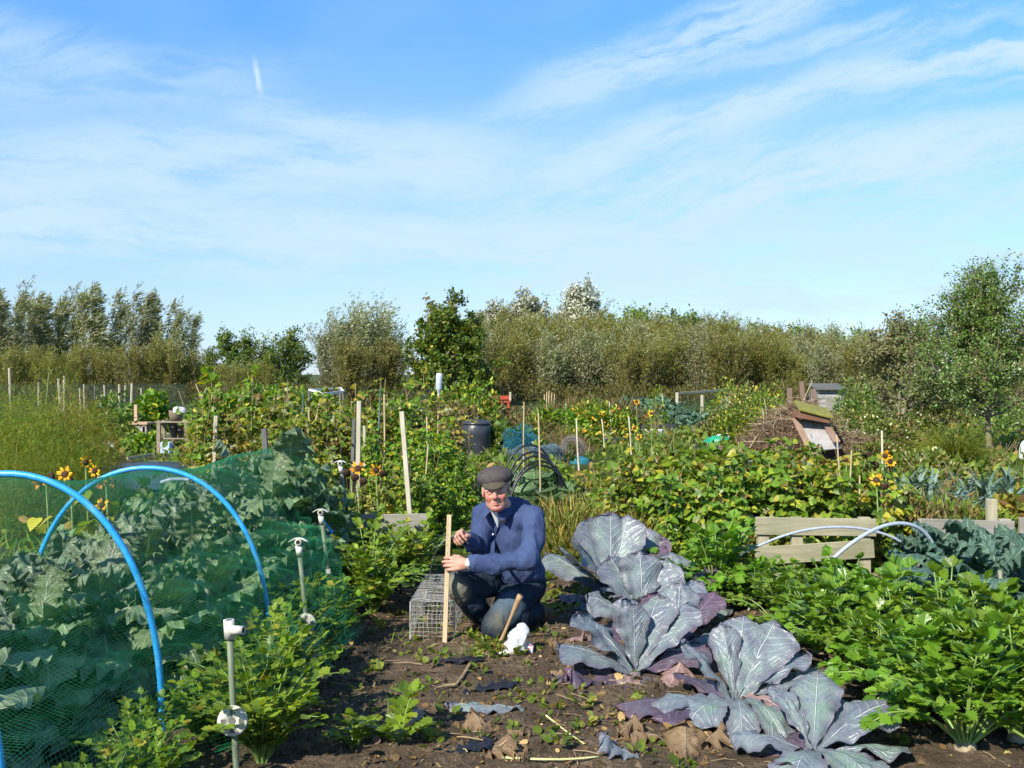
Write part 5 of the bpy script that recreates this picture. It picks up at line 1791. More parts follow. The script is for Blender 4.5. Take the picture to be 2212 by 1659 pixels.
V0 = S.net()
V0 = np.concatenate(V0.v)
cloth_disp(S, .026, 11, 1, (1, 1, .38))
cloth_disp(S, .006, 24, 4, (1, 1, .6))
# open neck, ends of the sleeves, hem
S.cutz(wrL * .98 + elL * .02, wrL - elL)
S.cutz(pel + [0, 0, -.012], (.0, .0, -1))
nk = neck + np.array([-.006, -.02, .018])
S.cone(neck + [-.01, -.03, .02], neck + [-.015, -.07, .12], .052, .06, .008, True)
M['shirt'] = (lambda s: s.bsdf(s.mix(s.ramp(s.noise(5, 6, s.obj(), .7), [(.35, (0, 0, 0)), (.7, (1, 1, 1))]), (0.030, 0.048, 0.118), (0.058, 0.086, 0.185)), .8, .2,
                               s.math('ADD', s.noise(26, 6, s.obj((1, 1, .45)), .6), s.math("MULTIPLY", s.noise(300, 2, s.obj((1, 1, .15))), .35)), .38, .02))(NT('blue_corduroy_shirt'))
shirt = S.net().build('shirt', M['shirt'], man, True)
M['shirt_in'] = plain('shirt_edge', (.055, .10, .30), (.04, .08, .25), .8, 20)
# collar wings
for sx in (-1, 1):
    g = G()
    a0 = neck + tv * (-sx) * .062 + np.array([0, .015, .045])
    a1 = neck + fv * .088 + tv * (-sx) * .022 + np.array([0, 0, -.005])
    a2 = a1 + fv * .012 + tv * (-sx) * .035 + np.array([0, 0, -.052])
    a3 = a0 + tv * (-sx) * .028 + np.array([0, -.01, -.045])
    u, v = np.meshgrid(np.linspace(0, 1, 9), np.linspace(0, 1, 6), indexing='ij')
    P = ((1 - u) * (1 - v))[..., None] * a0 + (u * (1 - v))[..., None] * a1 + (u * v)[..., None] * a2 + ((1 - u) * v)[..., None] * a3
    P += (np.sin(u * 3.14) * .022)[..., None] * (fv + tv * (-sx) * .6) + (np.sin(v * 3.14) * .008)[..., None] * fv
    P2 = P - unit(fv + np.array([0, 0, .5])) * .006
    i = (np.arange(8) * 6)[:, None]; j = np.arange(5)[None]
    Q = np.stack([i + j, i + j + 1, i + 7 + j, i + 6 + j], -1).reshape(-1, 4)
    g.add(P.reshape(-1, 3), Q); g.add(P2.reshape(-1, 3), Q[:, ::-1])
    rim = [k * 6 for k in range(9)] + [48 + k for k in range(1, 6)] + [53 - 6 * k for k in range(1, 9)] + [5 - k for k in range(1, 5)]
    PA, PB = P.reshape(-1, 3)[rim], P2.reshape(-1, 3)[rim]
    m = len(rim)
    g.add(np.concatenate([PA, PB]), [[k, (k + 1) % m, m + (k + 1) % m, m + k] for k in range(m)])
    part(shirt, g, 'collar', M['shirt'], True)
# vest, buttons
M['vest'] = plain('white_vest', (.85, .85, .84), (.78, .78, .78), .8, 30)


M['button'] = plain('shell_button', (.8, .8, .76), rough=.3, spec=.6)
SHV = np.array([v.co[:] for v in shirt.data.vertices])


def onshirt(px, py):
    """nearest point of the shirt seen from the eye through this spot of the photo"""
    ray = unit(at(px, py, 6) - np.array([0, 0, CH]))
    w_ = SHV - np.array([0, 0, CH])
    t = w_ @ ray
    d = np.linalg.norm(w_ - t[:, None] * ray, axis=1)
    k = np.where(d < .007)[0]
    return SHV[k[np.argmin(t[k])]] if len(k) else SHV[np.argmin(d)]


for px, py in ((1062.5, 1190), (1066.5, 1154)):
    g = G()
    p = onshirt(px, py)
    g.lathe([(0, .004), (.0055, .004), (.0068, .001), (.0068, -.004)], p + fv * .002, 12, unit(fv + [0, -.3, .1]))
    part(shirt, g, 'button', M['button'], True)

g = G()                                                   # the white vest in the open neck
y1 = min(onshirt(1075, 1143)[1], onshirt(1072, 1140)[1]) - .010
y0 = neck[1] - .098
Va = np.array([[at(xa + (xb - xa) * q, py, y0 + (y1 - y0) * k / 6 + .030 * abs(2 * q - 1) ** 2 * (1 - k / 7)) for q in np.linspace(0, 1, 7)]
               for k, (py, xa, xb) in enumerate([(1103, 1060, 1090), (1109, 1062, 1088), (1115, 1064.5, 1085.5), (1121, 1067, 1083.5), (1128, 1070, 1081), (1134, 1072.5, 1078.5), (1140, 1074.5, 1076.5)])])
Vb = Va + np.array([0, .014, 0])
Qv = [[a_ * 7 + b_, a_ * 7 + b_ + 1, a_ * 7 + b_ + 8, a_ * 7 + b_ + 7] for a_ in range(6) for b_ in range(6)]
g.add(Va.reshape(-1, 3), Qv)
g.add(Vb.reshape(-1, 3), Qv)
rim = [k for k in range(7)] + [7 * k + 6 for k in range(1, 7)] + [48 - k for k in range(1, 7)] + [42 - 7 * k for k in range(1, 6)]
m_ = len(rim)
g.add(np.concatenate([Va.reshape(-1, 3)[rim], Vb.reshape(-1, 3)[rim]]), [[k, (k + 1) % m_, m_ + (k + 1) % m_, m_ + k] for k in range(m_)])
part(man, g, 'undershirt', M['vest'], True)
g = G()
pk = np.array([onshirt(px, py) + fv * .003 for px, py in ((1074, 1138), (1070, 1150), (1066, 1165), (1064, 1180), (1062, 1195), (1060, 1208))])
sdv = unit(np.cross(fv, (0, 0, 1)))
pk = np.concatenate([pk[:1], (pk[:-2] + pk[1:-1] * 2 + pk[2:]) / 4, pk[-1:]])
Va = np.stack([pk - sdv * .014 - fv * .004, pk - sdv * .013 + fv * .001, pk + sdv * .013 + fv * .001, pk + sdv * .014 - fv * .004], 1)
g.add(Va.reshape(-1, 3), [[4 * a_ + b_, 4 * a_ + b_ + 1, 4 * a_ + b_ + 5, 4 * a_ + b_ + 4] for a_ in range(len(pk) - 1) for b_ in range(3)])
part(shirt, g, 'placket', M['shirt'], True)

for a_, b_, r0 in ((wrL, elL, .043), (wrR, elR, .044)):      # cuffs
    g = G()
    ax_c = unit(b_ - a_)
    g.lathe([(r0 - .008, .002), (r0, 0), (r0 + .003, .03), (r0 + .004, .058), (r0 - .004, .060)], a_ + ax_c * .012, 22, ax_c)
    part(shirt, g, 'cuff', M['shirt'], True)

# ---- trousers
S = SDF((-.44, 5.86, -.02), (.36, 6.62, .48), .006)
S.ell(pel + [.02, .01, -.03], (.165, .15, .115), .04, np.stack([tv, fv, np.cross(tv, fv)], 1))
S.chain([hipL, hipL * .5 + kneeL * .5 + [0, 0, .012], kneeL + [0, .005, .012]], [.105, .098, .074], .03)
S.chain([kneeL + [0, .01, .01], kneeL * .5 + ankL * .5 + [.0, 0, .03], ankL * .9 + kneeL * .1 + [0, 0, .02]], [.072, .074, .060], .03)
S.chain([hipR, hipR * .5 + kneeR * .5, kneeR + [.0, .0, -.002]], [.10, .094, .076], .03)
S.chain([kneeR + [0, .0, -.01], kneeR * .5 + ankR * .5 + [.01, .01, 0], ankR + [0, 0, .02]], [.074, .074, .070], .02)
cloth_disp(S, .020, 9, 11, (1, 1, 1))
cloth_disp(S, .008, 22, 14)
S.cutz((0, 6, -.004), (0, 0, -1))


def denim():
    s = NT('muddy_denim')
    n = s.noise(5, 5, s.obj(), .65)
    c = s.ramp(s.noise(14, 6, s.obj(), .7), [(.3, (0.008, 0.014, 0.025)), (.7, (0.024, 0.039, 0.060))])
    sp = s.n('ShaderNodeSeparateXYZ')
    tc = s.n('ShaderNodeTexCoord')
    s.k(tc.outputs['Object'], sp.inputs[0])
    # worn pale on the fronts of the thighs and dried mud on the knees
    def near(c0, r0, r1):
        d = s.n('ShaderNodeVectorMath', operation='DISTANCE')
        s.k(tc.outputs['Object'], d.inputs[0])
        d.inputs[1].default_value = tuple(c0)
        m = s.n('ShaderNodeMapRange', interpolation_type='SMOOTHSTEP')
        s.k(s.math('ADD', d.outputs['Value'], s.math('MULTIPLY', s.math('SUBTRACT', n, .5), .1)), m.inputs[0])
        for i_, q in enumerate((r0, r1, 1.0, 0.0)): m.inputs[i_ + 1].default_value = q
        return m.outputs[0]
    c = s.mix(s.math('MULTIPLY', near((-.03, 6.05, .19), .05, .15), .6), c, (0.10, 0.15, 0.20))
    c = s.mix(s.math('MULTIPLY', near((-.36, 6.0, .30), .05, .14), .8), c, (0.25, 0.24, 0.17))
    c = s.mix(s.math('MULTIPLY', near((-.07, 5.95, .14), .02, .12), .5), c, (0.19, 0.18, 0.13))
    return s.bsdf(c, .85, .2, s.math('ADD', s.noise(20, 5, s.obj(), .6), s.math('MULTIPLY', s.noise(500, 2, s.obj()), .2)), .5, .015)


M['denim'] = denim()
tr_ = S.net().build('trousers', M['denim'], man, True)

# ---- boots
M['boot'] = plain('muddy_brown_boot', (.16, .105, .06), (.08, .05, .03), .8, 18, bump=.5, c3=(.2, .15, .09))
for a, d, up in ((ankL, unit(np.array([.62, .70, -.25])), .0), (ankR, unit(np.array([-.75, -.62, 0])), 1)):
    S = SDF(a - .2, a + .24, .006)
    if up:
        S.chain([a + [0, 0, .04], a + [.01, .0, -.02]], [.046, .045], .02)
        S.chain([a - d * .03 + [0, 0, -.035], a + d * .10 + [0, 0, -.035], a + d * .15 + [0, 0, -.045]], [.044, .040, .032], .02)
        S.cutz((0, 0, .002), (0, 0, -1))
    else:                                               # toes on the ground, heel raised behind
        q = np.array([.66, .72, 0])
        S.chain([a - d * .05, a + d * .02], [.05, .05], .02)
        S.chain([a + d * .03 + [0, 0, .012], a + d * .07 + [0, 0, -.02], a + d * .05 + [.02, .02, -.055]], [.047, .045, .034], .02)
        S.ell(a + d * .10 + [0.0, 0.0, .02], (.034, .034, .03), .015)
        S.cutz((0, 0, .002), (0, 0, -1))
    S.net().build('boot', M['boot'], man, True)

# ---- cap, hair, eyes, watch
S = SDF(hp(0, 0, .05) - .19, hp(0, 0, .05) + .19, .005)
S.ell(hp(0, -.020, .066), (.100, .114, .070), .02, HM)
S.ell(hp(.004, -.030, .070), (.106, .112, .046), .03, HM)
S.cutz(hp(0, 0, .040), HM @ np.array([0, -.10, -1.0]))
cloth_disp(S, .005, 16, 30)
M['cap'] = (lambda s: s.bsdf(s.ramp(s.noise(40, 6, s.obj(), .75), [(.3, (.052, .042, .043)), (.7, (.098, .082, .082))]), .95, .15, s.noise(220, 4, s.obj()), .6, .004))(NT('wool_cap'))
cap = S.net().build('cap', M['cap'], man, True)
g = G()
a = np.linspace(-1.12, 1.12, 22)
for k, (r0, r1) in enumerate([(.998, 1.0)]):
    s_ = np.linspace(0, 1, 7)
    P = np.zeros((22, 7, 3))
    for i_, t in enumerate(a):
        for j_, q in enumerate(s_):
            ext = .042 * math.cos(t * 1.30) ** .8 if abs(t) < 1.2 else 0
            x = .088 * math.sin(t)
            y = -.012 + .098 * math.cos(t) + ext * q
            z = .052 - (.024 * q + .010 * q * q) * max(0, math.cos(t * 1.15)) + .004 * math.cos(t) - .004 * q
            P[i_, j_] = hp(x, y, z)
    P2 = P - HM[:, 2] * .0045
    i = (np.arange(21) * 7)[:, None]; j = np.arange(6)[None]
    Q = np.stack([i + j, i + j + 1, i + 8 + j, i + 7 + j], -1).reshape(-1, 4)
    g.add(P.reshape(-1, 3), Q[:, ::-1]); g.add(P2.reshape(-1, 3), Q)
    rim = [i_ * 7 + 6 for i_ in range(22)]
    PA, PB = P.reshape(-1, 3)[rim], P2.reshape(-1, 3)[rim]
    g.add(np.concatenate([PA, PB]), [[k_, k_ + 1, 22 + k_ + 1, 22 + k_] for k_ in range(21)])
M['peak'] = (lambda s: s.bsdf(s.ramp(s.noise(30, 6, s.obj(), .75), [(.3, (.055, .048, .035)), (.7, (.105, .088, .06))]), .95, .15, s.noise(220, 4, s.obj()), .6, .004))(NT('wool_cap_peak'))
part(cap, g, 'peak', M['peak'], True)
S = SDF(hp(0, 0, 0) - .16, hp(0, 0, 0) + .16, .005)
S.ell(hp(0, -.028, .022), (.0795, .092, .07), .01, HM)
S.cutz(hp(0, .022, 0), HM @ np.array([0, 1, .1]))
S.cutz(hp(0, 0, -.042), HM @ np.array([0, .35, -1]))
cloth_disp(S, .006, 60, 40, (1, 1, .3))
M['hair'] = plain('grey_hair', (.48, .46, .43), (.28, .26, .24), .7, 60, stretch=(1, 1, .3), bump=.6)
S.net().build('hair', M['hair'], man, True)
M['eye'] = plain('eye_white', (.32, .28, .25), rough=.2, spec=.6)
M['iris'] = plain('eye_dark', (.03, .035, .04), rough=.15, spec=.6)
for sx in (-1, 1):
    g, h = G(), G()
    c = hp(.031 * sx, .0758, -.0130)
    g.lathe([(0, -.011), (.008, -.008), (.011, 0), (.008, .008), (0, .0108)], c, 14, yv)
    h.lathe([(0, .0114), (.0046, .0108), (.005, .0090)], c, 12, yv)
    e = part(man, g, 'eye', M['eye'], True)
    part(e, h, 'iris', M['iris'], True)
    g = G()
    g.tubes(np.array([[hp((.015 + .008 * k) * sx, .0905 - .0022 * k, .006 + .002 * math.sin(k)), hp((.020 + .009 * k) * sx, .091 - .003 * k, .0085 + .002 * math.sin(k + 1))] for k in range(5)]), .0032, 5)
    part(man, g, 'eyebrow', M['hair'], True)
M['lip'] = plain('lips', (.46, .17, .14), (.40, .14, .115), .45, 60)
g = G()
for zl, yl, wl_, rl in ((-.0730, .0880, .021, .0045), (-.0825, .0868, .018, .0055)):
    t_ = np.linspace(-1, 1, 9)
    g.tube([hp(wl_ * q, yl - .009 * q * q, zl + .0045 * q * q) for q in t_], rl * (1.02 - t_ ** 2 * .85), 7)
part(man, g, 'lips', M['lip'], True)
wx = unit(wrL - elL)
g = G()
c = wrL - wx * .006
g.lathe([(.030, -.008), (.0325, -.007), (.0325, .007), (.030, .008)], c, 20, wx)
g.lathe([(0, .006), (.015, .005), (.017, 0), (.017, -.006)], c + np.array([-.0, -.031, .006]), 16, (0, -1, .25))
M['watch'] = plain('pale_watch', (.75, .75, .74), rough=.25, spec=.6)
part(man, g, 'watch', M['watch'], True)

# ================================================================ things he works with
M['batten'] = wood('new_batten', (0.62, 0.48, 0.30), (0.46, 0.33, 0.19), 1, 2)
bt, bb = at(970.5, 1112, 5.883), at(960, 1394, 5.925)
t = thing('wooden_batten', 'pale wooden batten with nail holes, held upright beside the wire cage', 'batten', bb)
g = G()
g.bar((0, 0, -.03), bt - bb, .027, .012, (.05, 1, 0), .0015)
part(t, g, 'strip', M['batten'])
ax_b = unit(bt - bb)
for z in (.05, .16, .27, .36, .44, .55, .60, .66, .72):
    g = G()
    sx_ = .004 * ((z * 37) % 2 - 1)
    g.lathe([(0, .0012), (.0022, .001), (.0024, 0)], ax_b * z + np.array([sx_, -.0062, 0]), 8, (0, -1, 0))
    part(t, g, 'nail', M['hole'])
M['wire'] = plain('galvanised_wire', (.50, .52, .50), (.36, .38, .36), .4, 60, metal=.6)
g = G()
g.tube(spline([at(905, 1400, 6.1) * [1, 1, 0] + [0, 0, .16], at(925, 1270, 6.2), at(934, 1205, 6.0), at(948, 1178, 5.92), at(966, 1160, 5.90), at(985, 1158, 5.86), at(990, 1152, 5.86)], 40), .0016, 5)
g.tube(spline([at(962, 1160, 5.9), at(955, 1172, 5.9), at(947, 1181, 5.9)], 8), .0016, 5)
tag(g.build('wire', M['wire'], None, True), 'thin bent wire running from the cage to his raised hand', 'wire')

# wire mesh cage: galvanised weld mesh on all faces, closed door flap inside
cA = np.array([-.606, 5.98, .012])


def grid(g, o, u, v, nu, nv, r=.0014, jit=.002):
    o, u, v = np.asarray(o, float), np.asarray(u, float), np.asarray(v, float)
    for n_, a, b in ((nu, u, v), (nv, v, u)):
        k = np.linspace(0, 1, n_ + 1)
        t = np.linspace(0, 1, 6)
        P = o + k[:, None, None] * a + t[None, :, None] * b + rng.normal(size=(n_ + 1, 6, 3)) * jit
        g.tubes(P, r, 4)


t = thing('wire_cage', 'rusty grey wire mesh animal cage standing on the soil by his knee', 'wire cage', cA)
wd_, ht_, dp_ = np.array([.262, .0, 0]), np.array([0, 0, .232]), np.array([.0, .80, 0])
M['mesh'] = plain('galvanised_mesh', (.52, .53, .50), (.34, .33, .29), .45, 40, metal=.4, c3=(.2, .14, .09))
for nm, o, u, v, a, b in [('front_panel', (0, 0, 0), wd_, ht_, 10, 9), ('top_panel', ht_, wd_, dp_, 10, 30), ('side_panel', (0, 0, 0), dp_, ht_, 30, 9), ('side_panel', wd_, dp_, ht_, 30, 9), ('base_panel', (0, 0, 0), wd_, dp_, 10, 30), ('back_panel', dp_, wd_, ht_, 10, 9)]:
    g = G()
    grid(g, o, u, v, a, b)
    part(t, g, nm, M['mesh'], True)
g = G()
for q in [((0, 0, 0), wd_), (ht_, wd_), ((0, 0, 0), ht_), (wd_, ht_), (dp_, wd_), (dp_ + ht_, wd_), (dp_, ht_), (dp_ + wd_, ht_), ((0, 0, 0), dp_), (wd_, dp_), (ht_, dp_), (wd_ + ht_, dp_)]:
    o, v = np.asarray(q[0], float), np.asarray(q[1])
    g.tube([o, o + v * .5 + rng.normal(size=3) * .002, o + v], .0026, 6)
part(t, g, 'frame', M['mesh'], True)
g = G()
grid(g, np.array([.02, .22, .02]), wd_ * .85, np.array([0, .14, .17]), 8, 6)
part(t, g, 'trap_flap', M['mesh'], True)
t.rotation_euler = (0, 0, R(-2))

# hammer leaning on the soil, head half sunk
M['handle'] = wood('hammer_handle', (0.44, 0.30, 0.16), (0.30, 0.19, 0.10), 3, 2, .55)
M['steel'] = plain('dull_steel', (.13, .12, .115), (.07, .06, .055), .45, 30, metal=.7)
hb, htp = at(1080, 1391, 5.89), at(1124, 1286, 5.80)
t = thing('hammer', 'wooden-handled hammer standing on its head between his knee and the white bag', 'hammer', hb)
g = G()
dv = htp - hb
xs_ = np.linspace(0, 1, 12)
g.tube(np.array([dv * x for x in xs_]), .0125 + .0035 * np.sin(xs_ * 5.2 + 2.6) + .002 * xs_, 10)
part(t, g, 'handle', M['handle'], True)
g = G()
hx = unit(np.array([-1, -.25, .03]))
g.lathe([(0, -.055), (.013, -.055), (.016, -.05), (.016, -.035), (.011, -.03), (.012, -.014), (.015, -.008), (.015, .012), (.012, .02), (.010, .045), (.003, .085), (0, .085)], (0, 0, .004), 14, hx)
part(t, g, 'head', M['steel'], True)

# white carrier bag, screwed up, with a printed corner
b0 = gp(1108, 1417) + [0, 0, .0]
S = SDF(b0 - [.15, .12, .02], b0 + [.15, .14, .24], .0045)
S.ell(b0 + [-.03, 0, .03], (.075, .055, .035), .03)
S.ell(b0 + [.01, .01, .06], (.055, .045, .055), .03)
S.chain([b0 + [.01, .0, .06], b0 + [.035, .01, .12], b0 + [.05, .0, .155]], [.05, .034, .022], .03)
S.ell(b0 + [.055, .0, .145], (.028, .02, .03), .02)
p = S.points()
n1 = np.abs(fbm(p, 11, 2, .5, 50) - .5) * 2
n2 = np.abs(fbm(p + p[..., ::-1] * .3, 38, 2, .5, 60) - .5) * 2
S.f += (n1 - .25).astype(np.float32) * .042 + (n2 - .3).astype(np.float32) * .009
S.cutz((0, 0, .004), (0, 0, -1))
M['bag'] = plain('white_plastic_film', (.74, .74, .75), (.66, .67, .69), .35, 12, spec=.5, trans=.3)
tag(S.net().build('plastic_bag', M['bag'], None, True), 'crumpled white plastic carrier bag on the soil beside the hammer', 'bag')
S = SDF(b0 + [.03, -.04, -.01], b0 + [.15, .10, .12], .004)
S.ell(b0 + [.085, .03, .032], (.03, .035, .034), .02)
p = S.points()
S.f += ((np.abs(fbm(p, 25, 3, .55, 70) - .5) * 2 - .3) * .03).astype(np.float32)
S.cutz((0, 0, .004), (0, 0, -1))
M['printbag'] = (lambda s: s.bsdf(s.ramp(s.noise(32, 2, s.obj()), [(.0, (.75, .75, .75)), (.52, (.55, .04, .08)), (.58, (.78, .78, .78)), (.66, (.10, .10, .16)), (.70, (.8, .8, .8))], 'CONSTANT'), .35, .5))(NT('printed_film'))
tag(S.net().build('plastic_wrapper', M['printbag'], None, True), 'small screwed-up wrapper printed red and dark, behind the white bag', 'wrapper')
# ================================================================ bean rows, hedge of beans, sunflowers in the middle distance
bp = Protos([bean(61, 1.5, .34, 420, leaf=.07, twigs=16), bean(62, 1.4, .38, 440, 'beandry', .065, twigs=20), bean(63, 1.35, .36, 400, 'beangreen', .075), bean(64, 1.6, .3, 380, leaf=.07, twigs=14)])
gb = 'runner beans behind the netted bed'
bl = [(448, 12.5, .95, 3, 'around the short white left stake'), (500, 12.8, 1.22, 2, 'rising highest above the row at its left end'), (520, 11.4, .85, 1, 'behind the kale mound, left of the dark leaning stake'), (560, 12.2, 1.10, 0, 'behind the dark leaning stake'),
      (600, 10.9, .80, 2, 'right of the dark leaning stake'), (590, 14.5, 1.05, 1, 'deep in the row behind the dark leaning stake'), (645, 12.4, 1.02, 0, 'left of the thin green post'), (665, 11.2, .82, 1, 'yellowing in front of the thin green post'), (700, 12.6, .95, 1, 'under the white frame of the fruit cage'),
      (690, 10.2, .68, 0, 'behind the yellow sunflowers, left part'), (735, 11.4, .88, 0, 'just left of the tall pale stake'), (730, 14.0, 1.0, 2, 'deep in the row behind the tall pale stake'), (775, 12.0, 1.02, 0, 'with green leaves above the tall pale stake'), (790, 10.4, .66, 2, 'at the foot of the tall pale stake'),
      (815, 12.6, .98, 1, 'between the tall pale stake and the green pole'), (835, 10.9, .80, 2, 'left of the leaning pale stake'), (852, 13.2, 1.05, 0, 'behind the top of the leaning pale stake'), (890, 12.2, 1.08, 0, 'with a yellow-green top right of the leaning stake'), (900, 10.4, .74, 2, 'right of the leaning pale stake'),
      (935, 11.6, .82, 2, 'below the cane with the silver bottle'), (960, 13.4, .88, 1, 'behind the cane with the silver bottle'), (950, 9.8, .55, 2, 'with fresh green leaves left of the man'), (905, 9.0, .62, 2, 'with big fresh leaves over the short grey boards'), (860, 9.2, .58, 0, 'at the foot of the leaning pale stake'),
      (982, 9.4, .46, 2, 'bushy one with lime leaves beside his shoulder'), (1000, 10.8, .50, 2, 'in front of the dark compost bin'), (815, 9.4, .48, 1, 'dry one behind the farthest net pole'), (750, 9.3, .42, 2, 'low one behind the farthest net pole'), (980, 12.4, .62, 2, 'left of the dark compost bin'), (640, 10.0, .55, 1, 'behind the big kale leaf on the net')]
for px, d, s, k, l in bl:
    bp.put('%s runner bean plant %s' % (('mixed green and yellow', 'dry and yellowing', 'fresh green', 'tall mixed green')[k], l), gx(px, d), r_.random() * 6.28, s * r_.uniform(.95, 1.04), gb, k=k)
hb_ = Protos([bean(71, .8, .42, 430, 'bean', .07, 'hedge_bean', 'bean plant', taper=.1), bean(72, .75, .4, 430, 'beangreen', .07, 'hedge_bean', 'bean plant', taper=.1), bean(73, .7, .4, 380, 'yellow', .065, 'hedge_bean', 'bean plant', taper=.1)])
hl = [(1340, 9.3, .88, 2, 'yellow one behind the man, leftmost of the hedge'), (1390, 8.9, .70, 0, 'left of the first cabbage top'), (1430, 9.0, .86, 0, 'behind the farthest cabbage'), (1480, 8.7, .92, 1, 'above the dark small cabbage'), (1525, 9.3, 1.1, 1, 'tallest of the hedge, with lime leaves'),
      (1545, 8.6, .86, 0, 'behind the tall celeriac'), (1590, 8.7, .9, 0, 'left of the greenish pallet'), (1630, 9.0, .95, 1, 'over the left end of the greenish pallet'), (1670, 8.6, .90, 0, 'overhanging the greenish pallet board with its shadow'), (1720, 8.8, .95, 0, 'above the middle of the greenish pallet'),
      (1770, 8.6, .92, 1, 'above the right half of the greenish pallet'), (1815, 8.9, .93, 0, 'left of the tall dry sunflower stalks'), (1850, 8.5, .8, 0, 'behind the right end of the greenish pallet'), (1570, 9.6, .95, 0, 'in the back of the hedge behind the tall celeriac'), (1650, 9.9, 1.0, 0, 'in the back of the hedge before the brush pile'),
      (1755, 9.9, .92, 2, 'yellow one in the back of the hedge'), (1460, 9.8, .85, 0, 'in the back of the hedge left of the lime one'), (1885, 9.2, .82, 0, 'at the right end of the hedge by the sunflowers'), (1300, 9.0, .72, 0, 'low yellowing one right of the man'), (1640, 8.25, .42, 2, 'low one hanging between pallet and celeriac'), (1480, 8.2, .55, 1, 'low green one behind the small dark cabbage'), (1265, 9.2, .62, 2, 'leftmost low one beside the savoys'), (1355, 9.9, .9, 2, 'brown-leaved one behind the leftmost yellow one'), (1500, 10.4, 1.0, 1, 'lime one reaching highest behind the hedge'), (1410, 9.6, .95, 0, 'in the back of the hedge above the farthest cabbage'), (1700, 10.8, .9, 0, 'in the back row below the grey panel'), (1830, 10.4, .85, 2, 'yellowing one below the cream blooms')]
for px, d, s, k, l in hl:
    hb_.put('%s bean plant %s' % (('yellow-green', 'fresh green', 'yellow and brown')[k], l), gx(px, d), r_.random() * 6.28, s * (1.18 if d > 8.4 and px > 1420 else 1.0), 'bean hedge behind the pallets', k=k)


def sf(seed, H, heads, px, d, lab, leaves=6, leaf=.14, az=-1.7, lean=0.0, hs=.11):
    hs = hs * .78
    t = sunflower(seed, H, heads, az, leaves, leaf, lean=lean, hs=hs)
    return place(t, lab, gx(px, d), 0, 1.0, 'sunflowers')


sf(81, .92, [(0, 1.0, 'fresh'), (.07, .93, 'fresh')], 185, 7.7, 'sunflower with two yellow heads, tallest of those at the left edge', hs=.085)
sf(82, .80, [(0, 1.0, 'rust'), (-.04, 1.06, 'fresh')], 152, 7.5, 'sunflower with one faded head and one small yellow one, left of the tallest', hs=.1)
sf(83, .78, [(-.05, 1.0, 'rust'), (.04, 1.06, 'seed')], 100, 7.6, 'sunflower with a rusty bud-like head, leftmost by the asparagus', hs=.09)
sf(84, .78, [(-.035, 1.0, 'rust'), (.055, 1.0, 'rust')], 229, 7.6, 'sunflower with two rust-red heads side by side above the black sheet', hs=.085)
sf(85, .62, [(0, 1.0, 'fresh')], 220, 7.5, 'short sunflower with a single yellow head just over the net', hs=.085)
sf(86, .70, [(-.03, 1.0, 'fresh'), (.04, .97, 'seed')], 662, 8.2, 'sunflower with a small yellow head by the big kale leaf', hs=.085)
sf(87, .74, [(-.04, 1.0, 'seed'), (.06, 1.05, 'fresh')], 758, 8.7, 'sunflower with a wide yellow head and a brown one, by the tall pale stake', hs=.11)
sf(88, .74, [(0, 1.02, 'fresh'), (.06, .98, 'seed')], 812, 8.8, 'sunflower with a yellow head in front of the green pole', hs=.10)
sf(89, .72, [(-.02, 1.0, 'seed'), (.05, .96, 'seed')], 772, 8.5, 'sunflower with two brown seed heads below the yellow ones', hs=.10)
sf(90, .86, [(0, 1.0, 'fresh'), (.04, .7, 'fresh')], 1828, 8.6, 'sunflower with a rusty yellow head over the right end of the bean hedge', hs=.08)
sf(91, .85, [(-.02, 1.05, 'seed'), (.05, .95, 'seed')], 1878, 8.7, 'sunflower with two drooping brown heads and large heart leaves', 7, .2, hs=.10)
sf(92, .88, [(0, 1.0, 'fresh'), (.045, .94, 'fresh')], 1912, 8.8, 'sunflower with bright yellow heads at the right end of the row', hs=.085)
sf(93, .72, [(0, 1.0, 'fresh'), (.07, .93, 'seed')], 1893, 8.3, 'sunflower with a yellow head beside a large round seed head', 5, .18, hs=.10)
for k, (px, py, d, lab) in enumerate([(1375, 868, 19, 'lone yellow sunflower before the blue-green cabbage rows'), (1406, 893, 18, 'small yellow sunflower to the right of the first lone one'), (1371, 925, 15.5, 'yellow sunflower with a dark centre facing the camera, in the grass'), (1380, 944, 15.5, 'drooping yellow sunflower under the dark-centred one')]):
    c = at(px, py, d)
    sf(94 + k, c[2], [(0, 1.0, 'fresh')], px, d, lab, 4, .14, -1.6, hs=.10)

# stakes, canes and poles
M['stake'] = wood('pale_stake', (0.50, 0.45, 0.34), (0.36, 0.32, 0.23), 1, 2)
M['darkstake'] = wood('dark_stake', (0.16, 0.155, 0.14), (0.09, 0.09, 0.08), 1, 2)
M['greenpole'] = plain('dark_green_pole', (.05, .10, .075), (.03, .065, .05), .5, 20)
M['cane'] = plain('bamboo', (.46, .36, .20), (.30, .22, .11), .6, 20, stretch=(1, 1, .3))


def stake(lab, a, b, w_, mat, name='wooden_stake', cat='stake', grp='stakes among the beans', rnd=False):
    g = G()
    a, b = np.asarray(a), np.asarray(b)
    L = b - a
    if rnd:
        g.tube([[0, 0, 0], L * .5 + rng.normal(size=3) * .006, L], [w_ / 2, w_ / 2 * .9, w_ / 2 * .8], 7)
    else:
        g.bar((0, 0, 0), L, w_, w_ * .7, (0.1, 1, 0), .003)
    return tag(g.build(name, M[mat], None, rnd, loc=a), lab, cat, grp)


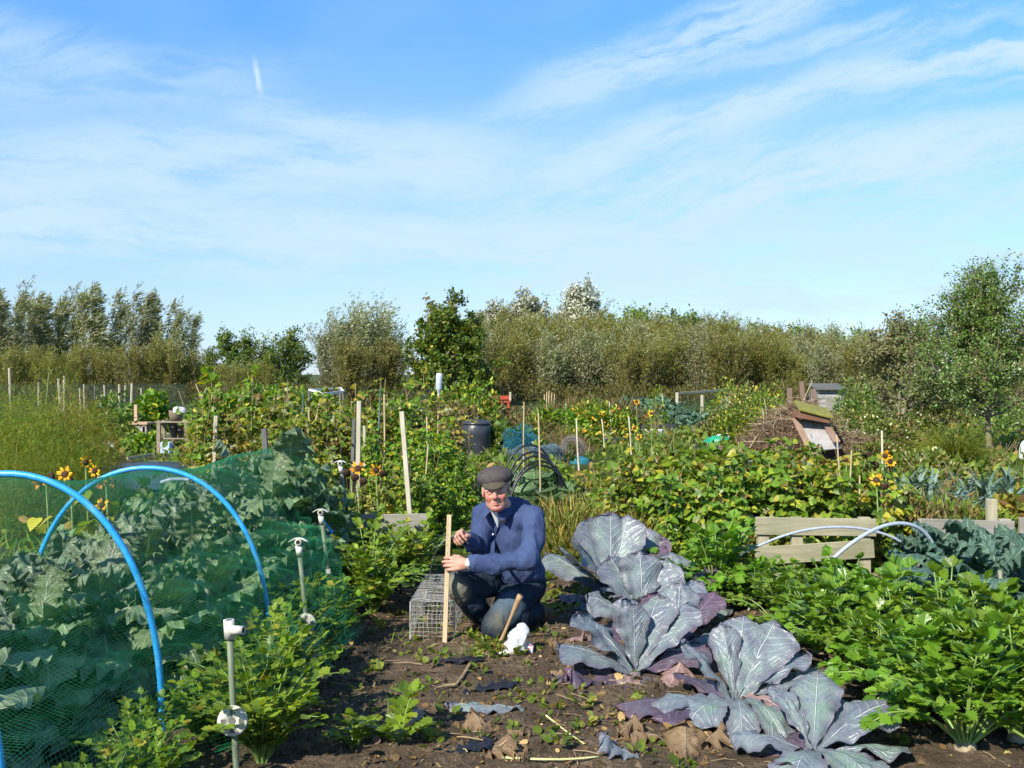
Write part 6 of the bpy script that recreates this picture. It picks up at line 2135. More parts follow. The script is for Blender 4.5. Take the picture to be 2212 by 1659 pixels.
stake('pale square stake standing tall in the middle of the bean row', gx(771, 9.5), at(776, 866, 9.5), .042, 'stake')
stake('pale stake leaning left, nearest of the bean row, above the short boards', gx(893, 8.6), at(868, 889, 8.75), .040, 'stake')
stake('short whitish stake at the left end of the bean row', gx(458, 11.5), at(467, 898, 11.5), .045, 'stake')
stake('dark weathered stake leaning among the beans above the kale mound', gx(586, 9.9), at(570, 926, 9.9), .052, 'darkstake')
stake('grey stake close behind the tall pale one', gx(756, 10.3), at(765, 905, 10.3), .035, 'darkstake')
stake('grey stake at the right side of the tall pale one', gx(790, 10.8), at(787, 920, 10.8), .03, 'stake')
stake('dark green metal pole in the bean row', gx(812, 10.8), at(822, 838, 10.8), .026, 'greenpole', 'metal_pole', 'pole', None, True)
stake('brown bamboo cane right of the green pole', gx(828, 11), at(830, 852, 11), .024, 'cane', 'bamboo_cane', 'cane', 'canes', True)
stake('thin dark green post left of the white cage frame', gx(652, 13), at(655, 846, 13), .028, 'greenpole', 'metal_pole', 'pole', None, True)
stake('slim pale cane between silver bottle cane and beans', gx(925, 11.5), at(922, 900, 11.5), .022, 'cane', 'bamboo_cane', 'cane', 'canes', True)
stake('crossed cane leaning low before the leaning pale stake', gx(905, 8.9), at(925, 960, 9.3), .016, 'cane', 'bamboo_cane', 'cane', 'canes', True)
stake('thin cane slanting up the left part of the bean row', gx(640, 11), at(690, 870, 11.6), .02, 'cane', 'bamboo_cane', 'cane', 'canes', True)
stake('cane slanting beside the first slanting cane', gx(655, 11.2), at(668, 880, 11.2), .02, 'cane', 'bamboo_cane', 'cane', 'canes', True)
stake('thin upright cane right of the compost bin', gx(1131, 15), at(1132, 868, 15), .022, 'cane', 'bamboo_cane', 'cane', 'canes', True)
stake('thin pale cane in front of the wire roll, right of the black hoops', gx(1168, 9.6), at(1163, 892, 9.6), .018, 'cane', 'bamboo_cane', 'cane', 'canes', True)
for k, (px, py, tl_) in enumerate([(1176, 852, 'leftmost'), (1181, 846, 'second from the left'), (1186, 845, 'third from the left'), (1192, 848, 'fourth from the left'), (1198, 851, 'rightmost')]):
    stake('tall straw-coloured cane, %s of the five before the willows' % tl_, gx(px - 2, 26), at(px, py, 26), .035, 'cane', 'bamboo_cane', 'cane', 'five canes before the willows', True)
for px, py, d, l in [(1300, 905, 20, 'by the orange flowers'), (1430, 850, 30, 'left of the wooden netting frame'), (1316, 868, 24, 'behind the orange flowers'), (1222, 872, 24, 'right of the five canes'), (1358, 900, 18, 'leaning by the cold frame trough'), (1905, 930, 12, 'among the bramble flowers'), (1245, 905, 16, 'over the dry heap')]:
    stake('grey-brown thin post ' + l, gx(px + 6, d), at(px, py, d), .03, 'stake', 'wooden_stake', 'stake', 'thin posts in the far plots', True)
for px, d, H, l in [(1833, 8.5, .95, 'beside the drooping brown sunflowers'), (1856, 8.4, .75, 'forked low by the pallet end'), (1822, 9, 1.05, 'reaching highest behind the bean hedge')]:
    stake('tall brown dry plant stalk ' + l, gx(px, d), gx(px + r_.normal() * 12, d, H), .016, 'cane', 'dry_stalk', 'stalk', 'dry stalks at the hedge end', True)

# cane with a silver bottle upside down on top
t = thing('bottle_scarer', 'bamboo cane with a silvery plastic bottle over its top, above the bean row', 'bird scarer', gx(942, 13.5))
tp = at(949, 812, 13.5) - gx(942, 13.5)
g = G()
g.tube([(0, 0, 0), tp * .5, tp], [.014, .012, .011], 7)
part(t, g, 'cane', M['cane'], True)
g = G()
g.lathe([(.0, .04), (.04, .035), (.046, -.02), (.044, -.16), (.03, -.2), (.015, -.22), (.015, -.26)], tp, 12, unit(tp))
M['silver_plastic'] = plain('silvery_plastic', (.70, .74, .80), (.5, .55, .62), .2, 20, spec=.8, trans=.2)
part(t, g, 'bottle', M['silver_plastic'], True)

# ================================================================ savoys under black pipe hoops
sv = Protos([savoy(101, .62), savoy(102, .55)])
for px, d, s, k, l in [(1130, 10.0, 1.25, 0, 'right behind the man, under the left ends of the black hoops'), (1190, 9.7, 1.45, 1, 'largest, in front of the black hoops'), (1162, 10.9, 1.4, 0, 'inside the black hoops'), (1222, 10.4, 1.25, 1, 'right of the black hoops'), (1108, 11.2, 1.4, 1, 'behind his cap')]:
    sv.put('crinkled green savoy cabbage ' + l, gx(px, d), r_.random() * 6, s, 'savoy cabbages', k=k)
for k, (x0, x1, d, H, l) in enumerate([(1098, 1236, 9.7, .70, 'nearest of five'), (1100, 1232, 9.95, .72, 'second nearest of five'), (1094, 1222, 10.2, .75, 'middle one of five'), (1088, 1215, 10.6, .76, 'second farthest of five'), (1084, 1205, 11.1, .80, 'farthest of five')]):
    a = np.linspace(0, math.pi, 24)
    xa, xb = gx(x0, d)[0], gx(x1, d)[0]
    P = np.stack([(xa + xb) / 2 - (xb - xa) / 2 * np.cos(a), np.full(24, d) + .3 * np.linspace(0, 1, 24), H * np.sin(a) ** .62], 1)
    g = G()
    g.tube(P, .012, 9)
    tag(g.build('pipe_hoop', M['blackplastic'], None, True), 'black plastic pipe hoop over the savoys, ' + l, 'pipe hoop', 'black hoops over the savoys')

# ================================================================ compost bins and clutter behind
M['bin'] = plain('dark_plastic_bin', (.045, .05, .062), (.03, .034, .043), .38, 6, spec=.5, bump=.05)
M['concrete'] = plain('pale_concrete', (.42, .40, .36), (.30, .28, .25), .85, 10)
M['whitecloth'] = plain('dirty_white_cloth', (.62, .60, .55), (.40, .38, .34), .8, 8)
M['teal'] = plain('teal_net', (.025, .17, .22), (.015, .11, .15), .6, 12)
M['greynet'] = plain('grey_blue_net', (.12, .19, .22), (.08, .13, .15), .6, 12)
M['greymesh'] = plain('rusty_mesh', (.20, .17, .14), (.12, .10, .08), .7, 30)


def cbin(lab, px, d, s=1.0):
    t = thing('compost_bin', lab, 'compost bin', gx(px, d), 0, None, s)
    g = G()
    g.lathe([(.305, -.05), (.30, .0), (.292, .20), (.296, .21), (.285, .42), (.289, .43), (.268, .60), (.262, .61), (.262, .63), (0, .63)], n=28)
    part(t, g, 'barrel', M['bin'], True)
    g = G()
    g.lathe([(.262, .632), (.275, .632), (.278, .66), (.24, .69), (.12, .72), (.10, .735), (0, .74)], n=28)
    l = part(t, g, 'lid', M['bin'], True)
    g = G()
    g.tube([(-.07, -.05, .735), (-.05, -.05, .765), (.05, -.05, .765), (.07, -.05, .735)], .012, 6)
    part(l, g, 'handle', M['bin'], True)
    return t


cbin('dark grey plastic compost bin with a domed lid, beyond the beans', 1029, 19.2)
cbin('second dark compost bin, mostly hidden to the left of the first', 1008, 20.2, .86)


def netlump(name, lab, cat, c, r, mat, seed=0):
    sub, m = 46, 22
    A, V_ = np.meshgrid(np.linspace(0, 2 * np.pi, sub), np.linspace(0, 1, m), indexing='ij')
    rr = np.clip(np.cos(V_ * 1.5707), 0, 1) ** .6
    g = G()
    for k in range(4):
        P = np.stack([np.cos(A) * rr * r[0], np.sin(A) * rr * r[1], np.sin(V_ * 1.5708) ** .8 * r[2]], -1)
        P *= (.8 + .08 * k) * (1 + (fbm(P + seed * 3.3 + k, 6, 3, .55) - .5)[..., None] * 1.1)
        P += rng.normal(size=P.shape) * .006
        g.tubes(P, .0035, 3)
        g.tubes(np.transpose(P, (1, 0, 2)), .0035, 3)
    return tag(g.build(name, M[mat], None, False, loc=c), lab, cat)


def lump(name, lab, cat, c, r, mat, amp=.3, f=6.0, h=None, grp=None, seed=0, sub=28):
    """a soft heap: rounded top with noisy folds, resting on the ground"""
    a = np.linspace(0, 2 * np.pi, sub + 1)[:-1]
    v = np.linspace(0, 1, 12)
    A, V_ = np.meshgrid(a, v, indexing='ij')
    rr = np.clip(np.cos(V_ * 1.5707), 0, 1) ** .7
    P = np.stack([np.cos(A) * rr * r[0], np.sin(A) * rr * r[1], np.sin(V_ * 1.5708) ** .8 * r[2]], -1)
    n = fbm(P + seed * 3.3, f, 3, .55) - .5
    P *= (1 + n[..., None] * amp * 2)
    P[:, 0, 2] = -.03
    m = 12
    i = np.arange(sub)[:, None]; j = np.arange(m - 1)[None]
    k = (i + 1) % sub
    Q = np.stack([i * m + j, k * m + j, k * m + j + 1, i * m + j + 1], -1).reshape(-1, 4)
    g = G()
    g.add(P.reshape(-1, 3), Q)
    return tag(g.build(name, M[mat], None, True, loc=c), lab, cat, grp)


lump('sack', 'pale sack slumped right of the compost bin', 'sack', gx(1098, 20), (.24, .2, .22), 'whitecloth', .3)
g = G()
g.bar((0, 0, 0), (-.02, .02, .28), .2, .04, (0, 1, .1), .006)
tag(g.build('paving_slab', M['concrete'], None, False, loc=gx(1062, 19.4)), 'small pale slab leaning beside the compost bin', 'slab')
netlump('net_heap', 'bundled teal netting lying behind the black hoops', 'netting', gx(1122, 19.2), (.32, .3, .46), 'teal')
netlump('net_heap', 'spread grey-blue netting heap between teal bundle and wire roll', 'netting', gx(1165, 18.6), (.55, .4, .24), 'greynet', 4)
t = thing('wire_roll', 'loose roll of rusty wire netting in the grass', 'wire roll', gx(1237, 18.6), 0, None, 1.35)
g = G()
a = np.linspace(0, 2 * np.pi, 22)
for k in range(90):
    rr = rng.uniform(.09, .165)
    y = rng.uniform(-.3, .3)
    P = np.stack([np.cos(a) * rr, np.full(22, y) + rng.normal() * .1 * np.cos(a), .165 + np.sin(a) * rr], 1) + rng.normal(size=(22, 3)) * .008
    g.tubes(P[None], .0022, 3)
part(t, g, 'wire_coil', M['greymesh'])
g = G()
g.tube([at(1150, 955, 18.9), at(1190, 994, 18.2)], .014, 8)
tag(g.build('pipe', M['greypipe'], None, True), 'pale pipe lying slanted on the netting heap', 'pipe')
lump('plastic_sheet', 'scrap of turquoise sheet below the wire roll', 'sheet', gx(1252, 18), (.18, .14, .1), 'teal', .4, seed=8)
for px, d, rx, rz, l in [(1180, 21.5, .95, .48, 'between teal netting and orange flowers'), (1215, 20, .7, .34, 'behind the wire roll'), (1140, 22, .7, .4, 'right of the pale sack')]:
    t = bush(int(px), 'dry_weed_heap', 'weed heap', rx * 2, rx * 1.6, rz, 900, T_BLADE, .22, 'brownbush', None, 'greytwig', 80, .5, .1)
    place(t, 'heap of dry brown weeds ' + l, gx(px, d), 0, 1, 'dry weed heaps')
g = G()
for k, (a, b, w_) in enumerate([((1255, 965), (1330, 957), .07), ((1290, 952), (1345, 966), .05), ((1300, 962), (1350, 958), .06)]):
    g.bar(gp(*a) + [0, 0, .06 + .03 * k], gp(*b) + [0, 0, .06 + .03 * k], w_, .04)
tag(g.build('plank_pile', M['darkstake'], None), 'a few brown planks lying on bare soil right of the wire roll', 'planks')
lump('cloth', 'grey-white cloth dropped on the planks', 'cloth', gp(1318, 950) + [0, 0, .05], (.32, .2, .14), 'whitecloth', .5, 5, seed=3)

# red bench, fruit cage frame, wooden netting frame
M['red'] = plain('red_paint', (.42, .075, .035), (.30, .05, .025), .5, 14)
t = thing('red_bench', 'red painted wooden bench seen past the bean tops', 'bench', gx(1082, 30))
zt = at(1080, 868, 30)[2]
g = G(); g.box((0, 0, zt), (.58, .3, .05), None, .008); part(t, g, 'seat', M['red'])
for x in (-.22, .22):
    g = G(); g.box((x, 0, zt / 2), (.07, .25, zt)); part(t, g, 'leg', M['red'])
g = G(); g.box((.0, .16, zt + .12), (.58, .03, .12), None, .006); part(t, g, 'backrest', M['red'])
g = G(); g.box((.28, .16, zt + .16), (.06, .05, .26), None, .006); part(t, g, 'post', M['stake'])
M['whitepaint'] = plain('white_frame', (.72, .72, .70), (.58, .58, .56), .5, 10)
t = thing('fruit_cage', 'frame of white rails on dark posts rising over the bean row', 'fruit cage', gx(700, 16))
P4 = [at(668, 842, 16.0), at(735, 838, 17.3), at(742, 846, 16.4), at(702, 850, 15.2)]
o_ = gx(700, 16)
for a, b in ((0, 1), (1, 2), (2, 3), (3, 0)):
    g = G(); g.bar(P4[a] - o_, P4[b] - o_, .03, .03); part(t, g, 'rail', M['whitepaint'])
for p in P4:
    g = G(); q = p - o_
    g.tube([q * [1, 1, 0], q], .02, 8)
    part(t, g, 'post', M['darkstake'])
t = thing('netting_frame', 'tall wooden frame hung with thin netting beyond the cabbages', 'netting frame', gx(1507, 33))
o_ = gx(1507, 33)
q = [at(1462, 850, 33) - o_, at(1575, 842, 36) - o_, at(1468, 852, 35) - o_, at(1516, 853, 34) - o_]
for p, l in ((q[0], 'post'), (q[1], 'post'), (q[3], 'post')):
    g = G(); g.bar(p * [1, 1, 0], p, .09, .07, (0, 1, 0)); part(t, g, l, M['stake'])
g = G(); g.bar(q[0], q[1], .07, .07); part(t, g, 'top_rail', M['stake'])
g = G(); g.bar(q[3] * [1, 1, .2] + [.5, 0, 0], q[3] * [1, 1, .8] + [1.0, .2, 0], .45, .03, (0, 1, 0)); part(t, g, 'board', M['boardgrey'])
g = G()
grid(g, q[0] * [1, 1, 0], (q[1] - q[0]) * [1, 1, 0], q[0] * [0, 0, 1], 34, 22, .003, .01)
part(t, g, 'netting', M['net'])

# cold frame troughs, roll, white tub
M['black'] = M['blackplastic']
for nm, x0, x1, d, z, mat, lab, cat in [('trough', 1385, 1475, 27.5, .2, 'bin', 'long black trough of soil before the netted cabbages', 'trough'), ('trough', 1395, 1480, 26.5, .12, 'whitecloth', 'low white trough edge in front of the black one', 'trough')]:
    a, b = gx(x0, d), gx(x1, d)
    t = thing(nm, lab, cat, a)
    L = b[0] - a[0]
    for y in (0, .4):
        g = G(); g.box((L / 2, y, z / 2), (L, .03, z), None, .005); part(t, g, 'side', M[mat])
    for x in (.017, L - .017):
        g = G(); g.box((x, .2, z / 2 - .002), (.03, .368, z - .004), None, .005); part(t, g, 'end', M[mat])
    g = G(); g.box((L / 2, .2, z * .4), (L - .08, .36, z * .7)); part(t, g, 'soil_fill', M['soil'])
g = G()
g.lathe([(.03, 0), (.12, 0), (.125, .5), (.03, .5)], at(1480, 921, 27), 18, (.9, .5, .05))
tag(g.build('carpet_roll', plain('brown_roll', (.12, .08, .05), (.06, .04, .025), .9, 20), None, True), 'rolled brown carpet lying at the end of the troughs', 'roll')
for px, d, l in [(1410, 25.8, 'left'), (1427, 25.8, 'right')]:
    t = thing('plastic_tub', 'small white plastic tub by the troughs, the %s one of two' % l, 'tub', gx(px, d), 0, 'white tubs')
    g = G(); g.lathe([(0, 0), (.06, 0), (.075, .16), (.08, .17), (.07, .16), (.05, .02), (0, .02)], n=14); part(t, g, 'tub', M['whitepaint'], True)
    g = G(); g.tube([(-.075, 0, .15), (-.05, -.05, .09), (.05, -.05, .09), (.075, 0, .15)], .004, 5); part(t, g, 'handle', M['hole'])
M['greenbag'] = plain('green_sheet', (.02, .33, .17), (.015, .24, .12), .45, 10)
lump('green_sheet', 'bright green plastic sheet bundled in the grass left of the brush pile', 'sheet', gx(1552, 21), (.36, .28, .26), 'greenbag', .45, 5)
lump('sack', 'dirty white sacking under the bright green sheet', 'sack', gx(1562, 21.6), (.28, .24, .27), 'whitecloth', .45, 5, seed=5)
lump('plastic_sheet', 'dark grey plastic sheet spread below the green one', 'sheet', gx(1535, 19.6), (.5, .4, .2), 'bin', .45, 4, seed=6)
g = G()
g.tube(spline([gx(1560, 16.2), at(1590, 1003, 16.4), at(1625, 994, 16.6), at(1655, 1001, 16.8), gx(1675, 16.8)], 24), .012, 8)
tag(g.build('pipe_hoop', M['greypipe'], None, True), 'small pale pipe hoop just behind the bean hedge, before the brush pile', 'pipe hoop')

# ================================================================ brush pile, boards, shed
t = thing('brush_pile', 'large heap of cut brown twigs and stalks', 'brush pile', gx(1712, 18.4), 0, None, 1.12)
g = G()
n = 4600
d = rdir(n, .2)
d[:, 2] = np.abs(d[:, 2])
c = d * (rng.random((n, 1)) ** .4) * np.array([1.12, .85, 1.02])
c[:, 2] *= np.clip(1.05 - .62 * np.abs(c[:, 0] - .15), .25, 1)
e = rdir(n) * [1, 1, .6] * rng.uniform(.15, .8, (n, 1)) * (.5 + rng.random((n, 1)))
g.tubes(np.stack([c - e * .5, c + rng.normal(size=(n, 3)) * .02, c + e * .5 + [0, 0, -.02]], 1), rng.uniform(.002, .006, n), 3)
M['brush'] = (lambda s: s.bsdf(s.ramp(s.n('ShaderNodeNewGeometry').outputs['Random Per Island'], [(0, (.20, .13, .075)), (.3, (.11, .07, .04)), (.5, (.30, .21, .13)), (.7, (.15, .11, .07)), (.85, (.40, .32, .22))], 'CONSTANT'), .9, .2))(NT('cut_twigs'))
part(t, g, 'twigs', M['brush'])
g = G()
P = grow(rng, rdir(40, .3) * [.8, .5, .4], rdir(40, .6), rng.uniform(.5, 1.1, 40), 6, .1, 0)
g.tubes(P, .007, 4)
part(t, g, 'branches', M['brush'])
t = dup(t, 'low tail of the brush heap spreading to the right', gx(1830, 18.0), 1.2, (.9, .8, .55))
M['panel'] = plain('grey_panel', (.40, .38, .36), (.28, .26, .25), .8, 5, c3=(.20, .17, .14), contrast=(.3, .7))
M['orangewood'] = wood('orange_board', (.33, .22, .155), (.20, .125, .085), 1, 1)
M['brownpost'] = wood('brown_post', (.22, .15, .11), (.13, .09, .065), 1, 2)
M['moss'] = plain('mossy_board', (.26, .24, .05), (.16, .16, .04), .8, 14)
M['brownboard'] = wood('brown_board', (.24, .12, .07), (.14, .07, .045), 1, 0)
fv_ = np.array([0, -.8, .55])


def board(nm, lab, cat, a, b, w_, th_, mat, up=(0, -.8, .55)):
    g = G()
    a, b = np.asarray(a), np.asarray(b)
    g.bar((0, 0, 0), b - a, w_, th_, up, .004)
    return tag(g.build(nm, M[mat], None, False, loc=a), lab, cat, 'boards on the brush pile')


board('panel', 'wide pale grey panel sloping down the front of the brush pile', 'panel', at(1786, 972, 17.0), at(1752, 905, 17.6), .50, .03, 'panel')
board('plank', 'orange-brown board along the left edge of the grey panel', 'plank', at(1754, 980, 16.9), at(1717, 903, 17.5), .11, .03, 'orangewood')
board('plank', 'orange-brown board along the right edge of the grey panel', 'plank', at(1808, 955, 16.9), at(1780, 908, 17.5), .12, .03, 'orangewood')
board('plank', 'broken orange board end at the foot of the panel', 'plank', at(1776, 996, 16.6), at(1754, 978, 16.8), .12, .03, 'orangewood')
t = thing('mossy_box', 'upturned brown box with a mossy yellow-green board on top of the brush pile', 'box', at(1752, 900, 17.4), 0, None, 1.3)
g = G(); g.box((0, 0, 0), (.42, .3, .1), Matrix.Rotation(R(10), 3, 'Y'), .006); part(t, g, 'box_body', M['brownboard'])
g = G(); g.box((.03, -.02, .095), (.46, .36, .03), np.array(Matrix.Rotation(R(14), 3, 'Y') @ Matrix.Rotation(R(18), 3, 'X')), .005); part(t, g, 'mossy_board', M['moss'])
for a, b, w_, l in [((1712, 900, 18.6), (1705, 838, 18.6), .09, 'leaning out of the brush pile, left of the taller one'), ((1745, 895, 19), (1731, 824, 19), .09, 'tallest one standing in the brush pile'), ((1782, 900, 18.8), (1757, 840, 18.8), .08, 'tilted in front of the shed door'), ((1748, 880, 19.2), (1745, 848, 19.2), .07, 'short one beside the shed')]:
    stake('brown square post ' + l, at(*a) * [1, 1, 0], at(*b), w_, 'brownpost' if 'brownpost' in M else 'darkstake', 'wooden_post', 'post', 'posts in the brush pile')
for a, b, l in [((1715, 905, 18.2), (1755, 822, 18.2), 'slanting up past the two posts'), ((1605, 990, 17.2), (1640, 935, 17.6), 'at the left foot of the brush pile')]:
    stake('thin bare branch ' + l, at(*a), at(*b), .02, 'cane', 'branch', 'branch', None, True)
t = thing('shed', 'small grey weatherboarded shed behind the brush pile', 'shed', gx(1787, 27), 0, None, 1.12)
M['shedwood'] = wood('grey_shed_board', (.40, .39, .36), (.27, .27, .25), 1, 0)
zt = at(0, 838, 27)[2] / 1.12
g = G()
for k in range(9):
    z = k * zt / 9
    g.box((0, -.004 * (k % 2), z + zt / 18), (.62, .60, zt / 9 - .012), np.array(Matrix.Rotation(R(2), 3, 'X')))
part(t, g, 'wall', M['shedwood'])
g = G(); g.box((0, -.03, zt + .03), (.74, .8, .05), np.array(Matrix.Rotation(R(8), 3, 'X')), .006); part(t, g, 'roof', M['darkstake'])
g = G(); g.box((.05, -.325, zt * .42), (.36, .03, zt * .78), None, .005); dr = part(t, g, 'door', M['boardgrey'])
g = G(); g.box((.18, -.35, zt * .42), (.03, .02, .1), None, .004); part(dr, g, 'handle', M['hole'])

# ================================================================ left middle: asparagus, shelf, crate bench, black sheet
fp = Protos([bush(111, 'asparagus_fern', 'asparagus', 1.25, 1.0, .95, 13000, T_BLADE, .06, 'fern', None, 'stem', 60, .35, .5, .15, rnd=1.6), bush(112, 'asparagus_fern', 'asparagus', 1.0, .9, 1.0, 10000, T_BLADE, .06, 'fernyellow', None, 'drystem', 50, .35, .6, .15, rnd=1.6)])
for px, d, s, k, l in [(5, 11.0, 1.62, 0, 'at the left picture edge'), (70, 11.2, 1.60, 0, 'second from the left edge, tall and green'), (125, 11.8, 1.42, 0, 'right of the tall green one'), (168, 12.6, 1.3, 1, 'turning yellow at the right end'), (110, 10.5, 1.1, 0, 'low one in front, behind the sunflowers'), (40, 10.0, .95, 0, 'dark low one at the left edge'), (158, 11.2, .92, 0, 'low one before the yellow plant')]:
    fp.put('feathery asparagus plant ' + l, gx(px, d), r_.random() * 6, s, 'asparagus at the left edge', k=k)
t = thing('wooden_shelf', 'open two-tier wooden shelf holding flower pots', 'shelf', gx(377, 20.5))
x0, x1 = gx(348, 20.5)[0] - gx(377, 20.5)[0], gx(408, 20.5)[0] - gx(377, 20.5)[0]
zt = at(0, 909, 20.5)[2]
M['shelfwood'] = wood('brown_shelf_wood', (.30, .24, .17), (.19, .15, .10), 1, 0)
for x in (x0, x1):
    for y in (-.14, .14):
        g = G(); g.box((x, y, zt / 2), (.075, .05, zt + .02), None, .004); part(t, g, 'post', M['shelfwood'])
g = G(); g.box(((x0 + x1) / 2, 0, zt - .02), (x1 - x0 + .16, .34, .03), None, .004); part(t, g, 'shelf_top', M['shelfwood'])
zs = at(0, 947, 20.5)[2]
g = G(); g.box(((x0 + x1) / 2, 0, zs), (x1 - x0 - .08, .22, .025), None, .004); part(t, g, 'shelf_board', M['shelfwood'])
M['terracotta'] = plain('terracotta', (.42, .16, .08), (.32, .11, .055), .8, 10)


def pot(lab, px, z0, r, h, mat, d=20.5):
    g = G()
    g.lathe([(0, 0), (r * .75, 0), (r * .98, h * .85), (r * 1.08, h * .85), (r * 1.08, h), (r * .9, h), (r * .8, h * .5), (0, h * .5)], n=16)
    return tag(g.build('flower_pot', M[mat], None, True, loc=gx(px, d, z0)), lab, 'flower pot', 'pots on the shelf')


pot('stack of black plastic pots on the shelf, left of two', 376, zs + .014, .075, .24, 'bin')
pot('terracotta pot topping the left stack of black pots', 376, zs + .256, .055, .10, 'terracotta')
pot('shorter stack of black pots on the shelf, right of two', 391, zs + .014, .072, .17, 'bin')
pot('terracotta pot topping the right stack of black pots', 391, zs + .186, .055, .08, 'terracotta')
pot('small white pot at the left end of the shelf board', 364, zs + .014, .03, .09, 'whitepaint')
pot('small white pot at the right end of the shelf board', 402, zs + .014, .03, .1, 'whitepaint')
M['paleblue'] = plain('pale_blue_plastic', (.45, .58, .78), (.38, .5, .7), .5, 10)
g = G(); g.box((0, 0, .1), (.2, .2, .24), None, .02); tag(g.build('plastic_tub', M['paleblue'], None, False, loc=gx(360, 20.3, 0)), 'pale blue plastic tub standing under the shelf', 'tub')
M['wicker'] = plain('wicker', (.22, .17, .12), (.12, .09, .06), .9, 40, bump=.8)
g = G(); g.lathe([(0, 0), (.10, 0), (.135, .1), (.14, .22), (.125, .22), (.11, .1), (0, .05)], n=18)
tag(g.build('basket', M['wicker'], None, True, loc=gx(380, 20.5, zt - .003)), 'round brown basket standing on top of the shelf', 'basket')
lump('plastic_bag', 'white plastic bag caught on the basket rim', 'bag', gx(389, 20.4, zt + .2), (.14, .1, .09), 'bag', .5, 9, seed=2)
t = thing('crate_bench', 'pinkish new-wood bench frame with a tall post, left of the shelf', 'bench', gx(296, 23))
M['newwood'] = wood('new_pink_wood', (.56, .38, .25), (.42, .27, .17), 1, 2)
zt = at(0, 916, 23)[2]
for x in (-.16, .22):
    for y in (-.15, .15):
        g = G(); g.box((x, y, zt / 2), (.06, .06, zt), None, .004); part(t, g, 'leg', M['newwood'])
g = G(); g.box((.03, 0, zt + .02), (.56, .42, .05), None, .004); part(t, g, 'top', M['newwood'])
g = G(); g.box((-.08, .15, zt + .24), (.07, .06, .4), None, .004); part(t, g, 'post', M['newwood'])
g = G(); g.box((.03, -.16, zt * .35), (.44, .03, .08), None, .004); part(t, g, 'rail', M['newwood'])
g = G(); g.box((.16, -.17, zt * .66), (.24, .02, .22), None, .004); part(t, g, 'panel', M['concrete'])
M['tin'] = plain('corrugated_sheet', (.44, .48, .54), (.32, .36, .42), .5, 6, stretch=(6, 1, 1), metal=.3)
g = G()
a, b = gx(222, 21), gx(342, 20.6)
xx = np.linspace(0, 1, 90)
P = a + xx[:, None] * (b - a)
P[:, 1] += np.sin(xx * 150) * .02
V = np.concatenate([P - [0, 0, .03], P + [0, 0, .16], P + [0, .008, .16], P + [0, .008, -.03]])
g.add(V, [[k + o * 90, k + 1 + o * 90, (k + 1 + (o + 1) * 90), k + (o + 1) * 90] for o in range(3) for k in range(89)])
tag(g.build('bed_edging', M['tin'], None, True), 'low corrugated metal edging round a raised soil bed at the left', 'bed edging')
lump('soil_bed', 'bare raised soil bed behind the corrugated edging', 'soil bed', gx(290, 22.6), (.95, 1.4, .2), 'soil', .12, 3)
g = G()
nx2 = 30
u, v = np.meshgrid(np.linspace(0, 1, nx2), np.linspace(0, 1, nx2), indexing='ij')
X = -6.9 + u * 2.6 + v * .0
Y = 13.6 + v * 4.2
P = np.stack([X, Y, np.zeros_like(X)], -1)
P[..., 2] = .02 + (fbm(P, 2.2, 3, .5, 7) - .4) * .10
i = (np.arange(nx2 - 1) * nx2)[:, None]; j = np.arange(nx2 - 1)[None]
g.add(P.reshape(-1, 3), np.stack([i + j, i + nx2 + j, i + nx2 + j + 1, i + j + 1], -1).reshape(-1, 4))
tag(g.build('ground_sheet', M['blackplastic'], None, True), 'black plastic sheet laid over a plot behind the sunflowers', 'ground sheet')
stake('short piece of wood lying on the black sheet', gp(275, 999) + [0, 0, .07], gp(327, 993) + [0, 0, .09], .05, 'stake', 'wood_offcut', 'wood offcut', None)

# boundary fence at the left: posts and dark mesh
t = thing('boundary_fence', 'long dark mesh fence on thin grey posts below the left willows', 'fence', gx(0, 44))
o_ = gx(0, 44)
for px, py in [(20, 795), (83, 826), (126, 818), (139, 812), (181, 830), (205, 834), (225, 832), (258, 830), (271, 832), (285, 828), (172, 838), (240, 842), (305, 838)]:
    d = 42 + 3 * rng.random()
    g = G(); p = at(px, py, d) - o_
    g.tube([gx(px + rng.normal() * 2, d) - o_, p], .05 if px in (20, 139, 126, 258, 285) else .032, 6)
    part(t, g, 'post', M['stake'] if px != 205 else M['darkstake'])
g = G()
grid(g, np.array([-6, 2.0, 0]), np.array([13.0, 1.5, 0]), np.array([0, 0, at(0, 832, 46)[2]]), 120, 26, .005, .01)
part(t, g, 'mesh_panel', M['greenpole'])
for k, (px, d, H, l) in enumerate([(437, 30, 1.35, 'forked branch pole standing left of the bean row')]):
    t = thing('forked_pole', l, 'pole', gx(px, d))
    g = G(); g.tubes(np.array([[(0, 0, 0), (-.03, 0, .6), (-.02, 0, .85)], [(-.02, 0, .85), (-.12, 0, 1.1), (-.2, 0, 1.3)], [(-.02, 0, .85), (.08, 0, 1.08), (.14, 0, 1.2)]]), .02, 6); part(t, g, 'branch', M['cane'])

# ================================================================ plants of the far plots
def bl_(seed, name, cat, W, D, H, n, T, leaf, mat, px, d, lab, grp=None, fl=None, **kw):
    return place(bush(seed, name, cat, W, D, H, n, T, leaf, mat, fl, **kw), lab, gx(px, d), 0, 1.0, grp)


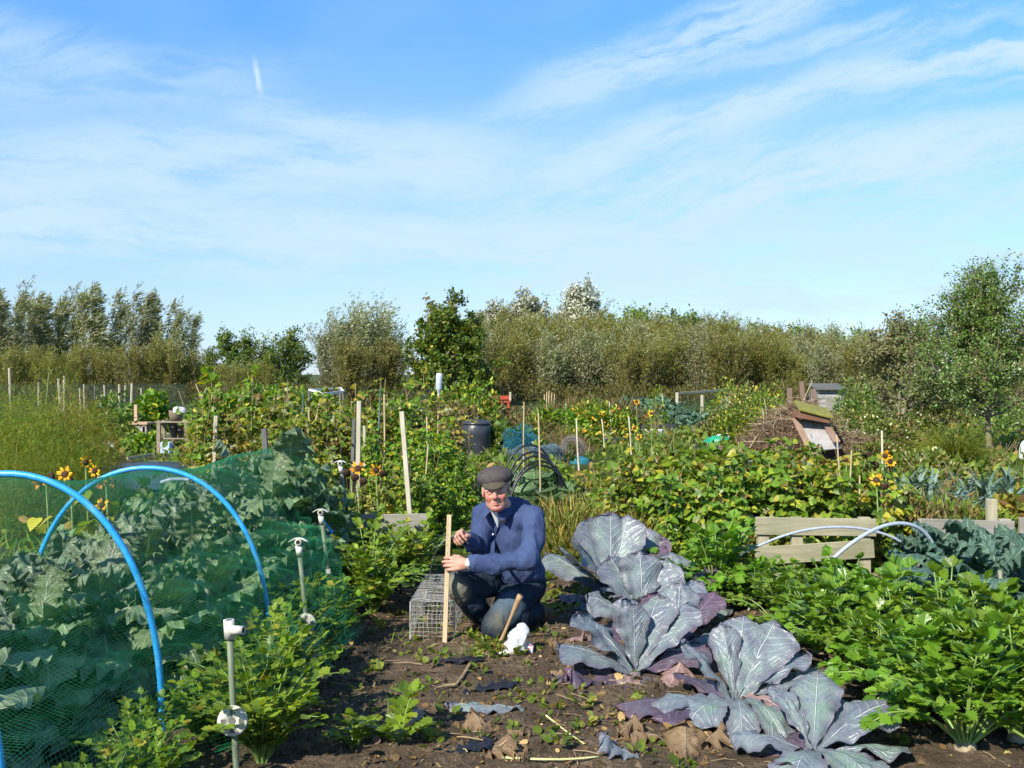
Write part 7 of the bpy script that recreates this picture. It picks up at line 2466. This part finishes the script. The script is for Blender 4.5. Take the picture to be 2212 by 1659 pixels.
gpn = 'plants in the far plots'
bl_(201, 'fruit_bush', 'fruit bush', 1.4, 1.2, .95, 1500, T_OVAL, .11, 'darkgreen', 240, 24, 'dark leafy bush behind the yellow asparagus', gpn)
bl_(202, 'fruit_bush', 'fruit bush', 1.0, 1.0, 1.1, 1100, T_HEART, .12, 'beangreen', 335, 25, 'tall green bush between new-wood bench and shelf', gpn)
bl_(203, 'strawberry_bed', 'strawberry plants', .9, .7, .3, 900, T_OVAL, .11, 'beangreen', 312, 20.6, 'low leafy green clump left of the shelf', gpn)
bl_(204, 'fruit_bush', 'fruit bush', .9, .8, .7, 800, T_OVAL, .10, 'darkgreen', 255, 22, 'dark round bush left of the new-wood bench', gpn)
bl_(205, 'fruit_bush', 'fruit bush', 1.0, 1, .7, 900, T_OVAL, .10, 'darkgreen', 440, 23, 'dark bush right of the shelf', gpn)
bl_(206, 'goldenrod', 'goldenrod', 1.0, 1.0, 1.05, 2600, T_LANCE, .12, 'yellow', 468, 17, 'yellow-green feathery clump left of the bean row', gpn, up=1.2)
bl_(207, 'goldenrod', 'goldenrod', 1.0, 1.0, .95, 2000, T_LANCE, .12, 'beandry', 520, 17, 'golden clump behind the left of the bean row', gpn, up=1.2)
bl_(208, 'ivy_bank', 'ivy', 5.5, 2.5, 1.15, 2600, T_OVAL, .17, 'beangreen', 610, 33, 'green climbing bank behind the bean row, under the willow', gpn)
bl_(209, 'rose_bush', 'rose bush', 1.5, 1.2, 1.0, 1700, T_OVAL, .085, 'bramble', 905, 17.5, 'bush with pale flecked leaves behind the silver bottle', gpn, ('white_petal', 30, .05))
bl_(210, 'apple_bush', 'bush', 1.8, 1.3, 1.32, 1900, T_OVAL, .11, 'squash', 1005, 22, 'lime green bush behind the compost bin', gpn)
bl_(211, 'bramble', 'bramble', 1.6, 1.2, 1.0, 1700, T_OVAL, .085, 'brownbush', 985, 19.5, 'brownish flowering bush left behind the compost bin', gpn, ('white_petal', 24, .04))
bl_(212, 'bramble', 'bramble', 1.7, 1.2, .95, 1700, T_OVAL, .085, 'bramble', 1055, 23.5, 'brown-green bush in front of the red bench', gpn, ('white_petal', 20, .04))
bl_(213, 'bramble', 'bramble', 1.4, 1.2, .8, 1400, T_OVAL, .085, 'brownbush', 1115, 22.5, 'brown bush right of the red bench', gpn)
bl_(214, 'chard', 'chard', 1.0, .8, .5, 700, T_OVAL, .16, 'darkgreen', 1078, 19.6, 'dark leafy clump beside the compost bin', gpn)
bl_(215, 'chard', 'chard', .9, .8, .45, 650, T_OVAL, .16, 'darkgreen', 1118, 19.5, 'dark leafy clump behind the pale sack', gpn)
bl_(216, 'dahlia', 'dahlia', .8, .7, .75, 900, T_LANCE, .2, 'beangreen', 1175, 22, 'spiky green plant left of the orange flowers', gpn, ('orange', 10, .06))
fl = [(1215, 24.0, 1.15, .9, 16, 'leftmost'), (1262, 24.6, 1.2, 1.02, 40, 'second from the left'), (1300, 24.2, 1.2, 1.02, 46, 'third from the left, brightest'), (1338, 24.4, .9, .8, 20, 'rightmost'), (1250, 21.6, 1.0, .55, 16, 'low one in front')]
for k, (px, d, W_, H_, nf, l) in enumerate(fl):
    bl_(220 + k, 'nasturtium', 'flowering plant', W_, .9, H_ * .82, 1500, T_OVAL, .09, 'squash' if k else 'beangreen', px, d, 'yellow-green plant with orange flowers, %s in its bed' % l, 'orange flowering plants', ('orange', nf, .055))
for k, (px, d, l) in enumerate([(1200, 26, 'behind the dahlia'), (1240, 27, 'behind the orange flowers, left'), (1290, 27, 'behind the orange flowers, right'), (1335, 28, 'left of the netted cabbages')]):
    bl_(230 + k, 'maize', 'maize', 1.5, 1, .62, 900, T_BLADE, .4, 'brownbush', px, d, 'dry maize stand ' + l, 'dry maize', up=1.5)
for k, (px, d, W_, H_, l) in enumerate([(1345, 32, 1.3, .72, 'leftmost, greyest'), (1385, 32, 1.5, .80, 'second from the left'), (1435, 31.5, 1.5, .82, 'third from the left, tallest'), (1412, 30, 1.4, .55, 'low one in front'), (1508, 27, 1.0, .42, 'pale one in front of the netting frame'), (1475, 29, 1.1, .4, 'below the netting frame')]):
    bl_(240 + k, 'brussels_sprout', 'brassica', W_, 1.0, H_, 1000, T_OVAL, .15, 'bluegreen', px, d, 'blue-green cabbage-like clump, %s of the netted rows' % l, 'blue-green brassicas')
for k, (px, d, W_, H_, l) in enumerate([(1585, 27, 1.9, 1.2, 'right of the netting frame'), (1635, 25, 1.8, 1.15, 'midway to the brush pile'), (1672, 23, 1.6, 1.1, 'behind the left of the brush pile'), (1572, 24.5, 1.4, .75, 'low one right of the pale brassica'), (1600, 23, 1.4, .7, 'low one behind the green sheet')]):
    bl_(250 + k, 'raspberry_cane', 'raspberry', W_, 1.0, H_, 2000, T_OVAL, .075, 'squash' if k % 2 == 0 else 'bramble', px, d, 'leafy raspberry canes ' + l, 'raspberry rows', None, up=.8)
bl_(260, 'ivy_bush', 'ivy', 1.3, 1.3, 1.3, 2200, T_OVAL, .085, 'darkgreen', 1850, 25, 'ivy-covered mound right of the shed', gpn)
for k, (px, d, W_, H_, l) in enumerate([(1885, 20.5, 1.5, 1.0, 'right of the brush pile, with most blossoms'), (1930, 19.6, 1.4, .8, 'below the grey-brown shrub tree'), (1985, 22, 1.3, .6, 'left of the trunk of the right tree'), (1905, 17.2, 1.1, .4, 'low one at the tail of the brush heap'), (2010, 15.5, 1.0, .35, 'low one left of the grass tuft')]):
    bl_(270 + k, 'bramble', 'bramble', W_, 1.0, H_, 1600, T_OVAL, .07, 'bramble', px, d, 'white-flowered bramble ' + l, 'brambles by the right tree', ('white_petal', 26 if k == 0 else 12, .045))
bl_(280, 'hedge_bush', 'bush', 2.4, 1.5, .9, 2400, T_OVAL, .09, 'hawthorn', 2235, 26, 'dark bush behind the right tree at the picture edge', gpn)
bl_(281, 'hedge_bush', 'bush', 2.2, 1.5, .8, 1800, T_OVAL, .09, 'bramble', 2040, 30, 'olive bush behind the right tree trunk', gpn)
bl_(282, 'cosmos', 'flower', .5, .5, .5, 300, T_LANCE, .1, 'weed', 1440, 13.4, 'wispy plant with magenta flowers behind the bean hedge', gpn, ('magenta', 5, .07))
bl_(283, 'dahlia', 'dahlia', .6, .5, 1.1, 400, T_LANCE, .12, 'beangreen', 1418, 26, 'tall plant with a dark red flower behind the cabbages', gpn, ('magenta', 3, .09))
bl_(284, 'yellow_plant', 'plant', .6, .6, .38, 420, T_HEART, .1, 'yellow', 2195, 9.6, 'yellowing plant at the right edge above the grey pallet', gpn)
bl_(285, 'lovage', 'herb', .9, .7, .42, 1200, T_LANCE, .09, 'weed', 2010, 9.0, 'fine-leaved plant behind the right pallet boards', gpn, None, up=.8)
bl_(286, 'lovage', 'herb', .8, .7, .42, 1100, T_LANCE, .09, 'weed', 2105, 9.0, 'fine-leaved plant left of the tall square pallet post', gpn, None, up=.8)
bl_(287, 'dry_weed', 'weed', .6, .6, .5, 400, T_LANCE, .1, 'brownbush', 1960, 8.7, 'brown seeding weed behind the pipe arches', gpn, None, up=.8)
bl_(288, 'dry_weed', 'weed', .5, .5, .75, 260, T_LANCE, .09, 'brownbush', 2065, 8.3, 'tall dead weed leaning over the grey pallet board', gpn, None, up=1)
bl_(289, 'rose', 'rose', .5, .5, .62, 260, T_OVAL, .06, 'bramble', 1868, 11.5, 'plant with cream blooms at the tail of the brush heap', gpn, ('white_petal', 5, .09))
for k, (px, d, W_, H_, l) in enumerate([(1235, 8.6, .9, .5, 'right behind his shoulder'), (1290, 8.9, .9, .52, 'behind the farthest cabbage'), (1340, 8.4, .7, .42, 'between cabbages and bean hedge'), (1215, 9.3, .8, .45, 'below the savoys'), (1400, 10.5, 1.0, .5, 'behind the left of the bean hedge'), (1330, 10.6, 1.0, .48, 'behind the yellow bean plant')]):
    t = bush(290 + k, 'grass_clump', 'grass clump', W_, .7, H_ * .72, 1100, T_BLADE, .2, 'drygrass', None, 'drystem', 30, .4, 1.0, .2)
    place(t, 'clump of rough half-dry grass ' + l, gx(px, d), 0, 1, 'rough grass clumps')
t = thing('ornamental_grass', 'bright yellow-green grass tuft left of the right tree', 'grass tuft', gx(2062, 17.2))
g = G()
n = 700
a = rng.random(n) * 6.28
u = np.linspace(0, 1, 6)
L_ = rng.uniform(.45, .95, n)
el = rng.uniform(.7, 1.45, n)
an = el[:, None] - u[None] ** 1.5 * rng.uniform(.5, 1.7, (n, 1))
pr = np.cumsum(np.cos(an), 1) * (L_ / 6)[:, None]
pz = np.cumsum(np.sin(an), 1) * (L_ / 6)[:, None]
P = np.stack([np.cos(a)[:, None] * (pr + .04), np.sin(a)[:, None] * (pr + .04), pz], -1) + rng.normal(size=(n, 1, 3)) * [.05, .05, 0]
g.tubes(P, np.linspace(.007, .0015, 6)[None] * np.ones((n, 1)), 3)
part(t, g, 'blades', M['reed'])
lk = Protos([leekp(121), leekp(122)])
k = 0
for d in (11.6, 10.9, 10.2):
    for px in (1942, 1975, 2010, 2050, 2090, 2135, 2180):
        row = {11.6: 'far', 10.9: 'middle', 10.2: 'near'}[d]
        o = ['first', 'second', 'third', 'fourth', 'fifth', 'sixth', 'seventh'][(1942, 1975, 2010, 2050, 2090, 2135, 2180).index(px)]
        lk.put('blue-green leek, %s from the left in the %s leek row' % (o, row), gx(px + r_.normal() * 6, d), r_.random() * 6, r_.uniform(.75, 1.05), 'leek rows')
lump('white_drum', 'white container half out of the frame by the right tree', 'container', gx(2218, 19), (.14, .14, .34), 'whitepaint', .04, 2)

# ================================================================ weeds and grass between the plots
def wild(p):
    x, y = p[:, 0], p[:, 1]
    ok = (y > 8.3) & (np.abs(x) < .56 * y + 1.5)
    ok &= ~((x < -4.2) & (x > -7.0) & (y > 13.4) & (y < 18))
    return ok * np.clip(1.2 - (y - 8) / 45, .25, 1)


P = scatter(46000, -18, 18, 8.0, 34, dens=wild)
P = P[fbm(P * [1, 1, 0], .5, 3) > .40]
n = len(P)
P[:, 2] = rng.random(n) ** 2 * .22
g = G()
g.leaves(T_OVAL, P, rdir(n, .5), rdir(n, 1.0), rng.uniform(.04, .13, n) * (1 + P[:, 1] / 40))
tag(g.build('weeds', M['weed']), kind='stuff')
P = scatter(60000, -16, 16, 8.2, 32, dens=wild)
P = P[fbm(P * [1, 1, 0], .45, 3, .5, 4) > .46]
n = len(P)
g = G()
g.leaves(T_BLADE, P, rdir(n, 1.6), rdir(n), rng.uniform(.06, .2, n), 1.6)
tag(g.build('grass', M['grass']), kind='stuff')
P = scatter(5000, -16, 16, 9, 34, dens=wild)
P = P[fbm(P * [1, 1, 0], .8, 3, .5, 9) > .5]
n = len(P)
g = G()
e = rdir(n, 2.2) * rng.uniform(.15, .5, (n, 1))
g.tubes(np.stack([P, P + e * .6, P + e + rng.normal(size=(n, 3)) * .03], 1), .004, 3)
tag(g.build('dry_stalks', M['drystem']), kind='stuff')

# dark undergrowth along the foot of the willows
M['under'] = leafmat('undergrowth_leaf', [(4, (.085, .09, .025)), (3, (.12, .115, .035)), (2, (.07, .05, .02))], .25, .5)
P = scatter(26000, -42, 42, 50, 57)
P[:, 2] = rng.random(len(P)) ** .8 * (.25 + 1.5 * fbm(P, .35, 3, .5, 2))
g = G()
g.leaves(T_LANCE, P, rdir(len(P), .9), rdir(len(P), .8), rng.uniform(.15, .32, len(P)))
tag(g.build('undergrowth', M['under']), kind='stuff')

# ================================================================ trees
wp = Protos([willow(301, 7.2, 1.5, 6, 46, 12, .30, wind=.8, wid=.7), willow(302, 7.0, 1.4, 6, 46, 12, .30, wind=.8, wid=.7), willow(303, 7.3, 1.6, 7, 42, 12, .30, wind=.8, wid=.7)])
ords = ['first', 'second', 'third', 'fourth', 'fifth', 'sixth', 'seventh', 'eighth', 'ninth', 'tenth', 'eleventh', 'twelfth', 'thirteenth']
for k, (px, py) in enumerate([(-30, 640), (0, 630), (28, 612), (62, 640), (92, 636), (122, 624), (158, 628), (205, 616), (245, 636), (292, 626), (330, 640), (368, 655), (402, 676)]):
    d = 64 + r_.normal() * 2
    H = at(px, py, d)[2]
    wp.put('tall feathery grey-green willow, %s from the left in the row beyond the fence' % ords[k], gx(px, d), r_.normal() * .4, 1, 'willow row at the left', fit=H)
wo_ = Protos([willow(311, 5.4, 2.8, 15, 34, 14, .24, 'olive', .35, 'willow_bush', .05, .9), willow(312, 5.2, 2.8, 15, 34, 14, .24, 'olive', .35, 'willow_bush', .05, .9), willow(313, 5.6, 3.0, 15, 34, 14, .24, 'olive', .35, 'willow_bush', .05, .9)])
for k, (px, py) in enumerate([(5, 752), (60, 745), (120, 752), (180, 738), (240, 750), (300, 738), (355, 728), (400, 755)]):
    d = 58 + r_.normal()
    wo_.put('olive-brown scrub willow, %s from the left beneath the tall willow row' % ords[k], gx(px, d), r_.normal(), 1, 'scrub under the left willows', fit=at(px, py, d)[2])
dt = Protos([broad(321, 5.2, 2.3, .5, .26, 'darkgreen', 16, 7, 4, 9, T_DIA), broad(322, 5.0, 2.5, .5, .26, 'darkgreen', 16, 7, 4, 9, T_DIA)])
for px, py, d, l in [(505, 710, 76, 'tallest on the left of the gap in the willows'), (455, 748, 74, 'leftmost and lowest, beside the willow row'), (560, 722, 74, 'in the middle of the gap'), (632, 708, 78, 'rightmost of the gap, beside the willow'), (600, 730, 72, 'lighter one in front of the rightmost')]:
    dt.put('dark green round-topped tree ' + l, gx(px, d), r_.random() * 6, 1, 'dark trees in the gap', fit=at(px, py, d)[2])
for px, py, d, l in [(500, 782, 62, 'below the dark trees, left'), (560, 778, 62, 'below the dark trees, right')]:
    wo_.put('low brownish scrub ' + l, gx(px, d), r_.random() * 6, 1, 'scrub below the dark trees', fit=at(px, py, d)[2])
wb = Protos([willow(331, 6.0, 3.0, 15, 40, 14, .24, 'willow', .7), willow(332, 6.1, 2.9, 15, 40, 14, .24, 'olive', .6)])
for px, py, d, k, l in [(712, 690, 55, 0, 'thin grey one, left part of the windswept clump'), (765, 655, 56, 0, 'windswept, leaning right, tallest of the clump'), (815, 655, 57, 0, 'windswept, right part of the clump'), (750, 735, 52, 1, 'olive, in front of the windswept clump'), (840, 735, 54, 1, 'olive, between windswept clump and dark maple')]:
    wb.put('willow ' + l, gx(px, d), 0, 1, 'windswept willow clump', k=k, fit=at(px, py, d)[2])
mp = broad(341, 5.0, 3.0, .3, .22, 'maple', 30, 9, 5, 10, T_LOBE, 'maple_tree', 'maple', top=.5, up=.25)
place(mp, 'dense dark green maple standing out before the willow belt', gx(968, 50), 0, at(968, 676, 50)[2] / top_of(mp))
mp2 = broad(342, 6.6, 1.0, 2.6, .20, 'maple', 16, 6, 4, 6, T_LOBE, 'maple_tree', 'maple', top=1.1, up=.6, bare=.2)
place(mp2, 'narrow maple top rising above the dense dark maple', gx(975, 53), .4, at(975, 626, 53)[2] / top_of(mp2))
mp3 = broad(343, 6.0, .7, 2.6, .20, 'yellow', 10, 5, 3, 5, T_LOBE, 'maple_tree', 'maple', top=1.0, up=.7, bare=.4)
place(mp3, 'sparse yellowing sapling left of the dense maple', gx(922, 53), 0, at(922, 640, 53)[2] / top_of(mp3))
place(broad(344, 6.0, .9, 2.2, .2, 'maple', 10, 6, 4, 6, T_LOBE, 'maple_tree', 'maple', top=1.0, up=.6, bare=.2), 'sparse top right behind the dense maple', gx(1012, 54), 0, at(1020, 668, 54)[2] / 5.9)
sp_ = Protos([broad(351, 8.6, 2.7, 4.6, .30, 'silver', 26, 9, 4, 11, T_DIA, 'silver_poplar', 'poplar', top=.9, up=.4), broad(352, 8.0, 2.4, 4.6, .30, 'silver', 22, 9, 4, 11, T_DIA, 'silver_poplar', 'poplar', top=.9, up=.4, bare=.1)])
for px, py, d, k, l in [(1258, 614, 88, 0, 'tallest and whitest, above the willow belt'), (1150, 632, 90, 1, 'thinner, left of the tallest poplar'), (1075, 655, 90, 1, 'behind the right of the maple, lowest of three')]:
    sp_.put('silver-leaved poplar ' + l, gx(px, d), r_.random(), 1, 'silver poplars', k=k, fit=at(px, py, d)[2])
wq = Protos([willow(361, 5.8, 3.2, 17, 40, 14, .24, 'olive', .35, low=.03, base_r=1.0), willow(362, 5.6, 3.2, 17, 40, 14, .24, 'olive', .4, low=.03, base_r=1.0), willow(363, 5.9, 3.0, 17, 40, 14, .24, 'olive', .3, low=.03, base_r=1.0), willow(364, 5.7, 3.2, 17, 38, 14, .24, 'willow', .4, low=.03, base_r=1.0)])
lab_w = 'olive-green willow in the dense, even belt closing off the plots'
tops = lambda px: np.interp(px, [1040, 1120, 1250, 1380, 1500, 1600, 1700, 1800, 1900], [678, 676, 674, 676, 684, 690, 697, 706, 714])
for row, d in ((0, 60), (1, 64), (2, 69)):
    for px in np.arange(1045 + row * 24, 1930, 66 - row * 6):
        d_ = d + r_.normal() * 1.2
        py = tops(px) + (34, 16, 2)[row] + r_.normal() * 7
        wq.put(lab_w, gx(px, d_), r_.random() * 6.28 if row < 2 else r_.normal() * .3, 1, 'willows in the dense belt', k=(3 if r_.random() < .2 else None), fit=at(px, py, d_)[2])
gt = Protos([broad(371, 6.0, 3.0, 1.2, .3, 'beangreen', 18, 8, 4, 8, T_DIA, top=.5), broad(372, 6.0, 2.8, 1.2, .3, 'darkgreen', 18, 8, 4, 8, T_DIA, top=.6, bare=.1)])
for px, py, d, k, l in [(1345, 666, 78, 0, 'fresh green, just right of the tallest poplar'), (1400, 671, 80, 0, 'fresh green, second right of the poplar'), (1495, 672, 78, 1, 'dark with bare tips, mid belt'), (1450, 680, 80, 1, 'dark, left of the bare-tipped one'), (1545, 690, 79, 1, 'dark, right of the bare-tipped one'),
                        (1600, 696, 78, 0, 'green, over the right half of the belt'), (1650, 700, 80, 1, 'dark, over the right half of the belt'), (1705, 702, 78, 0, 'green, farther right over the belt'), (1840, 708, 78, 0, 'green, at the right end of the belt'), (1770, 712, 80, 0, 'low green one near the right end')]:
    gt.put('tree top showing over the willow belt, ' + l, gx(px, d), r_.random() * 6, 1, 'tree tops over the belt', k=k, fit=at(px, py, d)[2])
gs_ = broad(381, 3.3, 1.55, .4, .10, 'greyshrub', 34, 10, 5, 9, T_DIA, 'shrub_tree', 'shrub', 'greytwig', tr=.07, up=.15, top=.4, multi=3, bare=.1)
place(gs_, 'round grey-brown shrub tree left of the right-hand tree', gx(1930, 31), 0, at(0, 682, 31)[2] / top_of(gs_))
hw_ = broad(391, 3.7, 1.95, .8, .066, 'hawthorn', 42, 13, 6, 12, T_OVAL, 'hawthorn_tree', 'tree', 'hawbark', tr=.085, up=.42, top=.6, bare=.12, cl=.8)
place(hw_, 'large bushy tree with bare lower limbs at the right edge', gx(2140, 20), 2.0, at(0, 572, 20)[2] / top_of(hw_))
